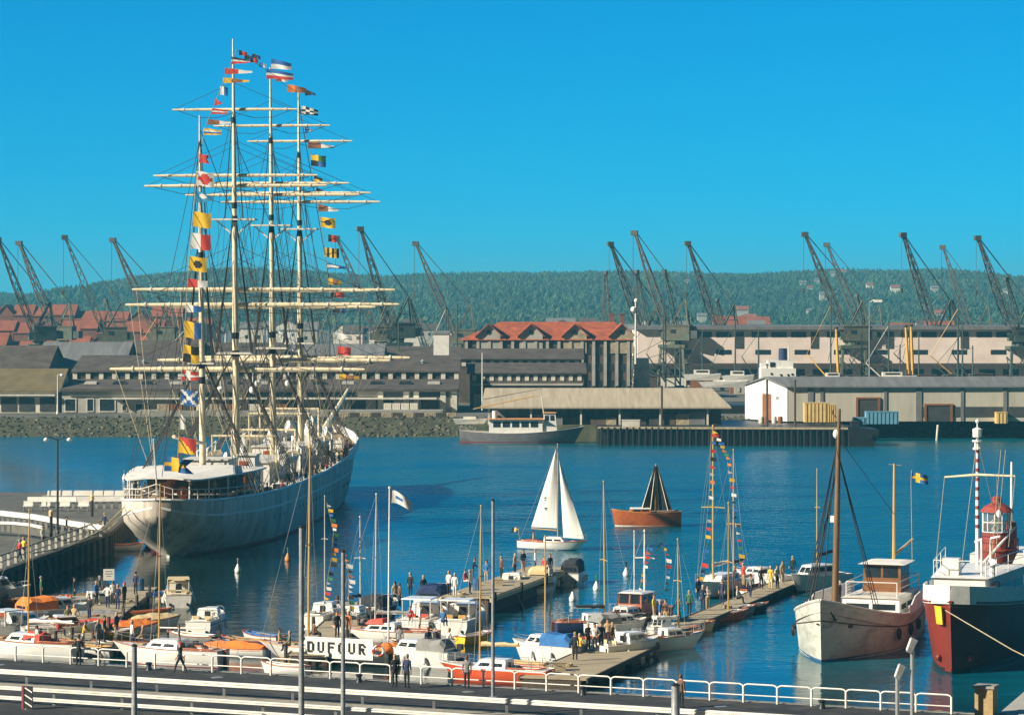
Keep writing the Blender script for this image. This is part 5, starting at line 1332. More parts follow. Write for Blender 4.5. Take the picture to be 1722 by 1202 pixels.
def cruiser(label, p, hd, L=6.5, B=2.5, hm=None, dm=None, boot=None, cab_u=(.42, .80), cab_h=.75, roof=None, canopy=None, can_u=(.06, .42), win=2, mast=None, name='motor_boat', wheel=True, fb=1.25, fm=1.0, fs=.95, cabm=None, open_back=True, strake=None, outboard=False, cat='motor boat', fend=True, flat_roof=None, seats=None):
    H = Hull(L, B, fb, fm, fs, .88, .12, .7, .3, .84)
    t = thing(name, label, cat, (p.x, p.y, 0), head(hd))
    hull_parts(t, H, hm or M['gel'], dm or M['gel'], boot, .14, M['offwhite'], .03, (.05, cab_u[0]-.02), .55, M['gel'], strake=strake)
    zd = H.z(cab_u[0])-.05
    cb = cabin(t, H.y(cab_u[0]), H.y(cab_u[1]), H.w(cab_u[0])*.80, H.w(cab_u[1])*.72, zd, cab_h, cabm or M['gel'], .8, .02, .84, win, roofm=roof, wz0=.42, wz1=.86, aft=True, wn='side_window')
    if flat_roof:                                              # hard top on posts over the cockpit
        u0, u1, z = flat_roof; w_ = H.w(.3)*.8
        b = MB(); b.hexa([(-w_, H.y(u0), z), (w_, H.y(u0), z), (w_*.95, H.y(u1), z), (-w_*.95, H.y(u1), z)], [(-w_*.96, H.y(u0)+.05, z+.08), (w_*.96, H.y(u0)+.05, z+.08), (w_*.9, H.y(u1)-.05, z+.08), (-w_*.9, H.y(u1)-.05, z+.08)]); o = b.build('hard_top', roof or M['gel'], t)
        for sd in (-1, 1):
            for u in (u0+.02, u1-.02):
                b = MB(); b.tube([(sd*w_*.93, H.y(u), H.z(u)-.03), (sd*w_*.93, H.y(u), z+.01)], .03, 5); b.build('roof_post', M['gel'], o)
    if canopy:
        u0, u1 = can_u; b = MB(); pv = None; w_ = H.w(.25)*.86; zt = zd+cab_h+.18
        for i in range(7):
            y = H.y(u0)+(H.y(u1)-H.y(u0))*i/6; zz = zt+.05*math.sin(i*1.6)-(.25 if i == 0 else 0)
            c = [(-w_, y, H.z(u0)+.02), (-w_*.95, y, zz-.25), (-w_*.6, y, zz), (w_*.6, y, zz), (w_*.95, y, zz-.25), (w_, y, H.z(u0)+.02)]
            if pv: b.add(pv+c, [(k, k+1, k+7, k+6) for k in range(5)])
            else: b.add(c, [tuple(range(6))])
            pv = c
        b.add(pv, [tuple(range(6))]); o = b.build('canopy', canopy, t)
        b = MB(); q = [(-w_, H.y(u0), H.z(u0)+.02), (w_, H.y(u0), H.z(u0)+.02), (w_*.95, H.y(u0), zt-.5), (-w_*.95, H.y(u0), zt-.5)]
        b.panel(q, .12, .88, .35, .9, .012, 0, .005); b.build('canopy_window', M['glass'], o)
    elif wheel:
        b = MB(); b.tube([(.35, H.y(cab_u[0])-.12, zd+.35+.2*math.sin(a)) if False else (.35+.2*math.cos(a), H.y(cab_u[0])-.14, zd+.35+.2*math.sin(a)) for a in [k*math.pi/5 for k in range(11)]], .02, 5); b.tube([(.35, H.y(cab_u[0])-.14, zd+.35), (.35, H.y(cab_u[0])+.02, zd+.35)], .03, 5); b.build('steering_wheel', M['black'], t)
        for sd in (-1, 1):
            b = MB(); y = H.y(.22); b.box((sd*.45, y, zd-.2), (.5, .5, .25)); b.box((sd*.45, y-.24, zd+.08), (.5, .1, .45)); b.build('seat', seats or M['tan'], t)
    if mast:
        h, r, mm = mast; o, tp = spar(t, H, H.y(.5), zd+cab_h, h, r, mm, 0, ((.6, .25),), None, 'mast', False)
    if outboard:
        b = MB(); b.box((0, H.y(0)-.2, H.z(0)+.25), (.32, .4, .42)); b.box((0, H.y(0)-.12, H.z(0)-.25), (.1, .22, .9)); b.build('outboard_motor', M['black'], t)
    b = MB()
    for sd in (-1, 1):
        b.tube([(sd*H.w(u)*.92, H.y(u), H.z(u)+(.32 if u > .55 else .0)) for u in (.52, .58, .7, .85, .96)], .015, 5)
    b.tube([(-H.w(.96)*.92, H.y(.96), H.z(.96)+.32), (H.w(.96)*.92, H.y(.96), H.z(.96)+.32)], .015, 5)
    for sd in (-1, 1):
        for u in (.6, .72, .85): b.tube([(sd*H.w(u)*.92, H.y(u), H.z(u)-.02), (sd*H.w(u)*.92, H.y(u), H.z(u)+.32)], .012, 4)
    b.build('bow_rail', M['chrome'], t)
    b = MB(); 
    for k in (-1, 1): b.box((k*B*.3, H.y(0)-.05, .28), (.1, .1, .18))
    b.each('trim_tab', M['black'], t)
    if fend: fenders(t, H, (.3, .6))
    return t, H
def dinghy(label, p, hd, L=3.8, B=1.5, hm=None, inn=None, cover=None, mast=None, outboard=False, boot=None, z=0.0, group=None, roll=0.0, tm=None, cat='rowing boat', name='rowing_boat', rail=None):
    H = Hull(L, B, .72, .5, .52, .66, .08, .7, .2, .78)
    t = thing(name, label, cat, (p.x, p.y, z), head(hd), group)
    hull_parts(t, H, hm or M['gel'], inn or M['teak'], boot, .08, rail or M['mahog'], .05, (.06, .8), .38, inn or M['teak'], n=12)
    if tm:
        b = MB(); w_ = H.w(0)*.97; b.hexa([(-w_*.7, H.y(0)-.05, .02), (w_*.7, H.y(0)-.05, .02), (w_*.7, H.y(0)-.002, .02), (-w_*.7, H.y(0)-.002, .02)], [(-w_, H.y(0)-.05, H.z(0)), (w_, H.y(0)-.05, H.z(0)), (w_, H.y(0)-.002, H.z(0)), (-w_, H.y(0)-.002, H.z(0))]); b.build('transom', tm, t)
    if cover:
        b = MB(); pv = None
        for i in range(9):
            u = .04+.92*i/8; w_ = H.w(u)+.02; z_ = H.z(u); hgt = .42*math.sin(math.pi*(.15+.8*i/8))+.04*math.sin(i*2.3)
            c = [(-w_, H.y(u), z_-.08), (-w_*.85, H.y(u), z_+.04), (0, H.y(u), z_+hgt), (w_*.85, H.y(u), z_+.04), (w_, H.y(u), z_-.08)]
            if pv: b.add(pv+c, [(k, k+1, k+6, k+5) for k in range(4)])
            else: b.add(c, [tuple(range(5))])
            pv = c
        b.add(pv, [tuple(range(5))]); b.build('cover', cover, t)
    else:
        for sd in (-1, 1):
            b = MB(); b.tube([(sd*.25, H.y(.15), H.z(.4)+.02), (sd*.32, H.y(.75), H.z(.4)+.06)], .022, 5); b.box((sd*.25, H.y(.12), H.z(.4)+.02), (.12, .45, .02)); b.build('oar', M['varnish'], t)
    if mast:
        h, r, mm, sp = mast; spar(t, H, H.y(.62), .2, h, r, mm, 0, sp, None)
    if outboard:
        b = MB(); b.box((0, H.y(0)-.2, H.z(0)+.22), (.28, .36, .36)); b.box((0, H.y(0)-.12, H.z(0)-.2), (.08, .18, .7)); b.build('outboard_motor', M['black'], t)
    return t, H
def world(t, v):                                                # thing-local point -> world (things carry a z rotation only)
    a = t.rotation_euler.z; v = Vector(v)
    return Vector((t.location.x+v.x*math.cos(a)-v.y*math.sin(a), t.location.y+v.x*math.sin(a)+v.y*math.cos(a), t.location.z+v.z))
# ---------------------------------------------------------------- bunting
BC = ['r', 'y', 'w', 'b', 'o', 'w', 'g', 'r', 'k', 'y']
def bunting(label, pts, n, size=.42, seed=1, drop=.0):
    """a string of little flags along a polyline; the pennants are its parts"""
    pts = [Vector(p) for p in pts]; t = thing('bunting', label, 'bunting', pts[0]); o = pts[0]
    b = MB(); b.tube([p-o for p in pts], .012, 4); b.build('cord', M['rope'], t)
    ln = [0]
    for i in range(1, len(pts)): ln.append(ln[-1]+(pts[i]-pts[i-1]).length)
    rg = random.Random(seed)
    for k in range(n):
        d = ln[-1]*(k+.5)/n; i = max(j for j in range(len(ln)) if ln[j] <= d); i = min(i, len(pts)-2)
        p = pts[i].lerp(pts[i+1], (d-ln[i])/max(1e-6, ln[i+1]-ln[i]))-o
        c = rg.choice(BC); s = size*rg.uniform(.55, .95); a = rg.uniform(-.3, .3); sh = rg.random()
        e = Vector((math.cos(a), math.sin(a)*.8, -.25)); up = Vector((0, 0, 1)); nn = Vector((-math.sin(a), math.cos(a), .1))*.01
        if sh < .45: q = [p, p+e*s+up*(-s*.35), p-up*s*.7]
        else: q = [p, p+e*s*1.1+up*(.05*s), p+e*s*1.1-up*s*.6, p-up*s*.7]
        b = MB(); b.prism([x-nn for x in q], nn*2); b.build('pennant', FM[c], t)
    return t

# ---------------------------------------------------------------- people
POSES = {}
def person_mesh(pose):
    """one continuous body grown over a posed skeleton; slots: skin, top, trousers, shoes, eyes"""
    if pose in POSES: return POSES[pose]
    V = []; E = []; Rr = []
    def v(x, y, z, r, par=None):
        V.append((x, y, z)); Rr.append(r)
        if par is not None: E.append((par, len(V)-1))
        return len(V)-1
    sit = pose == 'sit'; hz = .46 if sit else .93; ln = {'lean': .22, 'lookdown': .05}.get(pose, 0.0)   # faces -y
    T = lambda x, y, z: (x, y-ln*(z-hz), z)
    pel = v(0, 0, hz, .125); sp = v(*T(0, 0.01, hz+.20), .12, pel); ch = v(*T(0, 0, hz+.42), .135, sp); nk = v(*T(0, .0, hz+.56), .058, ch)
    hd_ = v(*T(0, -.015, hz+.66), .085, nk); ht = v(*T(0, -.01, hz+.78), .083, hd_)
    v(*T(0, -.10, hz+.685), .018, hd_)                           # nose
    for s in (-1, 1): v(*T(s*.088, .0, hz+.69), .018, hd_)       # ears
    st = .0
    step = {'walk': .26, 'stride': .32}.get(pose, .0)
    for s in (-1, 1):
        hip = v(s*.09, 0, hz-.06, .095, pel); f = s*step
        if sit: kn = v(s*.11, -.42, .47, .07, hip); an = v(s*.11, -.44, .09, .045, kn); toe = v(s*.115, -.58, .045, .04, an)
        else:
            kn = v(s*.095, -f*.55-.02, .50, .066, hip); an = v(s*.10, -f-.0+(.05 if f < 0 else 0), .09+(.03 if f < 0 else 0), .045, kn); toe = v(s*.12, -f-.15, .04+(.0 if f >= 0 else 0), .038, an)
        sh = v(*T(s*.17, 0, hz+.46), .072, ch)
        arm = {'walk': ((.22, .13*s), (.22, -.02+.28*s*1)), 'stride': ((.22, .14*s), (.2, .3*s)), 'hips': ((.36, .10), (.17, -.08)), 'cross': ((.24, -.02), (.03, -.24)), 'point': ((.24, -.15) if s > 0 else (.22, .02), (.26, -.5) if s > 0 else (.2, -.05)), 'sit': ((.22, -.06), (.13, -.3)), 'lean': ((.22, -.16), (.12, -.42))}.get(pose, ((.225, .01), (.215, -.06)))
        (ex, ey), (wx_, wy_) = arm
        zel = hz+.19; zw = hz-.06
        if pose == 'hips': zw = hz+.02
        if pose == 'cross': zw = hz+.22
        if pose == 'point' and s > 0: zel = hz+.30; zw = hz+.38
        if sit: zw = hz+.08; zel = hz+.2
        if pose == 'lean': zw = hz+.10; zel = hz+.2
        el = v(*T(s*ex, ey, zel), .047, sh); wr = v(*T(s*wx_, wy_, zw), .034, el)
        d = (Vector(V[wr])-Vector(V[el])).normalized(); pm = Vector(V[wr])+d*.075
        ph = v(pm.x, pm.y, pm.z, .034, wr)
        sd = d.cross(Vector((0, 1, 0) if abs(d.y) < .8 else (1, 0, 0))).normalized(); fw = d.cross(sd)
        for k, (o, l) in enumerate(((-.03, .075), (-.01, .09), (.01, .085), (.03, .065))):   # four fingers and a thumb
            q = pm+fw*o+d*.03; a = v(q.x, q.y, q.z, .0095, ph); q2 = q+d*l*.55+sd*.006; b_ = v(q2.x, q2.y, q2.z, .009, a); q3 = q2+d*l*.45+sd*.02; v(q3.x, q3.y, q3.z, .008, b_)
        q = pm-fw*.042-d*.02; a = v(q.x, q.y, q.z, .011, ph); q2 = q-fw*.02+d*.045; v(q2.x, q2.y, q2.z, .0095, a)
    me = bpy.data.meshes.new('person_body'); me.from_pydata(V, E, []); o = bpy.data.objects.new('tmp', me); COL.objects.link(o)
    sk = o.modifiers.new('s', 'SKIN'); sk.use_smooth_shade = True
    for i, d in enumerate(me.skin_vertices[0].data): d.radius = (Rr[i], Rr[i]*(.78 if i in (pel, sp, ch) else 1)); d.use_root = (i == pel)
    sub = o.modifiers.new('u', 'SUBSURF'); sub.levels = 1; sub.render_levels = 1
    dg = bpy.context.evaluated_depsgraph_get(); out = bpy.data.meshes.new_from_object(o.evaluated_get(dg))
    bpy.data.objects.remove(o)
    out.name = 'person_body'; out.materials.clear()
    for k in ('skin', 'dark', 'greyc', 'shoe', 'eye'): out.materials.append(M[k])
    chv, nkv = Vector(V[ch]), Vector(V[nk])
    for p in out.polygons:
        c = p.center; z = c.z+0
        up = hz+.545
        if c.z > up-.02 and abs(c.x) < .12: mi = 0
        elif c.z < .075: mi = 3
        elif (c.z < hz-.02 and abs(c.x) < .19 and not (abs(c.x) > .165)) or (sit and c.y < -.16 and c.z < .56 and abs(c.x) < .19): mi = 2
        else: mi = 1
        p.material_index = mi
    # hands are skin: near the wrist points
    hands = [Vector(V[i]) for i in range(len(V)) if Rr[i] in (.034,)]
    for p in out.polygons:
        if p.material_index != 0 and any((p.center-h).length < .085 for h in hands): p.material_index = 0
    # eyes: two small dark facets laid into the same mesh
    bm = bmesh.new(); bm.from_mesh(out)
    for s in (-1, 1):
        x, y, z = T(s*.034, -.094, hz+.715)
        vs = [bm.verts.new((x+.012*math.cos(a), y-.002, z+.008*math.sin(a))) for a in [k*math.pi/3 for k in range(6)]]
        f = bm.faces.new(vs); f.material_index = 4
    bm.to_mesh(out); bm.free()
    hb = MB(); hb.ell(T(0, .012, hz+.745), (.098, .108, .105), 10, 6, 0, -.15)
    hb.add([T(x, y, hz+z) for x, y, z in ((-.09, .03, .745), (.09, .03, .745), (.08, .07, .63), (-.08, .07, .63), (-.06, .11, .745), (.06, .11, .745), (.05, .10, .64), (-.05, .10, .64))], [(0, 3, 7, 4), (1, 5, 6, 2), (4, 7, 6, 5), (3, 2, 6, 7), (0, 4, 5, 1)])
    h = hb.build('hair', M['dark'], None, True); hm_ = h.data; bpy.data.objects.remove(h)
    POSES[pose] = (out, hm_); return POSES[pose]
CL = {k: mat('cloth_'+k, v, .85, .12, 8) for k, v in dict(black=(.02, .02, .022), navy=(.02, .03, .08), blue=(.04, .16, .40), grey=(.22, .22, .22), white=(.72, .70, .65), brown=(.16, .08, .045), tan=(.45, .33, .18), red=(.45, .05, .04), orange=(.70, .22, .05), yellow=(.75, .50, .05), olive=(.20, .19, .09), green=(.05, .14, .06)).items()}
HAIRM = [mat('hair_dark', (.03, .02, .015), .7, .2, 9), mat('hair_brown', (.12, .06, .03), .7, .2, 9), mat('hair_fair', (.38, .26, .12), .7, .2, 9), mat('hair_grey', (.35, .33, .30), .7, .2, 9)]
pc = [0]
def person(label, p, pose='stand', face=0.0, top='black', legs='black', hair=None, h=1.75, cap=None):
    """face: direction looked at, degrees clockwise from straight away"""
    body, hm_ = person_mesh(pose)
    o = bpy.data.objects.new('person', body); COL.objects.link(o); o.location = p; o.rotation_euler = (0, 0, R(180-face)); k = h/1.76; o.scale = (k, k, k)
    tag(o, label, 'person')
    for i, m in ((1, CL[top]), (2, CL[legs])): o.material_slots[i].link = 'OBJECT'; o.material_slots[i].material = m
    c = bpy.data.objects.new('cap' if cap else 'hair', hm_); COL.objects.link(c); c.parent = o
    c.material_slots[0].link = 'OBJECT'; c.material_slots[0].material = CL[cap] if cap else HAIRM[(pc[0] if hair is None else hair) % 4]
    pc[0] += 1
    return o
# ================================================================ left pier beside the tall ship
PZ = 2.0
poly = [(-41.6, 190), (-38.8, 225), (-35.6, 262), (-36.8, 290), (-43, 313), (-140, 313), (-140, 190)]
b = MB(); b.prism([(x, y, -3) for x, y in reversed(poly)], (0, 0, 3+PZ))
tag(b.build('pier', mat('dark_pier_concrete', (.115, .11, .09), .9, .3, .8, stain=(.055, .055, .045), stain_amt=.6)), 'grey concrete pier along the left side of the tall ship', 'pier')
b = MB()
for (xa, ya), (xb, yb) in zip(poly[:4], poly[1:5]): b.beam((xa+.12, ya, PZ-.18), (xb+.12, yb, PZ-.18), .34, .34)
for (xa, ya), (xb, yb) in zip(poly[:4], poly[1:5]):
    n = int(math.hypot(xb-xa, yb-ya)/2.2)
    for i in range(n): u = i/n; b.tube([(xa+(xb-xa)*u+.2, ya+(yb-ya)*u, -1.5), (xa+(xb-xa)*u+.2, ya+(yb-ya)*u, PZ-.1)], .16, 6)
solo(b, 'timber_fender_wall', M['pile'], 'dark timber fendering along the edge of the left pier', 'fendering')
t = thing('pier_fence', 'pale post and rail fence running along the edge of the left pier', 'fence', (-38.9, 224, PZ))
o = Vector((-38.9, 224, PZ)); E0, E1 = Vector((-40.6, 205, PZ)), Vector((-35.75, 262, PZ))
b = MB(); n = 26
for i in range(n+1):
    p = E0.lerp(E1, i/n)-o-Vector((.25, 0, 0)); b.beam(p, p+Vector((0, 0, .95)), .2)
b.each('post', M['offwhite'], t)
for h, r in ((.98, .07), (.5, .05)):
    b = MB(); b.tube([E0-o-Vector((.25, 0, -h)), E1-o-Vector((.25, 0, -h))], r, 6); b.build('rail', M['plank'], t)
def wall(label, pts, w_, h, z, m=None, name='low_wall'):
    t = thing(name, label, 'wall', pts[0]+Vector((0, 0, 0)))
    o = Vector(pts[0]); b = MB()
    for a, c in zip(pts, pts[1:]): b.beam(a-o+Vector((0, 0, h/2)), c-o+Vector((0, 0, h/2)), w_, h)
    b.build('wall', m or M['railw'], t)
    b = MB()
    for a, c in zip(pts, pts[1:]):
        for k in range(6):
            p = a.lerp(c, (k+.5)/6)-o; b.box((p.x, p.y, -.3+z*0), (.25, .25, .6))
    b.each('foot', conc, t)
    return t
wall('long white parapet curving across the middle of the left pier', [A(-60, 862, 276), A(0, 866, 271), A(55, 872, 266.5), A(110, 882, 261), A(175, 892, 256)], .5, .42, 0)
wall('short white curved parapet nearest on the left pier', [A(-40, 880, 258), A(20, 881, 256), A(50, 884, 254), A(73, 889, 251)], .3, .22, 0)
wall('straight white parapet farther back on the left pier', [A(48, 843, 291), A(130, 843, 290), A(208, 842, 290)], .6, .45, 0)
for i, (x0, x1) in enumerate(((80, 84), (86, 103), (105, 122), (124, 156), (158, 174), (175, 192), (193, 211), (213, 220))):
    Y = 304; w_ = (x1-x0)*Y/F; b = MB(); h = .62
    b.hexa([(-w_/2, -.4, 0), (w_/2, -.4, 0), (w_/2, .4, 0), (-w_/2, .4, 0)], [(-w_/2+.05, -.32, h), (w_/2-.05, -.32, h), (w_/2-.05, .32, h), (-w_/2+.05, .32, h)])
    solo(b, 'concrete_block', M['railw'], 'white painted block in the row at the far edge of the left pier', 'block', 'white blocks on the pier edge', loc=(wx((x0+x1)/2, Y), Y, PZ+.15))
b = MB(); b.box((0, 0, 0), (9.2, 1.3, .3)); solo(b, 'block_plinth', conc, 'low grey plinth under the row of white blocks on the left pier', 'plinth', loc=(wx(148, 304), 304, PZ+.13))
for i, (x0, x1, y) in enumerate(((39, 55, 848), (69, 77, 848), (79, 84, 848), (100, 117, 849), (131, 149, 849))):
    Y = 286; w_ = (x1-x0)*Y/F; t = thing('bench', ['white bench farthest left behind the parapet of the pier', 'small white seat second from left behind the parapet', 'narrow white seat third from left behind the parapet', 'white bench fourth from left behind the parapet', 'white bench nearest the tall ship on the pier'][i], 'bench', (wx((x0+x1)/2, Y), Y, PZ))
    b = MB(); b.box((0, 0, .5), (w_, .5, .1)); b.build('seat', M['railw'], t)
    b = MB(); b.box((0, .24, .75), (w_, .07, .4)); b.build('backrest', M['railw'], t)
    for s in (-1, 1): b = MB(); b.box((s*w_*.4, 0, .22), (.08, .45, .45)); b.build('leg', M['steel'], t)
lamppost('street_lamp', 'tall dark lamp post with two white globes on the left pier', Vector((wx(97, 257), 257, PZ)), 10.4-PZ, 2, M['black'], .10, .22, None, 0, 1.0)
for px, py, h, lab in ((86, 905, 2.4, 'dark upright bollard with pale cap by the fence of the left pier'), (155, 868, 2.0, 'thin dark post by the middle of the left pier')):
    p = G(px, py, PZ); t = thing('post', lab, 'post', p)
    b = MB(); b.tube([(0, 0, 0), (0, 0, h)], .14, 8); b.build('shaft', M['black'], t); b = MB(); b.lathe((0, 0, h-.5), [(.2, 0), (.22, .4), (.1, .55)], 8); b.build('cap', M['tan'], t)
# mooring ropes of the tall ship
for i, (a, c, lab) in enumerate(((ship_pt(-3.3, -4, 4.6), Vector((-37, 246, PZ+.3)), 'sagging mooring rope from the stern of the tall ship to the pier'), (ship_pt(-2.4, -5.5, 4.4), Vector((-38.2, 236, PZ+.3)), 'longer mooring rope from the stern down to the pier fence'), (ship_pt(-5, 6, 4.2), Vector((-36.2, 258, PZ+.3)), 'short mooring rope beside the stern of the tall ship'))):
    b = MB(); b.tube([a, a.lerp(c, .3)+Vector((0, 0, -.6)), a.lerp(c, .65)+Vector((0, 0, -.75)), c], .06, 5); solo(b, 'mooring_rope', M['rope'], lab, 'rope')

# ================================================================ pontoons
def pontoon(label, p0, p1, w_, z=.62, th=.5, m=None, name='pontoon', posts=True):
    d = (p1-p0); L_ = d.length; a = math.atan2(d.x, d.y); c = (p0+p1)/2
    t = thing(name, label, 'pontoon', (c.x, c.y, 0), -a)
    b = MB(); n = max(4, int(L_/.45))
    b.box((0, 0, z-.04), (w_, L_, .08)); b.build('deck', m or M['plank'], t)
    b = MB()
    for k in range(int(L_/4)+1):
        y = -L_/2+min(L_-1.2, k*4)+.6; b.box((0, y, z/2-.12), (w_*.9, 2.2, z-.02))
    b.each('float', M['pile'], t)
    b = MB()
    for s in (-1, 1): b.box((s*(w_/2+.05), 0, z-.10), (.1, L_+.02, .26))
    b.each('edge_beam', M['pile'], t)
    if posts:
        b = MB()
        for k in range(int(L_/7)+1):
            for s in (-1, 1): b.tube([(s*(w_/2+.22), -L_/2+k*7+.5, -1), (s*(w_/2+.22), -L_/2+k*7+.5, z+.75)], .12, 7)
        b.each('mooring_pile', M['pile'], t)
    return t
flat = lambda v: Vector((v.x, v.y, 0))
pontoon('long narrow wooden pier on the right leading out past the moored yachts', flat(G(1075, 1078, .7)), flat(G(1342, 968, .7)), 1.9, posts=False)
pontoon('broad wooden platform before the blue covered boat', flat(G(930, 1137, .7)), flat(G(1056, 1080, .7)), 4.0, posts=False)
pontoon('wooden pontoon on the left with a group of people and a white sign', flat(G(110, 1075, .7)), flat(G(232, 985, .7)), 3.0)
pontoon('wooden pontoon behind the yacht with the banner', flat(G(520, 1098, .7)), flat(G(610, 1010, .7)), 2.6)
pontoon('plank walkway along the moored sailing yachts on the left', flat(G(-60, 1066, .7)), flat(G(330, 1086, .7)), 1.6)
pontoon('plank walkway between the motor boats and the red hulled yacht', flat(G(640, 1094, .7)), flat(G(760, 1100, .7)), 1.6)
# high tan landing stage in the middle
p0, p1 = flat(G(783, 1003, 1.2)), flat(G(925, 953, 1.2))
d = p1-p0; a = math.atan2(d.x, d.y); c = (p0+p1)/2; L_ = d.length
t = thing('landing_stage', 'broad tan landing stage with dark timber side in the middle of the harbour', 'landing stage', (c.x, c.y, 0), -a)
b = MB(); b.box((0, 0, 1.16), (3.6, L_, .12)); b.build('deck', M['plank'], t)
b = MB(); b.box((0, 0, .45), (3.3, L_-.3, 1.3)); b.build('float', M['pile'], t)
b = MB()
for k in range(4): b.tube([(1.9, -L_/2+1+k*(L_-2)/3, -1), (1.9, -L_/2+1+k*(L_-2)/3, 1.5)], .13, 7)
b.each('mooring_pile', M['pile'], t)
b = MB()
for s in (-1, 1): b.box((s*1.86, 0, 1.0), (.12, L_+.05, .3))
b.each('edge_beam', M['tan'], t)
stage = t

# ================================================================ boats along the quay, left to right
QH = -67.0
sloop('white sailing yacht with orange red cabin cover lying at the left photo edge', G(44, 1106), QH, 7.6, 2.5, fb=1.35, fm=1.12, fs=1.1, cover=M['sailcover'], mast_h=8.0, mast_u=.48, mastm=M['varnish'], boom_len=.44, boom_z=1.15, boot=None, spread=((.55, .4),), dm=M['teak'])
t = bpy.context.scene.objects[[o.name for o in bpy.context.scene.objects if o.name.startswith('sailing_yacht')][0]]
b = MB(); pv = None
for i in range(6):
    y = -1.4+i*.24; c = [(-.75, y, .95), (-.7, y, 1.5), (0, y, 1.72), (.7, y, 1.5), (.75, y, .95)]
    if pv: b.add(pv+c, [(k, k+1, k+6, k+5) for k in range(4)])
    else: b.add(c, [tuple(range(5))])
    pv = c
b.add(pv, [tuple(range(5))]); b.build('spray_hood', M['redc'], t)
sl2, H2, _ = sloop('white sailing yacht with rounded white cabin and bare boom left of the steel post', G(282, 1118), QH, 7.8, 2.6, fb=1.35, fm=1.12, fs=1.1, mast_h=9.8, mast_u=.58, mastm=M['varnish'], boom_len=.42, boom_z=1.2, bm=M['sailcover'], stripe=M['mahog'], boot=M['bootred'])
dinghy('small boat under an orange tent cover between two white yachts', G(395, 1101), QH, 4.6, 1.9, cover=M['orange'], hm=M['gel'], boot=M['bootblue'], cat='covered boat', name='covered_boat')
duf, HD, dtop = sloop('long white sailing yacht with tall yellow mast carrying the lettered banner', G(545, 1110), QH, 9.2, 2.8, mast_h=12.3, mast_u=.62, mastm=M['varnish'], boom_len=.0, mr=.085, boot=M['bootorange'], win=3, hm=M['gel'], stripe=M['bootorange'], spread=((.5, .55),))
red, HR, _ = sloop('red hulled sailing yacht with white deck and sail on its boom', G(831, 1145), QH, 7.2, 2.3, hm=M['redhull'], mast_h=9.3, mast_u=.63, mastm=M['varnish'], cover=M['tan'], bm=M['varnish'], boom_len=.36, boom_z=1.25, stripe=M['gel'], win=2)
# banner
k = 1/27.0
cen = A(570, 1089.5, 183.6)
t = thing('banner', 'long white banner with black capital letters hung along the rail of a yacht', 'banner', cen, math.atan2(QE.y, QE.x))
W_, H_ = 116*183.6/F/.92, 35*183.6/F
b = MB(); nx = 14
for i in range(nx):
    x0, x1 = -W_/2+W_*i/nx, -W_/2+W_*(i+1)/nx; y0, y1 = .015*math.sin(i*1.1), .015*math.sin((i+1)*1.1)
    b.add([(x0, y0-.01, -H_/2), (x1, y1-.01, -H_/2), (x1, y1-.01, H_/2), (x0, y0-.01, H_/2), (x0, y0+.01, -H_/2), (x1, y1+.01, -H_/2), (x1, y1+.01, H_/2), (x0, y0+.01, H_/2)], [(0, 1, 2, 3), (7, 6, 5, 4), (0, 4, 5, 1), (3, 2, 6, 7)])
b.build('cloth', M['sail'], t)
def letter(ch, x, z, w_, h, s):
    b = MB(); y = -.045
    bar = lambda x0, z0, x1, z1: b.box(((x0+x1)/2, y, (z0+z1)/2), (abs(x1-x0), .02, abs(z1-z0)))
    L, Rr_, T_, B_ = x, x+w_, z+h, z; c = s*.9
    if ch in 'DO':
        bar(L, B_+(c if ch == 'O' else 0), L+s, T_-(c if ch == 'O' else 0)); bar(Rr_-s, B_+c, Rr_, T_-c); bar(L+s*(0 if ch == 'O' else 1)+(c if ch == 'O' else 0), T_-s, Rr_-c, T_); bar(L+s*(0 if ch == 'O' else 1)+(c if ch == 'O' else 0), B_, Rr_-c, B_+s)
    if ch == 'U': bar(L, B_+c, L+s, T_); bar(Rr_-s, B_+c, Rr_, T_); bar(L+c, B_, Rr_-c, B_+s)
    if ch == 'F': bar(L, B_, L+s, T_); bar(L+s, T_-s, Rr_, T_); bar(L+s, z+h*.45, Rr_-s*.6, z+h*.45+s)
    if ch == 'R':
        bar(L, B_, L+s, T_); bar(L+s, T_-s, Rr_-c, T_); bar(Rr_-s, z+h*.5+c, Rr_, T_-c); bar(L+s, z+h*.42, Rr_-c, z+h*.42+s)
        b.hexa([(Rr_-s*1.1, y-.01, B_), (Rr_, y-.01, B_), (Rr_, y+.01, B_), (Rr_-s*1.1, y+.01, B_)], [(L+s*1.3, y-.01, z+h*.42), (L+s*2.4, y-.01, z+h*.42), (L+s*2.4, y+.01, z+h*.42), (L+s*1.3, y+.01, z+h*.42)])
    b.build('letter', M['black'], t)
for i, ch in enumerate('DUFOUR'): letter(ch, -W_/2+W_*(.03+i*.153), -H_*.24, W_*.095, H_*.52, .115)
b = MB()
for u in (-.5, -.25, 0, .25, .5): b.tube([(u*W_, .03, H_/2), (u*W_, .03, -H_/2-.15)], .018, 4)
b.each('pole', M['chrome'], t)
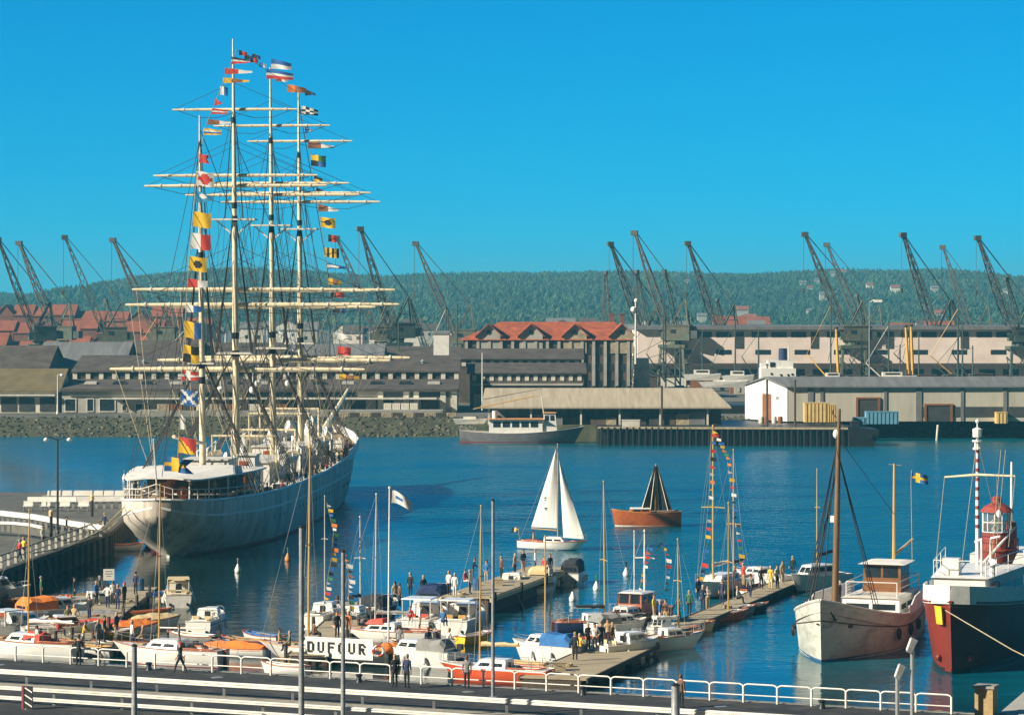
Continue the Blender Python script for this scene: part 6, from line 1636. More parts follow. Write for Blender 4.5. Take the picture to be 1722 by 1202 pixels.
# life ring & buoys on the stern of that yacht
t = thing('life_buoy', 'red and white life buoy on the stern rail of the bannered yacht', 'life buoy', A(636, 1094, 182.5))
b = MB(); n = 20
for i in range(n):
    a0, a1 = 2*math.pi*i/n, 2*math.pi*(i+1)/n; b.tube([(.32*math.cos(a0), 0, .32*math.sin(a0)), (.32*math.cos(a1), 0, .32*math.sin(a1))], .085, 6, mi=(i//3) % 2)
b.build('ring', [M['white'], M['redc']], t)
t = thing('folded_cover', 'heap of orange and white canvas on the stern deck of the bannered yacht', 'canvas', A(651, 1090, 184))
b = MB(); b.ell((0, 0, 0), (.55, .4, .38), 8, 6); b.ell((.4, .1, .1), (.35, .3, .34), 8, 6); b.build('canvas', M['orange'], t, True)
# blue covered boat
bc_t, H_ = cruiser('white cabin boat with blue cockpit cover beside the wooden platform', G(917, 1110), -62, 4.6, 2.0, canopy=M['blue'], can_u=(.05, .5), cab_u=(.45, .8), cab_h=.6, wheel=False, mast=(6.2, .06, M['varnish']), fend=True)
# yacht behind the banner
yb, HB, _ = sloop('white sailing yacht with red hatch cover behind the lettered banner', G(645, 1080), -72, 7.4, 2.5, mast_h=8.7, mast_u=.58, mastm=M['alu'], boom_len=.34, cover=M['greyc'], spread=((.52, .7),), stripe=M['mahog'], boot=M['bootred'])
b = MB(); 
for i in range(7):
    pass
b.hexa([(-.7, -.2, 1.28), (.7, -.2, 1.28), (.6, 1.1, 1.25), (-.6, 1.1, 1.25)], [(-.5, -.1, 1.62), (.5, -.1, 1.62), (.4, .9, 1.5), (-.4, .9, 1.5)]); b.build('hatch_cover', M['redc'], yb)
def stern_at(px, py, hd, L): 
    p = G(px, py); a = R(hd); return Vector((p.x+math.sin(a)*L/2, p.y+math.cos(a)*L/2, 0))
cruiser('white motor cruiser with crowded cockpit and hard top, left one of the pair', stern_at(694, 1066, 16, 6.6), 16, 6.6, 2.7, boot=M['bootred'], flat_roof=(.10, .40, 2.25), cab_h=.8, seats=M['redc'], win=3)
cruiser('white motor cruiser with tan seats and open stern, right one of the pair', stern_at(757, 1068, 16, 6.8), 16, 6.8, 2.7, boot=M['bootred'], flat_roof=(.14, .40, 2.2), cab_h=.8, seats=M['varnish'], win=3)
cruiser('motor boat with navy blue canopy behind the pair of white cruisers', G(737, 1020), 16, 5.6, 2.3, canopy=M['navy'], can_u=(.05, .5), cab_h=.6, wheel=False)
cruiser('small boat with tall black canopy and white stern near the landing stage', stern_at(957, 985, 12, 4.6), 12, 4.6, 1.7, canopy=M['dark'], can_u=(.04, .6), cab_u=(.58, .84), cab_h=.8, wheel=False, hm=M['gel'])
cruiser('cream coloured cabin boat with tan canopy frame alone by the dark ship reflection', stern_at(300, 1022, -6, 5.0), -6, 5.0, 2.1, hm=M['sailcover'], dm=M['tan'], flat_roof=(.15, .5, 2.0), roof=M['tan'], cab_h=.7, cab_u=(.48, .8), cabm=M['sailcover'], seats=M['tan'], strake=M['varnish'])
cruiser('open white motor boat with rounded cabin moored on the near side of the right pier', G(1058, 1106), 52, 4.9, 2.0, cab_h=.62, win=2, cab_u=(.38, .78), wheel=True)
cruiser('white cabin boat whose two front windows face the quay', G(1112, 1080), 196, 4.2, 1.9, cab_h=.75, cab_u=(.5, .86), win=2, wheel=False)
# dark hulled motor yacht with wheelhouse
H = Hull(8.5, 2.9, 1.7, 1.35, 1.3, .6, .08, .7, .5, .86); p = G(1072, 1060)
t = thing('motor_yacht', 'black hulled wooden motor yacht with white roofed wheelhouse and a bunting mast', 'motor yacht', (p.x, p.y, 0), head(206))
hull_parts(t, H, M['black'], M['teak'], M['bootred'], .18, M['mahog'], .05, (.05, .28), .5, strake=M['varnish'])
wh = cabin(t, -.6, 1.5, 1.0, .95, 1.3, 1.35, M['mahog'], .16, .04, .9, 2, 'wheelhouse', M['gel'], wz0=.5, wz1=.9, roof_over=.16, aft=True)
cabin(t, 1.5, 3.0, .85, .6, 1.3, .5, M['gel'], .3, 0, .85, 2, 'fore_cabin', M['gel'], wz0=.3, wz1=.8)
cabin(t, -2.6, -.6, 1.0, 1.0, 1.3, .55, M['mahog'], .05, .1, .88, 3, 'aft_cabin', M['gel'], front=False, aft=True)
spar(t, H, .55, 2.7, 4.1, .05, M['gel'], 0, None, None, 'mast', False); spar(t, H, -1.2, 1.8, 4.9, .075, M['gel'], 0, ((.62, .75),), None, 'mast', True); my_t = t
pulpit(t, H)
t, H, _ = sloop('dark sailing boat with rolled black sail on its boom at the wooden platform', G(1003, 1064), 72, 6.0, 2.1, hm=M['navy'], dm=M['gel'], mast_h=9.2, mast_u=.60, mastm=M['varnish'], boom_len=.36, cover=M['dark'], boom_z=.85, spread=((.42, .75),), cab=True)
# ketch with bunting
H = Hull(9.6, 2.8, 1.45, 1.1, 1.15, .55, .16, .8, .5, .82); p = G(1213, 1000)
t = thing('ketch', 'white two masted yacht dressed with small flags on the far side of the right pier', 'sailing boat', (p.x, p.y, 0), head(207)); kt = t
hull_parts(t, H, M['gel'], M['gel'], M['bootblue'], .15, M['mahog'], .04, (.08, .26), .5)
cabin(t, -1.6, 1.8, .95, .8, 1.05, .5, M['gel'], .6, .05, .84, 3, front=False, aft=True)
spar(t, H, 1.6, 1.3, 11.6, .085, M['varnish'], 0, ((.47, .95),)); spar(t, H, -2.4, 1.1, 9.8, .07, M['varnish'], 0, ((.42, .6),))
boom(t, 1.5, -1.5, 2.3, 2.4, M['varnish'], M['sailcover'], .06, .2); boom(t, -2.5, -4.6, 2.2, 2.3, M['varnish'], M['dark'], .05, .14)
pulpit(t, H); pulpit(t, H, False); lifelines(t, H); fenders(t, H, (.3, .5, .7))
dinghy('wooden sailing dinghy with orange transom on the near side of the right pier', G(1214, 1042), 64, 4.4, 1.7, hm=M['mahog'], inn=M['gel'], mast=(8.0, .06, M['varnish'], ((.48, .7),)), tm=M['bootorange'], cat='sailing dinghy', name='sailing_dinghy')
t, H = cruiser('white cabin yacht with navy sail cover at the outer end of the right pier', G(1374, 992), 222, 6.6, 2.5, cab_h=.8, cab_u=(.34, .80), win=3, mast=(7.4, .06, M['varnish']), wheel=False, fb=1.5, fm=1.2, fs=1.1, hm=M['gel'], boot=M['bootblue'])
boom(t, -.1, -2.6, 2.6, 2.9, M['varnish'], M['navy'], .05, .2)
cruiser('white open motor boat behind the people on the right pier', G(1280, 986), -50, 4.8, 2.0, cab_h=.5, wheel=True)
# boats round the left pontoon
cruiser('white cabin boat with orange canopy among the boats on the left', G(88, 1046), 55, 6.0, 2.3, canopy=M['orange'], can_u=(.1, .5), cab_h=.7, wheel=False, win=2)
cruiser('white motor boat with arched windscreen frame behind the left edge yacht', G(32, 1072), 40, 5.2, 2.1, cab_h=.65, flat_roof=(.12, .45, 1.9), seats=M['greyc'])
dinghy('open boat with long red cover left of the pontoon people', G(163, 1062), 80, 4.4, 1.8, cover=M['redc'], hm=M['tan'], cat='covered boat', name='covered_boat')
dinghy('boat under a grey tarpaulin beside the left pontoon', G(166, 1046), 82, 3.6, 1.6, cover=M['greyc'], hm=M['gel'], cat='covered boat', name='covered_boat')
dinghy('yellow wooden rowing boat nearest the pontoon people', G(207, 1058), 70, 3.9, 1.5, hm=M['varnish'], inn=M['varnish'], cover=None)
dinghy('yellow rowing boat farther out right of the left pontoon', G(246, 1040), 68, 3.7, 1.5, hm=M['varnish'], inn=M['mahog'])
dinghy('white rowing boat with yellow inside behind the left pontoon', G(140, 1012), 62, 4.2, 1.6, hm=M['gel'], inn=M['varnish'])
dinghy('brown wooden boat left of the pontoon under the lamp mast', G(55, 1018), 80, 4.6, 1.7, hm=M['mahog'], inn=M['teak'])
cruiser('white boxy cabin boat cut by the left photo edge', G(2, 1012), 75, 4.4, 1.9, cab_h=.85, cab_u=(.3, .75), wheel=False)
dinghy('white dinghy with yellow thwarts behind the railing on the left', G(150, 1100), -62, 3.8, 1.6, hm=M['gel'], inn=M['varnish'], outboard=True)
dinghy('small white dinghy with blue bottom beside the steel post', G(192, 1096), -58, 3.4, 1.5, hm=M['gel'], inn=M['gel'], boot=M['bootblue'])
dinghy('small white rowing boat with brown inside under the stern of the tall ship', G(214, 925), 72, 3.2, 1.6, hm=M['gel'], inn=M['mahog'])
dinghy('low white raft boat behind the railing left of the banner yacht stern', G(478, 1132), -66, 3.2, 1.2, hm=M['gel'], inn=M['gel'])
dinghy('upturned looking white dinghy tied to the side of the landing stage', G(905, 998), 40, 3.6, 1.5, hm=M['gel'], inn=M['tan'], boot=None)
dinghy('boat with tan awning lying at the end of the landing stage', G(893, 975), 60, 4.4, 1.8, hm=M['mahog'], inn=M['teak'], cover=M['tan'], cat='covered boat', name='covered_boat')
cruiser('dark small cabin boat left of the white cruiser pair', G(640, 1040), 20, 5.2, 2.2, hm=M['navy'], canopy=M['dark'], can_u=(.08, .5), cab_h=.6, wheel=False)
cruiser('small white sailing cruiser carrying the left bunting mast', G(546, 1052), 18, 5.0, 2.0, cab_h=.6, wheel=False, mast=(7.4, .045, M['alu']), canopy=None)
dinghy('white workboat with outboard behind the white cabin yacht on the left walkway', G(322, 1080), -60, 4.0, 1.7, hm=M['greyc'], inn=M['gel'], outboard=True)

# ================================================================ craft under way
H = Hull(6.6, 2.2, .95, .72, .75, .45, .16, .85, .4, .82); p = G(930, 924)
t = thing('sailing_boat', 'small white sailing boat under full white sails in the open water', 'sailing boat', (p.x, p.y, 0), head(113))
hull_parts(t, H, M['gel'], M['gel'], M['bootblue'], .12, M['mahog'], .04, (.1, .36), .45)
cabin(t, -.7, 1.3, .62, .5, .7, .38, M['gel'], .9, .05, .82, 2, front=False, aft=True, wz0=.3, wz1=.75)
m, tp = spar(t, H, .45, .75, 8.7, .055, M['varnish'], 0.0, ((.6, .4),), None, 'mast', True)
boom(t, .35, -2.1, 1.75, 1.85, M['varnish'])
def sailmesh(tri, belly, n=10):                                # triangular sail with draft, two-sided thin cloth
    T_, Kk, C_ = [Vector(p) for p in tri]; b = MB(); pts = {}
    for i in range(n+1):
        for j in range(n+1):
            u, v = i/n, j/n; p = T_.lerp(Kk, u).lerp(T_.lerp(C_, u), v); q = math.sin(math.pi*v)*math.sin(math.pi*min(1, u*.9+.1))*belly
            pts[i, j] = len(b.v); b.v.append((p.x+q, p.y, p.z))
    o = len(b.v); b.v += [(x+.012, y, z) for x, y, z in b.v]
    for i in range(n):
        for j in range(n):
            q = [pts[i, j], pts[i+1, j], pts[i+1, j+1], pts[i, j+1]]; b.f.append(q); b.m.append(0); b.f.append([k+o for k in reversed(q)]); b.m.append(0)
    for i in range(n):
        for a, c in (((i, n), (i+1, n)), ((n, i), (n, i+1)), ((i, 0), (i+1, 0))): b.f.append([pts[a], pts[c], pts[c]+o, pts[a]+o]); b.m.append(0)
    return b
ms = sailmesh([(0, .36, 9.2), (0, .36, 1.95), (.15, -2.05, 2.0)], .28).build('mainsail', M['sail'], t, True)
sailmesh([(0, .6, 8.2), (.1, .95, 1.25), (.12, 2.75, 1.1)][:1]+[(0, 3.0, 1.05), (.25, 1.1, 1.15)], .3).build('jib', M['sail'], t, True)
b = MB()
for z, w_ in ((4.75, .16), (4.62, .3), (4.45, .2), (3.75, .22), (3.62, .1)): b.box((.30, -.62, z), (.03, w_, .07))
b.each('sail_mark', M['black'], ms)
b = MB(); b.tube([(0, H.y(0)+.05, .7), (0, H.y(0)-.1, 1.9)], .02, 5); b.build('flag_staff', M['varnish'], t)
wb = t
pulpit(t, H); 
flag('ensign', 'tiny flag on the staff of the white sailing boat', world(t, (0, H.y(0)-.12, 1.9)), .6, .38, PT['swe'], 'rect', .05, .2, R(180))
# brown boat with dark sails
H = Hull(6.8, 2.5, 1.7, 1.35, 1.45, .8, .05, .6, .5, .92); p = G(1086, 884)
t = thing('wooden_boat', 'varnished brown wooden boat with dark sails hung up to dry', 'boat', (p.x, p.y, 0), head(-96))
hull_parts(t, H, M['mahog'], M['teak'], M['offwhite'], .12, M['varnish'], .06, None, .4)
cabin(t, -.4, 1.6, .9, .8, 1.35, .38, M['mahog'], .3, .1, .9, 2, 'cabin', M['gel'], front=False, aft=True)
zt = CAMZ-(780-HY)*p.y/F
b = MB(); b.tube([(0, -1.0, 1.3), (0, -1.0, zt)], [.09, .06], 8); b.build('mast', M['varnish'], t, True)
rs = random.Random(4)
for k in range(7):
    y0 = .25-k*.44; x = rs.uniform(-.35, .35); b = MB()
    top = Vector((x*.2, -1.0+.12*(3-k)/3, zt-.15-rs.uniform(0, .25))); bot = Vector((x, y0, 1.55)); w_ = .28
    b.hexa([bot+Vector((-.06, -w_*.7, 0)), bot+Vector((.06, -w_*.7, 0)), bot+Vector((.1, w_*.7, 0)), bot+Vector((-.1, w_*.7, 0))], [top+Vector((-.04, -.06, 0)), top+Vector((.04, -.06, 0)), top+Vector((.05, .06, 0)), top+Vector((-.05, .06, 0))]); b.build('sail', mat('brown_sailcloth', (.055, .042, .034), .85, .3, 3), t)
    if k % 2 == 0:
        b = MB(); b.tube([bot+Vector((-.15, .24, 0)), top], [.055, .035], 6); b.build('gaff_spar', M['offwhite'], t, True)
# far ferry
H = Hull(19, 4.6, 2.6, 1.6, 2.0, .6, .08, .7, .8, .9); p = G(878, 745)
t = thing('ferry', 'grey hulled passenger ferry with white saloon moored at the far quay', 'ferry', (p.x, p.y, 0), head(92))
hull_parts(t, H, mat('grey_hull_paint', (.16, .16, .17), .6, .2, 1, stain=(.1, .06, .04), stain_amt=.4), M['offwhite'], M['bootred'], .3, M['offwhite'], .1)
cb = cabin(t, -5.0, 3.2, 1.9, 1.8, 1.6, 2.1, M['white'], .05, .02, .95, 5, 'saloon', M['bootorange'], wz0=.42, wz1=.86, aft=True, roof_over=.5)
cabin(t, 3.25, 5.4, 1.5, 1.35, 1.75, 2.9, M['white'], .1, .02, .92, 2, 'wheelhouse', M['bootorange'], wz0=.6, wz1=.88, roof_over=.2)
b = MB(); b.lathe((0, -4.2, 3.75), [(.42, 0), (.4, .8), (.38, 1.2)], 10); b.build('funnel', M['white'], t, True)
b = MB(); b.tube([(0, 3.4, 4.0), (0, 2.9, 7.4)], [.1, .05], 6); b.build('mast', M['white'], t, True)
b = MB(); b.tube([(0, 1.9, 7.2), (0, -7.5, 5.2)], .09, 5); b.tube([(0, 2.0, 7.2), (0, 2.92, 7.2)], .03, 4); b.build('derrick', M['varnish'], t)
pulpit(t, H, False)
# dark barge end at the right end of the jetty
p = G(1447, 749); b = MB()
b.hexa([(-1.4, -2, -.5), (1.6, -2, -.5), (1.4, 3, -.5), (-1.4, 3, -.5)], [(-2.2, -2.4, 3.0), (2.6, -2.4, 2.4), (2.2, 3, 2.6), (-2.2, 3, 3.0)]); b.box((-.8, .5, 3.3), (1.2, 2, .7)); b.tube([(1.2, -2.45, 1.6), (1.2, -2.6, 1.6)], .35, 10)
solo(b, 'barge', M['black'], 'black barge end moored at the right end of the dark jetty', 'barge', loc=(p.x, p.y, 0))
b = MB(); b.hexa([(-2.2, -.9, 0), (2.2, -.9, 0), (2.2, .9, 0), (-2.2, .9, 0)], [(-2.6, -1.1, .7), (2.8, -1.0, .8), (2.8, 1.0, .8), (-2.6, 1.1, .7)]); b.box((0, 0, .9), (2.0, 1.2, .4))
solo(b, 'work_boat', M['offwhite'], 'long pale work boat lying on the mossy quay left of the ferry', 'boat', loc=(wx(791, 470), 463, 2.6))
# buoys
def buoy(label, px, py, m, r=.26):
    p = G(px, py); t = thing('mooring_buoy', label, 'buoy', (p.x, p.y, 0))
    b = MB(); b.lathe((0, 0, -.15), [(.1, 0), (r, .18), (r*1.05, .38), (r*.6, .62), (r*.22, .85)], 10); b.build('float', m[0], t, True)
    b = MB(); b.tube([(0, 0, .62), (0, 0, 1.05)], .05, 6); b.ell((0, 0, 1.08), .09, 6, 4); b.build('mooring_eye', m[1], t)
for lab, px, py, m in (('white buoy alone in the dark reflection of the tall ship', 400, 962, (M['lamp'], M['greyc'])), ('orange and green buoy under the side of the tall ship', 484, 943, (M['bootorange'], FM['g'])), ('white buoy right of the dark canopy boat', 963, 1010, (M['lamp'], M['black'])), ('white buoy left of the brown mast in open water', 1003, 992, (M['lamp'], FM['g'])), ('white buoy left of the white bunting mast', 1053, 968, (M['lamp'], M['black'])), ('white buoy out on the water left of the tall ship', 209, 806, (M['lamp'], M['greyc']))): buoy(lab, px, py, m)

# ================================================================ fishing vessel and lightship, right
TH = 19
H = Hull(21, 7.0, 3.9, 2.1, 2.2, .72, .015, .74, 1.0, .97, umax=.55); st = G(1380, 1114); a = R(TH)
t = thing('fishing_vessel', 'old white and grey wooden fishing vessel with brown wheelhouse, bow towards the quay', 'fishing boat', (st.x+math.sin(a)*10.4, st.y+math.cos(a)*10.4, 0), head(180+TH)); fv = t
fvm = mat('worn_white_planking', (.56, .57, .50), .6, .08, 1.2, stain=(.20, .21, .15), stain_amt=.6, stretch=(1, 1, 2.5))
hull_parts(t, H, fvm, M['teak'], M['bootblue'], .16, M['offwhite'], .75, None, rail_r=.09, n=22, strake=M['pile'], strake_z=.66)
Ys = lambda s: 10.5-s
zd = 1.45
dko = cabin(t, Ys(18.8), Ys(11.2), 1.8, 1.95, zd, 1.5, M['white'], .1, .02, .97, 3, 'deckhouse', M['offwhite'], wz0=.5, wz1=.72, front=True, aft=True, roof_over=.12, wn='porthole')
whz = zd+1.57
wo = cabin(t, Ys(18.3), Ys(14.8), 1.2, 1.3, whz, 1.85, mat('varnished_wheelhouse', (.20, .085, .03), .45, .2, 2, stretch=(1, 5, 1)), .06, .02, .96, 3, 'wheelhouse', M['sailcover'], wz0=.52, wz1=.90, front=True, aft=True, roof_over=.35)
b = MB()
for k in range(5):
    y = Ys(8.2)-0; 
    b.box((1.65, Ys(12.2)-.0+k*.0, whz+.15+k*.2), (.05, 1.2, .05))
for sd in (-1, 1):
    for yy in (Ys(11.6), Ys(18.7)):
        b.tube([(sd*1.7, yy, whz-.05), (sd*1.7, yy, whz+.95)], .035, 5)
    for z in (.5, .95): b.tube([(sd*1.7, Ys(11.6), whz+z), (sd*1.7, Ys(18.7), whz+z)], .03, 5)
b.tube([(-1.7, Ys(11.6), whz+.95), (1.7, Ys(11.6), whz+.95)], .03, 5); b.tube([(-1.7, Ys(18.7), whz+.95), (1.7, Ys(18.7), whz+.95)], .03, 5)
dr_ = b.build('deck_railing', M['white'], t)
for q_ in (dko, wo, dr_): q_.location.x = -.75
b = MB(); b.tube([(.15, Ys(4.6), 1.6), (.0, Ys(4.7), 9), (-.1, Ys(4.9), 15.6)], [.24, .2, .1], 10)
b.tube([(.1, Ys(4.9), 15.0), (.35, Ys(4.9), 15.3), (.35, Ys(4.9), 15.5)], .06, 5); o = b.build('foremast', mat('old_brown_spar', (.17, .095, .035), .55, .25, 1.5, stretch=(5, 5, .5)), t, True)
b = MB()
for sd in (-1, 1):
    for k in range(3): b.tube([(sd*2.3, Ys(5.2+k*.7), 2.9), (.08, Ys(4.9), 13.2)], .028, 4, cap=False)
b.tube([(0, Ys(.6), 3.7), (.08, Ys(4.9), 13.6)], .03, 4, cap=False); b.tube([(-.9, Ys(18.1), 8), (.08, Ys(4.9), 13.9)], .025, 4, cap=False)
for k in range(2): b.tube([(2.3, Ys(6.5+k), 2.6), (.06, Ys(4.9), 12.0)], .05, 5, cap=False)
b.build('stay', M['rigging'], o)
b = MB(); b.box((.3, Ys(4.75), 8.6), (.35, .3, .4)); b.ell((.1, Ys(4.9), 14.0), (.22, .22, .3), 8, 6); b.build('mast_lamp', M['lamp'], o)
for sd in (-1, 1):
    b = MB(); pv = None
    for u in [0, .06, .14, .22, .30, .38, .46, .5]:
        w_, y, z = H.w(u), H.y(u), H.z(u); hh = .95 if u < .45 else .5
        c = [(sd*(w_-.06), y, z-.12), (sd*(w_+.03), y, z-.12), (sd*(w_+.03), y, z+hh), (sd*(w_-.06), y, z+hh)]
        if pv: b.add(pv+c, [(0, 1, 5, 4), (1, 2, 6, 5), (2, 3, 7, 6), (3, 0, 4, 7)])
        else: b.add(c, [(0, 1, 2, 3)])
        pv = c
    b.add(pv, [(3, 2, 1, 0)]); b.build('bulwark', M['white'], t)
b = MB(); b.tube([(-.9, Ys(18.0), whz-.2), (-.9, Ys(18.2), 11.4)], [.14, .08], 8); o = b.build('mizzen_mast', M['varnish'], t, True)
b = MB(); b.tube([(-1.4, Ys(18.2), 11.3), (-.5, Ys(18.2), 11.35)], .03, 4); b.build('aerial', M['wire'], o)
b = MB(); b.tube([(-.9, Ys(18.1), whz+2.2), (-1.9, Ys(19.6), whz+3.2)], .09, 6); b.build('mizzen_boom', M['plank'], t)
b = MB()
b.box((.9, Ys(7.4), zd+.35), (.9, .8, .7)); b.tube([(.3, Ys(5.4), zd+.5), (1.4, Ys(5.4), zd+.5)], .35, 8); b.build('winch', M['steel'], t)
b = MB(); b.box((-.7, Ys(5.2), zd+.3), (1.2, 1.6, .6)); b.build('hatch', M['plank'], t)
for k, (x, s) in enumerate(((-1.1, 2.4), (.9, 2.6), (1.3, 6.0), (-1.5, 7.0))):
    b = MB(); b.lathe((x, Ys(s), 2.0 if s < 4 else zd), [(.45, 0), (.5, .15), (.4, .35), (.15, .4)], 9); b.build('rope_coil', M['rope'] if k % 2 else M['pile'], t)
b = MB(); b.tube([(-.25, Ys(.5), 3.5), (-.8, Ys(.9), 2.6), (-.5, Ys(.35), 2.2), (.3, Ys(.2), 2.4)], .06, 6); b.build('bow_rope', M['rigging'], t)
for sd in (-1, 1):
    for u in (.35, .5, .65):
        b = MB(); x = sd*(H.w(u)+.12); n = 12
        b.tube([(x, H.y(u)+.32*math.cos(2*math.pi*i/n), 1.15+.32*math.sin(2*math.pi*i/n)) for i in range(n+1)], .1, 6); b.build('tyre_fender', M['black'], t)
b = MB(); b.ell((-1.2, Ys(15.4), 2.4), (.55, .8, .35), 8, 6); b.build('net_heap', M['tan'], t, True)
flag('ensign', 'small blue and yellow cross flag flying over the brown wheelhouse', A(1533, 795, 197.5), 1.1, .62, PT['swe'], 'rect', .08, .25)
b = MB(); b.tube([A(1533, 790, 197.5), A(1532, 812, 197.5), A(1534, 945, 197.5)], .02, 4); solo(b, 'flag_halyard', M['rope'], 'thin flag line rising behind the brown wheelhouse', 'rope')

TL = 18
H = Hull(32, 7.0, 4.4, 3.4, 3.6, .6, .02, .44, 1.6, .92, umax=.5); st = G(1600, 1134); a = R(TL)
t = thing('lightship', 'red lightship with white deckhouses and a red lantern tower, at the right photo edge', 'lightship', (st.x+math.sin(a)*15.6, st.y+math.cos(a)*15.6, 0), head(180+TL)); ls = t
lsm = mat('lightship_red_paint', (.21, .024, .012), .55, .15, .9, stain=(.12, .03, .02), stain_amt=.5)
lsd = mat('lantern_red_paint', (.30, .05, .035), .6, .2, 1.5, stain=(.12, .04, .03), stain_amt=.5)
hull_parts(t, H, lsm, M['plank'], M['black'], .3, lsm, .3, None, rail_r=.1, n=24)
Ys = lambda s: 16-s
b = MB(); pv = None                                             # white bulwark band round the bow
for sd in (-1, 1):
    pv = None
    for u in [1, .98, .95, .91, .86, .8, .74, .68]:
        x, y, z = H.w(u), H.y(u), H.z(u); c = [(sd*(x-.02), y-.02, z-.1), (sd*(x+.04), y+.02, z-.1), (sd*(x+.02), y, z+1.0), (sd*(x-.06), y-.04, z+1.0)]
        if pv: b.add(pv+c, [(0, 1, 5, 4), (1, 2, 6, 5), (2, 3, 7, 6), (3, 0, 4, 7)])
        pv = c
b.build('bow_bulwark', M['sailcover'], t)
dz = 3.35
cabin(t, Ys(13.2), Ys(3.2), 2.55, 1.6, dz, 2.2, M['sailcover'], .05, .02, .98, 4, 'deckhouse', M['white'], wz0=.38, wz1=.68, front=True, aft=True, roof_over=.18, wn='porthole')
for y_, s in ((-1, 5.2), (1, 5.2)): 
    b = MB(); b.box((y_*2.02, Ys(s), dz+.95), (.2, .8, 1.8)); b.build('door', M['greyc'], t)
rz_ = dz+2.3
b = MB()
for sd in (-1, 1):
    pts = [(sd*(1.6+(s-3.4)*.095), Ys(s), rz_+.95) for s in (3.4, 6, 9, 13)]
    b.tube(pts, .03, 5); b.tube([(x, y, z-.48) for x, y, z in pts], .025, 5)
    for x, y, z in pts: b.tube([(x, y, z-.98), (x, y, z)], .03, 5)
b.tube([(-1.6, Ys(3.4), rz_+.95), (1.6, Ys(3.4), rz_+.95)], .03, 5); b.build('deck_railing', M['white'], t)
b = MB(); b.tube([(-1.2, Ys(4.3), rz_), (-1.2, Ys(4.3), rz_+1.7), (-1.1, Ys(4.8), rz_+2.2), (-.5, Ys(6.2), rz_+1.9)], .07, 6); b.box((.7, Ys(4.6), rz_+.5), (1.0, .9, 1.0)); b.build('davit', M['white'], t)
b = MB(); b.tube([(-1.9, Ys(4.0), rz_), (-1.9, Ys(4.0), rz_+.6), (-1.9, Ys(3.7), rz_+.9)], [.16, .16, .28], 8); b.build('ventilator', M['white'], t, True)
sT = 18.2; yT = Ys(sT)
b = MB(); b.lathe((0, yT, 3.2), [(1.0, 0), (.8, .9), (.8, 1.5), (1.35, 2.7), (1.38, 2.85)], 16); tw = b.build('tower', lsd, t, True)
zg = 6.05
b = MB(); b.lathe((0, yT, zg), [(1.45, 0), (1.45, .08)], 18); 
for k in range(14):
    an = 2*math.pi*k/14; b.tube([(1.42*math.cos(an), yT+1.42*math.sin(an), zg), (1.42*math.cos(an), yT+1.42*math.sin(an), zg+.75)], .02, 4)
b.tube([(1.42*math.cos(2*math.pi*k/18), yT+1.42*math.sin(2*math.pi*k/18), zg+.75) for k in range(19)], .025, 4)
b.build('gallery', lsd, tw)
b = MB(); b.lathe((0, yT, zg+.08), [(.98, 0), (.98, 1.05), (1.03, 1.1)], 16); ln_ = b.build('lantern_house', lsd, tw)
for an in (200, 235, 300, 335):
    b = MB(); c, s = math.cos(R(an)), math.sin(R(an)); b.tube([(.96*c, yT+.96*s, zg+.6), (1.02*c, yT+1.02*s, zg+.6)], .14, 8); b.build('porthole', M['black'], ln_)
zl = zg+1.2
gl = bpy.data.materials.new('lantern_glass'); gl.use_nodes = True; g_ = gl.node_tree.nodes['Principled BSDF']; g_.inputs['Transmission Weight'].default_value = .9; g_.inputs['Roughness'].default_value = .05; g_.inputs['IOR'].default_value = 1.1; g_.inputs['Base Color'].default_value = (.75, .85, .85, 1)
b = MB(); b.lathe((0, yT, zl), [(.92, 0), (.92, 1.3)], 12); b.build('lantern_glass', gl, tw)
b = MB()
for k in range(12):
    an = 2*math.pi*k/12; b.tube([(.95*math.cos(an), yT+.95*math.sin(an), zl), (.95*math.cos(an), yT+.95*math.sin(an), zl+1.3)], .035, 5)
for z in (0, .65, 1.3): b.tube([(.95*math.cos(2*math.pi*k/12), yT+.95*math.sin(2*math.pi*k/12), zl+z) for k in range(13)], .035, 5)
b.build('glazing_bar', M['white'], tw)
b = MB(); b.lathe((0, yT, zl), [(.3, .05), (.35, .3), (.2, .45), (.38, .65), (.2, .9), (.3, 1.1)], 10); b.build('lens', M['lamp'], tw, True)
b = MB(); b.lathe((0, yT, zl+1.32), [(1.12, 0), (1.08, .06), (.85, .32), (.45, .55), (.32, .6), (.32, .85), (.36, .88), (.2, 1.02)], 16); b.tube([(0, yT, zl+2.3), (0, yT, zl+3.1)], .02, 4); b.build('lantern_roof', lsd, tw)
sM = 11.4; yM = Ys(sM); zb = dz+2.2
b = MB(); b.tube([(.2, yM, zb), (.2, yM, 10), (.2, yM, 14.0)], [.13, .12, .08], 10)
for k in range(9): b.tube([(.2, yM, 8+k*.6), (.2, yM, 8.22+k*.6)], .135, 10, mi=1)
ml = b.build('mast', [M['white'], lsd], t, True)
b = MB(); b.tube([(-2.2, yM, 11.35), (.2, yM+.12, 11.4), (2.3, yM, 11.2)], [.06, .09, .06], 7); b.build('yard', M['cream'], ml, True)
b = MB(); b.lathe((.2, yM, 13.0), [(.3, 0), (.3, .1), (.2, .15), (.2, .45), (.34, .5), (.34, .6)], 10); b.lathe((.2, yM, 13.8), [(.3, 0), (.32, .5), (.1, .6)], 10); b.ell((.2, yM, 14.8), .14, 8, 6); b.tube([(.2, yM, 14.3), (.2, yM, 14.8)], .05, 5); b.build('mast_lantern', M['white'], ml)
b = MB()
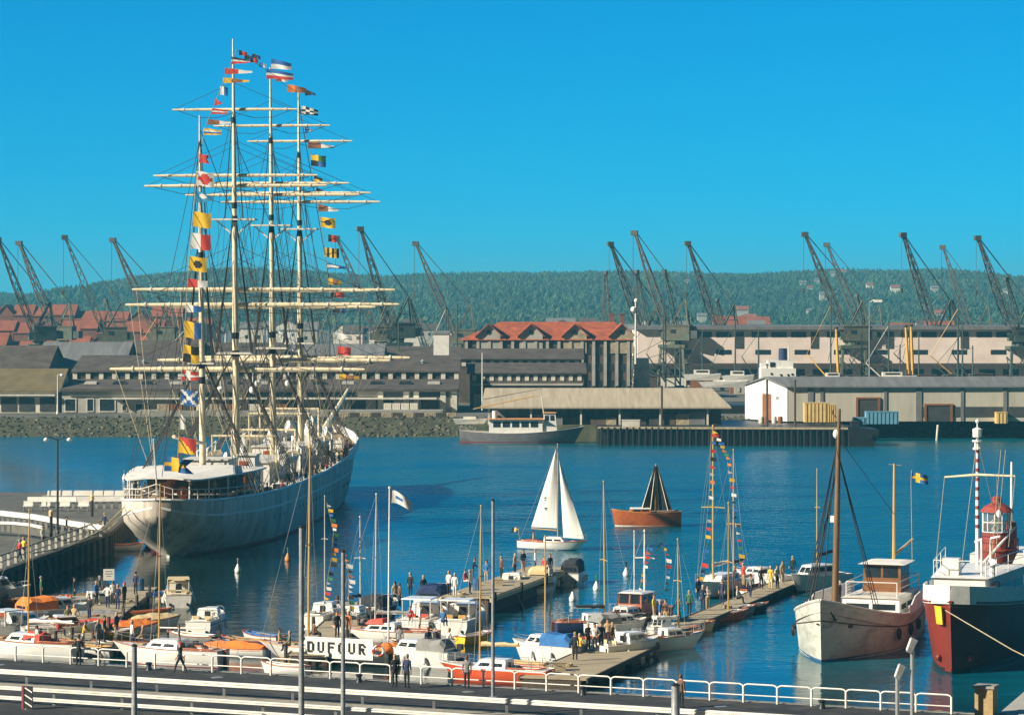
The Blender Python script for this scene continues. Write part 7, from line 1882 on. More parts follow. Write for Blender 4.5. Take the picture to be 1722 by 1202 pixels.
for x, z, y2, z2 in ((-2.2, 11.3, 4.2, 7.2), (-1.6, 13.0, 6.0, dz+2.3), (2.3, 11.2, 2.0, dz+2.3), (.2, 13.8, 6.6, 5.2), (.2, 13.6, -12, 5.0), (-1.3, 13, 5, dz+2.4)): b.tube([(min(x, .2) if z > 12 else x, yM, z), (x*1.1, Ys(sM-y2), z2)], .022, 4, cap=False)
b.build('stay', M['rope'], ml)
b = MB(); b.ell((-1.3, yM+.8, 9.0), (.18, .18, .25), 8, 6); b.tube([(-1.3, yM+.8, 9.2), (-1.0, yM, 11.3)], .012, 3); b.build('signal_lamp', M['lamp'], ml)
b = MB(); b.tube([(-.1, yM+.4, zb+.1), (-1.9, yM-2.0, zb+2.4)], [.1, .07], 7); b.build('derrick', M['white'], t)
b = MB(); b.tube([(-1.1, Ys(8.4), zb), (-1.1, Ys(8.4), zb+1.7), (-1.2, Ys(8.0), zb+2.1), (-1.9, Ys(7.2), zb+2.3)], .07, 6); b.build('davit', M['white'], t)
for sd in (-1, 1):                                             # hawse pipes low on the bow
    b = MB(); u = .965; b.ell((sd*H.side_x(u, .9)*1.02, H.y(u, .9), .9), (.22, .3, .22), 8, 6); b.build('hawse_pipe', M['bootred'] if sd < 0 else lsm, t, True)
b = MB(); u = .985
pv = None
for u in (.995, .99, .985, .978):
    c = [(H.side_x(u, z)+o, H.y(u, z)+o, z) for z in (3.0, 4.1) for o in (.035, -.05)]
    if pv: b.add(pv+c, [(0, 2, 6, 4), (1, 5, 7, 3), (0, 4, 5, 1), (2, 3, 7, 6)])
    pv = c
b.build('bow_emblem', FM['y'], t)
cabin(t, Ys(28), Ys(21.5), 2.2, 2.4, dz, 2.1, M['sailcover'], .04, .04, .97, 4, 'aft_deckhouse', M['white'], wz0=.4, wz1=.68, front=True, aft=True, wn='porthole')
b = MB(); b.tube([(0, Ys(24.5), dz+2.1), (0, Ys(24.7), 11.5)], [.12, .07], 8); b.build('mizzen_mast', M['white'], t, True)
b = MB(); b.lathe((0, Ys(22.5), dz+2.15), [(.7, 0), (.68, 1.8), (.6, 2.1)], 12); b.build('funnel', lsd, t, True)
skiff(t, 2.7, Ys(17), dz+.4, 5.0, 1.6); skiff(t, -2.7, Ys(20), dz+.4, 5.0, 1.6)
b = MB(); b.tube([world(ls, (.5, Ys(.6), 3.9))-Vector(), Vector((28.6, 170, 2.6)), Vector((30.4, 160, 2.1))], .035, 5); solo(b, 'mooring_rope', M['rope'], 'long mooring rope hanging from the lightship bow to the quay', 'rope')

# ================================================================ foreground of the quay
n0, n1 = -32, 76
o = Q(-10, 0); t = thing('quay_railing', 'white tubular railing along the whole edge of the quay', 'railing', o); x = -14.6
post = MB(); i = 0; A0 = -24; step = 1.82
tops = MB(); mids = MB()
aEnd = 42.6
posts = []
while A0 <= aEnd: posts.append(A0); A0 += step
b = MB()
for q in posts: p = Q(q, .3)-o; b.tube([p, p+Vector((0, 0, .84))], .062, 8)
b.each('post', M['railw'], t)
for k in range(len(posts)-1):
    p, q = Q(posts[k], .3)-o, Q(posts[k+1], .3)-o; e = (q-p).normalized()
    b = MB(); b.tube([p+Vector((0, 0, .80)), p+e*.08+Vector((0, 0, .9)), p+e*.22+Vector((0, 0, .945)), q-e*.22+Vector((0, 0, .945)), q-e*.08+Vector((0, 0, .9)), q+Vector((0, 0, .80))], .042, 6)
    b.build('top_rail', M['railw'], t, True)
    b = MB(); b.tube([p+Vector((0, 0, .38)), q+Vector((0, 0, .38))], .03, 6); b.build('lower_rail', M['railw'], t)
def guardrail(label, a0, a1, n, zs, hh, th=.09, sp=4.0):
    o = Q((a0+a1)/2, n); t = thing('guard_rail', label, 'guard rail', o)
    for z in zs:
        b = MB(); prof = [(-th*.4, -hh/2), (th*.6, -hh*.36), (th*.6, -hh*.14), (-th*.2, 0), (th*.6, hh*.14), (th*.6, hh*.36), (-th*.4, hh/2), (-th*.75, hh/2), (-th*.75, -hh/2)]
        p0, p1 = Q(a0, n)-o, Q(a1, n)-o
        b.prism([p0-QN*x+Vector((0, 0, z+y)) for x, y in prof], p1-p0); b.build('beam', M['railw'], t)
    b = MB(); k = a0+1
    while k < a1: p = Q(k, n+.14)-o; b.beam(p, p+Vector((0, 0, zs[0]+hh*.4)), .14); k += sp
    b.each('post', M['steel'], t)
    return t
guardrail('long white road guard rail nearest the water on the quay', -40, 70, -8.3, (.62,), .28)
guardrail('white double guard rail at the bottom of the photo, part right of the striped board', -6.4, 40, -14.6, (.74, .24), .2)
guardrail('short white double guard rail in the lower left corner', -40, -9.5, -14.6, (.74, .24), .2)
# striped board in the gap
p = A(48, 1203, 150.0); t = thing('warning_board', 'dark striped warning board between the two double guard rails', 'sign', p, math.atan2(QE.y, QE.x))
b = MB(); b.box((0, 0, .75), (.5, .05, 1.5)); b.build('board', M['black'], t)
for k in range(4): b = MB(); z = .2+k*.36; b.hexa([(-.2, -.035, z+.1), (.22, -.035, z-.12), (.22, -.027, z-.12), (-.2, -.027, z+.1)], [(-.2, -.035, z+.17), (.22, -.035, z-.05), (.22, -.027, z-.05), (-.2, -.027, z+.17)]); b.build('stripe', M['white'], t)
b = MB(); b.box((-.32, 0, .72), (.12, .12, 1.55)); b.build('post', M['bootred'], t)
def steelpole(label, px, ptop, pbase, r, m=None, cap=True):
    Y = F*(CAMZ-QZ)/(pbase-HY); p = Vector((wx(px, Y), Y, QZ)); h = wz(ptop, Y)-QZ
    t = thing('steel_pole', label, 'pole', p)
    b = MB(); b.tube([(0, 0, 0), (0, 0, h*.28), (0, 0, h*.30), (0, 0, h)], [r, r, r*.88, r*.84], 14); b.build('shaft', m or M['steel'], t, True)
    b = MB(); b.lathe((0, 0, h), [(r*.98, 0), (r*.98, .05), (r*.3, .12)], 12); b.build('cap', M['black'], t)
    b = MB(); b.box((0, 0, .03), (r*4, r*4, .06)); b.build('base_plate', M['steel'], t)
steelpole('thick short steel post left of the white yachts', 226, 1086, 1222, .155)
steelpole('tallest grey steel pole left of the banner', 507, 887, 1222, .145)
steelpole('grey steel pole crossing the letters of the banner', 577, 928, 1222, .115)
steelpole('slender steel pole standing before the red hulled yacht', 829, 842, 1172, .095)
steelpole('stout grey bollard post at the bottom right of the middle', 1136, 1152, 1222, .24, M['steel'])
for lab, px, ptop, r in (('shorter grey floodlight post with angled lamp head', 1509, 1118, .10), ('taller grey floodlight post with angled lamp head', 1534, 1074, .10)):
    Y = 146.0; p = Vector((wx(px, Y), Y, QZ)); h = wz(ptop, Y)-QZ; t = thing('floodlight_post', lab, 'floodlight', p)
    b = MB(); b.tube([(0, 0, 0), (0, 0, h-.5)], r, 12); b.build('shaft', M['chrome'], t, True)
    b = MB(); c = Vector((.1 if px < 1520 else -.05, 0, h-.35)); d = Vector((.26, 0, .62)); w0 = Vector((0, .22, 0)); u0 = Vector((.2, 0, -.1))
    b.hexa([c-d*.5-w0-u0*.5, c-d*.5-w0+u0*.5, c-d*.5+w0+u0*.5, c-d*.5+w0-u0*.5], [c+d*.6-w0-u0*.7, c+d*.6-w0+u0*.7, c+d*.6+w0+u0*.7, c+d*.6+w0-u0*.7]); hd_ = b.build('lamp_head', M['steel'], t)
    b = MB(); q = [c-d*.4-w0*.8-u0*.6, c-d*.4+w0*.8-u0*.6, c+d*.5+w0*.8-u0*.72, c+d*.5-w0*.8-u0*.72]; b.panel(q, 0, 1, 0, 1, .03); b.build('lens', M['lamp'], hd_)
p = A(1658, 1205, 148.0); t = thing('brick_pillar', 'square tan pillar with dark slab cap at the end of the railing', 'pillar', (p.x, p.y, QZ), R(-23))
b = MB(); b.box((0, 0, .68), (.92, .92, 1.36)); b.build('shaft', mat('tan_brick', (.42, .30, .13), .85, .2, 4, stain=(.25, .18, .1), stain_amt=.5, stretch=(1, 1, 4)), t)
b = MB(); b.box((0, 0, 1.43), (1.08, 1.08, .13)); b.build('cap', conc, t)
b = MB(); b.prism([(x, y, -3) for x, y in [(24.3, 148.4), (70, 129), (70, 142), (27.3, 157.5)]], (0, 0, 5.03)); struct(b, 'quay_apron', mat('pale_concrete', (.40, .38, .33), .85, .15, 1.5), 'pale concrete corner of the quay')
# white flag on a thin pole
p = flat(G(653, 1092, .7)); t = thing('flag_pole', 'thin white flag pole rising behind the banner yacht', 'flag pole', (p.x, p.y, .6)); h = wz(821, p.y)-.6
b = MB(); b.tube([(0, 0, 0), (.08, 0, h)], [.07, .045], 8); b.ell((.08, 0, h+.05), .09, 6, 4); b.build('shaft', M['white'], t, True)
flag('flag', 'white flag with small blue emblem drooping from the thin white pole', Vector((p.x+.12, p.y, h+.5)), 1.35, .85, lambda u, v: 'b' if (u-.45)**2+(v-.5)**2 < .03 else 'w', 'taper', .1, .75)
# bunting
bunting('string of small coloured flags down the mast left of the slim steel pole', [A(549, 843, 206), A(561, 893, 205.8), A(557, 940, 205.5), A(551, 972, 205.2), A(546, 1004, 205), A(541, 1040, 204.8)], 24, .42, 1)
bunting('string of small flags right of the steel pole crossing the banner', [A(577, 926, 190), A(587, 965, 189.8), A(586, 1006, 189.6), A(592, 1040, 189.4)], 13, .4, 2)
bunting('row of little flags from the white bunting mast to the left', [A(1090, 915, 203), A(1082, 950, 203.5), A(1076, 985, 204), A(1066, 1003, 204.5)], 12, .42, 3)
bunting('row of little flags from the white bunting mast to the right', [A(1107, 908, 203), A(1119, 928, 202.8), A(1120, 962, 202.6), A(1118, 992, 202.4)], 9, .42, 4)
bunting('flags strung from the bow of the two masted yacht up its taller mast', [A(1176, 975, 216), A(1186, 905, 218), A(1193, 820, 219), A(1196, 722, 220)], 20, .48, 5)
bunting('flags strung between the masts and down the stern of the two masted yacht', [A(1197, 720, 220), A(1222, 768, 224), A(1229, 820, 225), A(1238, 890, 226), A(1245, 950, 227)], 22, .45, 6)
# sign on the left pontoon
p = flat(G(183, 992, .7)); t = thing('sign_board', 'small white sign board standing on the left pontoon', 'sign', (p.x, p.y, .62), R(5))
b = MB(); b.box((0, 0, 1.25), (.82, .05, .85)); b.build('board', M['white'], t)
for i, w_ in enumerate((.5, .6, .35)): b = MB(); b.box((0, -.03, 1.5-i*.18), (w_, .012, .06)); b.build('lettering', M['greyc'], t)
for s in (-1, 1): b = MB(); b.box((s*.36, .03, .6), (.06, .06, 1.2)); b.build('leg', M['pile'], t)
# ================================================================ people
P7 = .64
for lab, (px, py), z, pose, face, top, legs, h in [
 ('person in dark jacket with red cap striding left along the quay', (303, 1131), 2.0, 'stride', -70, 'black', 'black', 1.72),
 ('person in pale grey shirt leaning at the railing before the red yacht', (785, 1157), 2.0, 'stand', 10, 'grey', 'black', 1.75),
 ('person in black, left of the two at the railing right of the banner', (664, 1156), 2.0, 'stand', -20, 'black', 'black', 1.8),
 ('person in navy coat, right of the two at the railing right of the banner', (684, 1157), 2.0, 'lookdown', 30, 'navy', 'black', 1.84),
 ('person in dark coat leaning over the railing at the left sailing yachts', (132, 1119), 2.0, 'lean', 0, 'black', 'black', 1.75),
 ('person in brown jacket behind the stout bollard post', (1145, 1190), 2.0, 'stand', 40, 'brown', 'black', 1.72),
 ('person in light blue shirt on the left pontoon', (162, 1016), P7, 'stand', 120, 'blue', 'black', 1.7),
 ('person in black just behind the light blue shirt on the left pontoon', (168, 1008), P7, 'stand', 90, 'black', 'black', 1.75),
 ('person in white shirt facing away left of the white sign', (181, 1022), P7, 'hips', 20, 'white', 'navy', 1.74),
 ('second person in white shirt right of the white sign', (190, 1016), P7, 'cross', -20, 'white', 'black', 1.7),
 ('person in dark blue jacket in the middle of the left pontoon group', (198, 1024), P7, 'stand', 200, 'navy', 'navy', 1.78),
 ('person in dark clothes with red cap on the left pontoon', (209, 1020), P7, 'stand', -60, 'black', 'black', 1.76),
 ('lone person in dark blue at the outer end of the left pontoon', (228, 1000), P7, 'stand', 30, 'navy', 'black', 1.76),
 ('person in olive jacket, left one of the olive pair on the left walkway', (114, 1062), P7, 'stand', 160, 'olive', 'navy', 1.76),
 ('person in tan olive jacket, right one of the olive pair on the left walkway', (125, 1060), P7, 'hips', 200, 'tan', 'navy', 1.76),
 ('person in green standing alone by the lamp mast', (69, 1008), P7, 'stand', 70, 'green', 'brown', 1.72),
 ('person in black behind the white and orange cabin boat', (125, 1010), P7, 'stand', 90, 'black', 'black', 1.72),
 ('person in yellow jacket bending on the walkway by the left yacht', (140, 1088), P7, 'lean', 100, 'yellow', 'white', 1.7),
 ('person in grey standing in the boats behind the left steel post', (165, 1086), P7, 'stand', -40, 'grey', 'grey', 1.7),
 ('person in white shirt next to the steel post on the walkway', (222, 1088), P7, 'stand', 60, 'white', 'navy', 1.7),
 ('person in dark brown crouching left on the pontoon behind the banner', (528, 1076), P7, 'sit', 60, 'brown', 'black', 1.75),
 ('person in black standing on the pontoon behind the banner', (567, 1074), P7, 'stand', 150, 'black', 'black', 1.8),
 ('person in orange shirt and tan trousers behind the banner', (586, 1073), P7, 'stand', 200, 'orange', 'tan', 1.76),
 ('person in olive seated on the foredeck of the bannered yacht', (487, 1094), 1.0, 'sit', -100, 'olive', 'black', 1.7),
 ('person in tan standing on the foredeck of the bannered yacht', (470, 1090), 1.0, 'sit', 100, 'tan', 'navy', 1.7),
 ('person in grey leaning in the cockpit of the white yacht with bare boom', (301, 1094), 1.0, 'stand', 90, 'grey', 'grey', 1.6),
 ('person in black standing tall before the navy canopy boat', (712, 1008), P7, 'stand', 160, 'black', 'black', 1.8),
 ('person in black, taller of two beside the dark cabin boat', (690, 1004), P7, 'stand', 30, 'black', 'black', 1.85),
 ('person with tan shirt on the dark cabin boat left of the cruisers', (664, 1018), P7, 'stand', -30, 'tan', 'black', 1.75),
 ('person in brown on the dark cabin boat left of the cruisers', (672, 1020), P7, 'stand', 60, 'brown', 'black', 1.7),
 ('person in white shirt at the near end of the landing stage', (755, 1000), 1.22, 'stand', 30, 'white', 'black', 1.75),
 ('person in white trousers at the near end of the landing stage', (765, 1003), 1.22, 'stand', 200, 'white', 'white', 1.7),
 ('person in red sitting on the landing stage', (782, 985), 1.22, 'sit', 120, 'red', 'white', 1.7),
 ('person in black jacket half way along the landing stage', (795, 975), 1.22, 'lean', 90, 'black', 'brown', 1.7),
 ('person in brown near the far end of the landing stage', (843, 972), 1.22, 'stand', 60, 'brown', 'black', 1.7),
 ('person in tan at the far end of the landing stage', (866, 967), 1.22, 'stand', -60, 'tan', 'black', 1.7),
 ('person in red at the far end of the landing stage', (915, 962), 1.22, 'sit', 200, 'red', 'black', 1.7),
 ('person in navy at the far end of the landing stage', (925, 968), 1.22, 'stand', 150, 'navy', 'white', 1.7),
 ('person in long dark coat on the broad wooden platform', (967, 1110), P7, 'stand', 10, 'black', 'black', 1.74),
 ('person in black, first of the row along the wooden platform', (989, 1094), P7, 'stand', 150, 'black', 'black', 1.76),
 ('person in white shirt in the row along the wooden platform', (1000, 1094), P7, 'hips', 180, 'white', 'black', 1.74),
 ('person in dark navy in the row along the wooden platform', (1011, 1093), P7, 'stand', 170, 'navy', 'black', 1.76),
 ('person in brown jumper by the open white motor boat', (1030, 1092), P7, 'stand', 120, 'brown', 'white', 1.72),
 ('person in light blue shirt beside the black motor yacht', (1110, 1052), P7, 'point', 100, 'blue', 'white', 1.76),
 ('person in brown beside the light blue shirt on the right pier', (1119, 1050), P7, 'stand', 200, 'brown', 'tan', 1.74),
 ('person in grey walking on the right pier', (1141, 1042), P7, 'walk', 60, 'grey', 'black', 1.7),
 ('person in dark green at the near part of the right pier', (1159, 1034), P7, 'stand', 20, 'green', 'black', 1.75),
 ('person in navy before the two masted yacht', (1182, 1026), P7, 'stand', 180, 'navy', 'navy', 1.8),
 ('person in white jacket before the two masted yacht', (1190, 1024), P7, 'cross', 160, 'white', 'tan', 1.7),
 ('person in dark blue by the dinghy mast on the right pier', (1214, 1016), P7, 'stand', 200, 'navy', 'navy', 1.82),
 ('person in black, left of the yellow jacket on the right pier', (1280, 990), P7, 'stand', 160, 'black', 'black', 1.74),
 ('person in bright yellow jacket on the right pier', (1296, 990), P7, 'stand', 200, 'yellow', 'yellow', 1.76),
 ('person in white shirt and navy trousers on the right pier', (1307, 989), P7, 'stand', 140, 'white', 'navy', 1.8),
 ('person in tan shirt near the outer end of the right pier', (1316, 981), P7, 'stand', 150, 'tan', 'tan', 1.76),
 ('person in black alone at the outer end of the right pier', (1333, 972), P7, 'walk', 20, 'black', 'black', 1.76),
 ('person in dark clothes standing between the fishing vessel and the lightship', (1578, 1005), 3.2, 'stand', 190, 'navy', 'black', 1.75)]:
    person(lab, G(px, py, z) if z < 3 else A(px, py, 196), pose, face, top, legs, None, h, 'red' if 'red cap' in lab else None)
person('crew member in white seated in the cockpit of the white sailing boat', world(wb, (0, -1.9, .35)), 'sit', 97, 'tan', 'navy', None, 1.75)
for lab, x, s, top, legs, pose, fc in (
 ('person in black under the stern awning of the tall ship, left', -2.8, -2.2, 'black', 'black', 'stand', 180), ('person in white at the stern rail of the tall ship', -1.6, -3.6, 'white', 'navy', 'stand', 200), ('person in brown beside the wheel of the tall ship', .3, -1.4, 'brown', 'black', 'stand', 170),
 ('person in navy at the right of the stern awning of the tall ship', 2.2, -2.6, 'navy', 'navy', 'hips', 150), ('person in tan under the awning near the starboard rail', 3.6, 1.0, 'tan', 'black', 'stand', 120)):
    person(lab, ship_pt(x, s, 4.88+.08), pose, fc, top, legs, None, 1.75)
for i in range(16):
    s = 16+i*3.4; tops = ['black', 'white', 'navy', 'tan', 'brown', 'grey', 'red', 'blue']; c = tops[(i*3) % 8]
    where = ['by the stern deckhouse', 'below the second mast', 'beside the midship lifeboat', 'by the third mast', 'near the foremost mast'][min(4, i//3)]
    side_ = ['first', 'second', 'third'][i % 3]
    person('person in %s at the right rail %s, %s from aft' % (c, where, side_), ship_pt(SI(s)[0][0]-.75, s, SI(s)[0][1]-.95+(0 if s < 66 else .6)), ['stand', 'hips', 'lean', 'cross'][i % 4], 95, c, ['black', 'navy', 'grey'][i % 3], None, 1.75)

for lab, px, py, top, fc in (('person in yellow walking along the fence of the left pier', 40, 940, 'yellow', 40), ('person in red beside the yellow jacket on the left pier', 33, 944, 'red', 60), ('person in black near the lamp post of the left pier', 112, 902, 'black', 90), ('person in white near the parapet of the left pier', 72, 920, 'white', 120), ('person in navy by the outer fence of the left pier', 176, 895, 'navy', 60)):
    person(lab, G(px, py, PZ), 'walk' if fc < 90 else 'stand', fc, top, 'navy', None, 1.75)
# ================================================================ more of the crowded marina
dinghy('tan wooden boat with brown inside between the left edge boats', G(70, 1062), 78, 4.0, 1.6, hm=M['tan'], inn=M['mahog'])
dinghy('white boat under a brown cover next to the left edge boats', G(36, 1046), 70, 4.2, 1.7, hm=M['gel'], cover=M['mahog'], cat='covered boat', name='covered_boat')
dinghy('small yellow dinghy with white inside near the people on the left', G(190, 1074), 75, 3.2, 1.4, hm=FM['y'], inn=M['gel'])
dinghy('white and blue dinghy on the outer side of the left pontoon', G(262, 1012), 10, 3.4, 1.4, hm=M['gel'], inn=M['blue'], outboard=True)
cruiser('low white speed boat left of the cream cabin boat', G(150, 1028), 65, 4.6, 1.9, cab_h=.4, cab_u=(.5, .8), wheel=True, seats=M['redc'])
cruiser('white cabin boat with brown cabin sides at the walkway near the left yacht', G(102, 1078), 72, 5.0, 2.0, cab_h=.7, cabm=M['mahog'], roof=M['gel'], wheel=False)
dinghy('black rubber dinghy behind the yacht with bare boom', G(350, 1096), 20, 3.2, 1.5, hm=M['black'], inn=M['greyc'], outboard=True)
dinghy('white dinghy with tan inside right of the red hatch cover yacht', G(690, 1092), -64, 3.6, 1.5, hm=M['gel'], inn=M['tan'])
dinghy('small white tender tied between the pontoon and the red hulled yacht', G(735, 1104), -60, 3.0, 1.3, hm=M['gel'], inn=M['gel'], outboard=True)
cruiser('white motor boat with grey cover right of the bannered yacht stern', G(703, 1118), -64, 5.0, 2.0, canopy=M['greyc'], can_u=(.06, .45), cab_h=.55, wheel=False)
sloop('small white sloop with dark green trim before the dark small cabin boat', G(600, 1050), 24, 5.6, 2.0, mast_h=6.4, mast_u=.6, mastm=M['alu'], boom_len=.34, cover=M['navy'], stripe=FM['g'], win=2)
dinghy('tan wooden boat tied on the left side of the landing stage', G(800, 1012), 18, 4.2, 1.6, hm=M['tan'], inn=M['teak'])
cruiser('white boat with dark windows tied at the far right end of the landing stage', G(915, 990), 16, 4.8, 2.0, cab_h=.7, canopy=M['tan'], can_u=(.1, .46), wheel=False)
dinghy('white dinghy with red inside behind the broad platform', G(1010, 1084), 70, 3.4, 1.4, hm=M['gel'], inn=M['redc'])
cruiser('small white cabin boat with grey cover between platform and black motor yacht', G(1040, 1072), 60, 4.4, 1.9, canopy=M['greyc'], can_u=(.06, .45), cab_h=.55, wheel=False)
dinghy('grey rowing boat just behind the wooden sailing dinghy', G(1236, 1034), 62, 3.6, 1.5, hm=M['greyc'], inn=M['gel'])
dinghy('open white boat tied on the far side of the right pier by the ketch', G(1262, 1000), 25, 4.0, 1.6, hm=M['gel'], inn=M['mahog'])
for lab, (px, py), z, pose, face, top, legs, h in [
 ('person in black beside the grey tarpaulin boat on the left', (150, 1044), P7, 'stand', 40, 'black', 'navy', 1.75), ('person in red jumper sitting in the boats left of the pontoon', (98, 1070), P7, 'sit', 90, 'red', 'navy', 1.7),
 ('person in white by the mast of the left edge yacht', (62, 1084), .9, 'sit', 60, 'white', 'black', 1.7), ('person in navy standing in the yellow dinghy on the left', (196, 1072), .3, 'stand', -60, 'navy', 'tan', 1.72),
 ('person in tan crouching on the left walkway near the yacht with bare boom', (240, 1084), P7, 'sit', -80, 'tan', 'navy', 1.7), ('person in black on the walkway before the red boat cover', (176, 1080), P7, 'stand', 100, 'black', 'black', 1.74),
 ('person in orange in the cockpit of the left one of the two white cruisers', (690, 1050), .75, 'sit', 180, 'red', 'white', 1.72), ('person in blue in the cockpit of the right one of the two white cruisers', (745, 1054), .75, 'sit', 20, 'blue', 'navy', 1.72),
 ('person in white standing on the stern of the left white cruiser', (706, 1058), .8, 'lookdown', 90, 'white', 'tan', 1.7), ('person in grey on the walkway right of the life buoy', (672, 1098), P7, 'stand', 10, 'grey', 'navy', 1.74),
 ('person in navy on the walkway behind the red yacht bow', (720, 1102), P7, 'stand', -30, 'navy', 'black', 1.76), ('person in white near the bow of the red hulled yacht', (752, 1102), P7, 'lean', 60, 'white', 'navy', 1.7),
 ('person in olive at the near edge of the landing stage', (790, 998), 1.22, 'stand', 80, 'olive', 'navy', 1.75), ('person in blue in the middle of the landing stage', (818, 980), 1.22, 'hips', 200, 'blue', 'tan', 1.72), ('person in black with tan trousers near the end of the landing stage', (880, 962), 1.22, 'stand', 150, 'black', 'tan', 1.76), ('person in white at the outer corner of the landing stage', (900, 960), 1.22, 'stand', 90, 'white', 'navy', 1.72),
 ('person in yellow on the broad wooden platform', (975, 1098), P7, 'sit', 40, 'yellow', 'navy', 1.7), ('person in tan on the far side of the broad platform', (1022, 1086), P7, 'stand', 180, 'tan', 'black', 1.74),
 ('person in yellow shirt on the deck of the black motor yacht', (1100, 1042), 1.3, 'stand', 120, 'yellow', 'tan', 1.7), ('person in brown on the deck of the two masted yacht', (1232, 990), 1.1, 'lean', 90, 'brown', 'black', 1.72), ('person in red jacket at the stern of the two masted yacht', (1250, 985), 1.1, 'stand', 60, 'red', 'tan', 1.75),
 ('person in navy by the bow of the two masted yacht', (1174, 1010), P7, 'stand', 150, 'navy', 'black', 1.74), ('person in grey half way along the right pier', (1262, 1004), P7, 'walk', 20, 'grey', 'navy', 1.76), ('person in white shirt sitting on the right pier edge', (1240, 1014), P7, 'sit', 100, 'white', 'navy', 1.7),
 ('person in black on the foredeck of the fishing vessel', (1412, 1020), 2.1, 'stand', -60, 'black', 'navy', 1.75)]:
    person(lab, G(px, py, z), pose, face, top, legs, None, h)
# things lying on the piers
def piece(kind, label, p, rz=0.0):
    if kind == 'box':
        b = MB(); b.box((0, 0, .22), (.8, .5, .44)); b.box((0, 0, .46), (.86, .56, .05)); b.box((0, -.26, .3), (.2, .03, .06)); solo(b, 'dock_box', M['plank'], label, 'box', loc=p); 
    elif kind == 'coil':
        b = MB(); n = 14
        for k in range(3): b.tube([(.28*math.cos(2*math.pi*i/n), .28*math.sin(2*math.pi*i/n), .04+k*.06) for i in range(n+1)], .035, 5)
        solo(b, 'rope_coil', M['rope'], label, 'rope', loc=p)
    elif kind == 'drum':
        b = MB(); b.lathe((0, 0, 0), [(.28, 0), (.3, .05), (.29, .3), (.3, .55), (.29, .85), (.27, .88)], 12); solo(b, 'barrel', M['bootblue'], label, 'barrel', loc=p)
for k, l, px, py, z in (('box', 'brown box on the broad wooden platform', 940, 1126, P7), ('coil', 'rope coil on the broad wooden platform', 955, 1120, P7), ('box', 'brown box on the right pier by the white cabin boat', 1128, 1058, P7), ('coil', 'rope coil half way along the right pier', 1224, 1022, P7),
    ('drum', 'blue barrel on the landing stage', 802, 992, 1.22), ('box', 'brown box in the middle of the landing stage', 836, 984, 1.22), ('coil', 'rope coil at the near end of the landing stage', 776, 1000, 1.22), ('drum', 'blue barrel on the left pontoon', 236, 992, P7), ('coil', 'rope coil on the left pontoon', 216, 1012, P7)): piece(k, l, G(px, py, z))
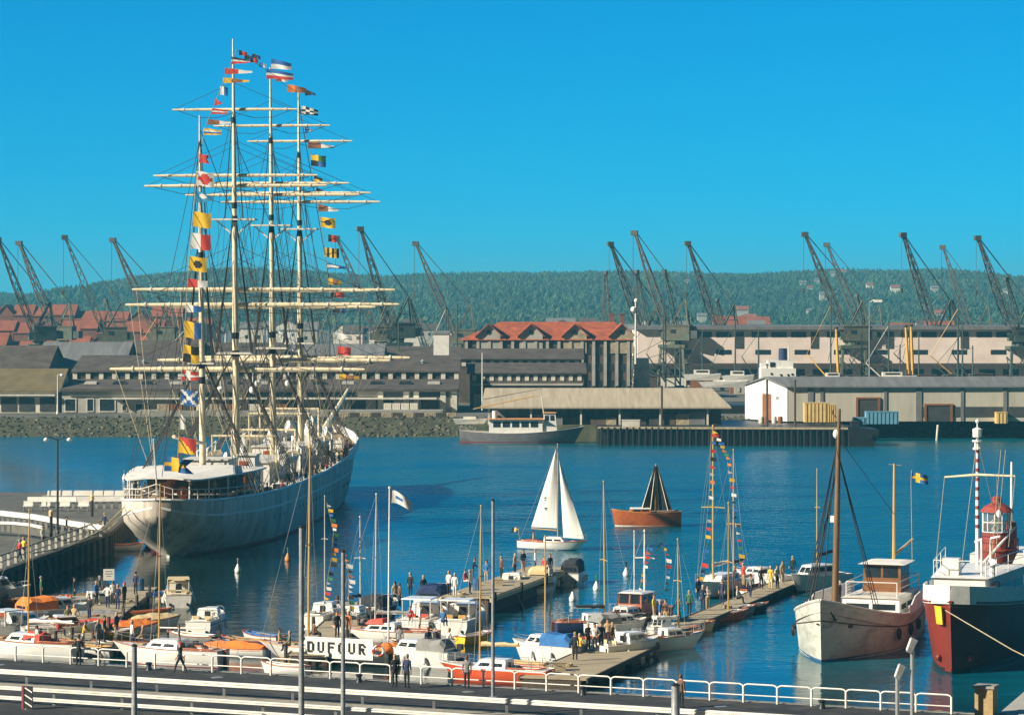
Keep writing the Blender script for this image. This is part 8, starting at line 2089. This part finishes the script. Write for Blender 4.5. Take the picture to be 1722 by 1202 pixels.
for lab, px, py, hd, L_, B_, kw in (
 ('white open boat with teak seats at the left end of the walkway', 12, 1092, 75, 4.0, 1.6, dict(inn=M['teak'])), ('mahogany rowing boat between the orange and red covered boats', 122, 1052, 70, 3.8, 1.5, dict(hm=M['mahog'])),
 ('small white boat with orange cover by the yellow dinghy', 228, 1064, 60, 3.4, 1.5, dict(cover=M['orange'], cat='covered boat', name='covered_boat')), ('small white boat with tan cover behind the yellow dinghy', 262, 1052, 66, 3.6, 1.5, dict(cover=M['tan'], cat='covered boat', name='covered_boat')),
 ('navy blue rowing boat behind the orange tent boat', 410, 1088, -60, 3.6, 1.5, dict(hm=M['navy'])), ('white rowing boat with blue inside left of the bannered yacht bow', 440, 1080, -50, 3.6, 1.5, dict(inn=M['blue'])),
 ('white dinghy with orange bottom between the pontoon and left cruiser', 655, 1076, 20, 3.4, 1.5, dict(boot=M['bootorange'])), ('yellow dinghy at the stern of the right white cruiser', 800, 1080, 40, 3.2, 1.4, dict(hm=FM['y'], inn=M['gel'])),
 ('white rowing boat between blue covered boat and red yacht', 880, 1128, -66, 3.6, 1.5, dict(inn=M['tan'])), ('tan rowing boat on the near side of the right pier', 1165, 1062, 62, 3.6, 1.5, dict(hm=M['tan'])),
 ('white dinghy with brown seats on the near side of the right pier', 1140, 1072, 60, 3.4, 1.4, dict(inn=M['mahog'])), ('black dinghy tied behind the orange transom dinghy', 1262, 1030, 60, 3.2, 1.4, dict(hm=M['black'], inn=M['greyc']))):
    dinghy(lab, G(px, py), hd, L_, B_, **kw)
cruiser('white motor boat with blue windscreen stripe right of the cream cabin boat', G(352, 1062), 12, 5.0, 2.0, cab_h=.6, strake=M['blue'], wheel=True)
cruiser('white cabin boat tied at the middle of the landing stage', G(862, 1000), 18, 5.0, 2.0, cab_h=.65, wheel=True, seats=M['bootblue'])
sloop('small white sloop with varnished mast on the near side of the right pier', G(1130, 1090), 58, 5.2, 1.9, mast_h=6.0, mast_u=.6, mastm=M['varnish'], boom_len=.34, cover=M['sailcover'], win=2)
# wear of the quay surface: drain covers, patched asphalt, expansion joints
patch = mat('asphalt_patch', (.016, .015, .015), .9, .3, 3)
for i, (a, n, w_, d) in enumerate(((-9, -3.2, 3.4, 1.1), (3, -5.1, 5.0, .9), (14, -2.4, 2.6, 1.3), (24, -4.0, 4.2, 1.0), (-20, -5.4, 4.4, 1.2), (33, -2.0, 3, .8))):
    b = MB(); c = [Q(a-w_/2, n-d/2, QZ+.004), Q(a+w_/2, n-d/2, QZ+.004), Q(a+w_/2, n+d/2, QZ+.004), Q(a-w_/2, n+d/2, QZ+.004)]; b.hexa([p-Vector((0, 0, .02)) for p in c], c)
    struct(b, 'pavement_patch', patch, 'darker patch of asphalt on the quay')
for i, a in enumerate((-13, 1, 16, 30)):
    b = MB(); p = Q(a, -1.6); b.lathe((p.x, p.y, QZ), [(.34, -.02), (.34, .012), (.3, .016)], 14); solo(b, 'drain_cover', M['steel'], 'round iron drain cover in the asphalt behind the railing', 'drain cover', 'drain covers on the quay')
for a in (-16, -4, 9, 22, 35):
    t = thing('mooring_bollard', 'squat black mooring bollard at the quay edge behind the railing', 'bollard', Q(a, -.35), 0, 'bollards along the quay edge')
    b = MB(); b.lathe((0, 0, 0), [(.2, 0), (.17, .08), (.13, .3), (.2, .36), (.2, .42), (.08, .46)], 12); b.build('body', M['black'], t, True)
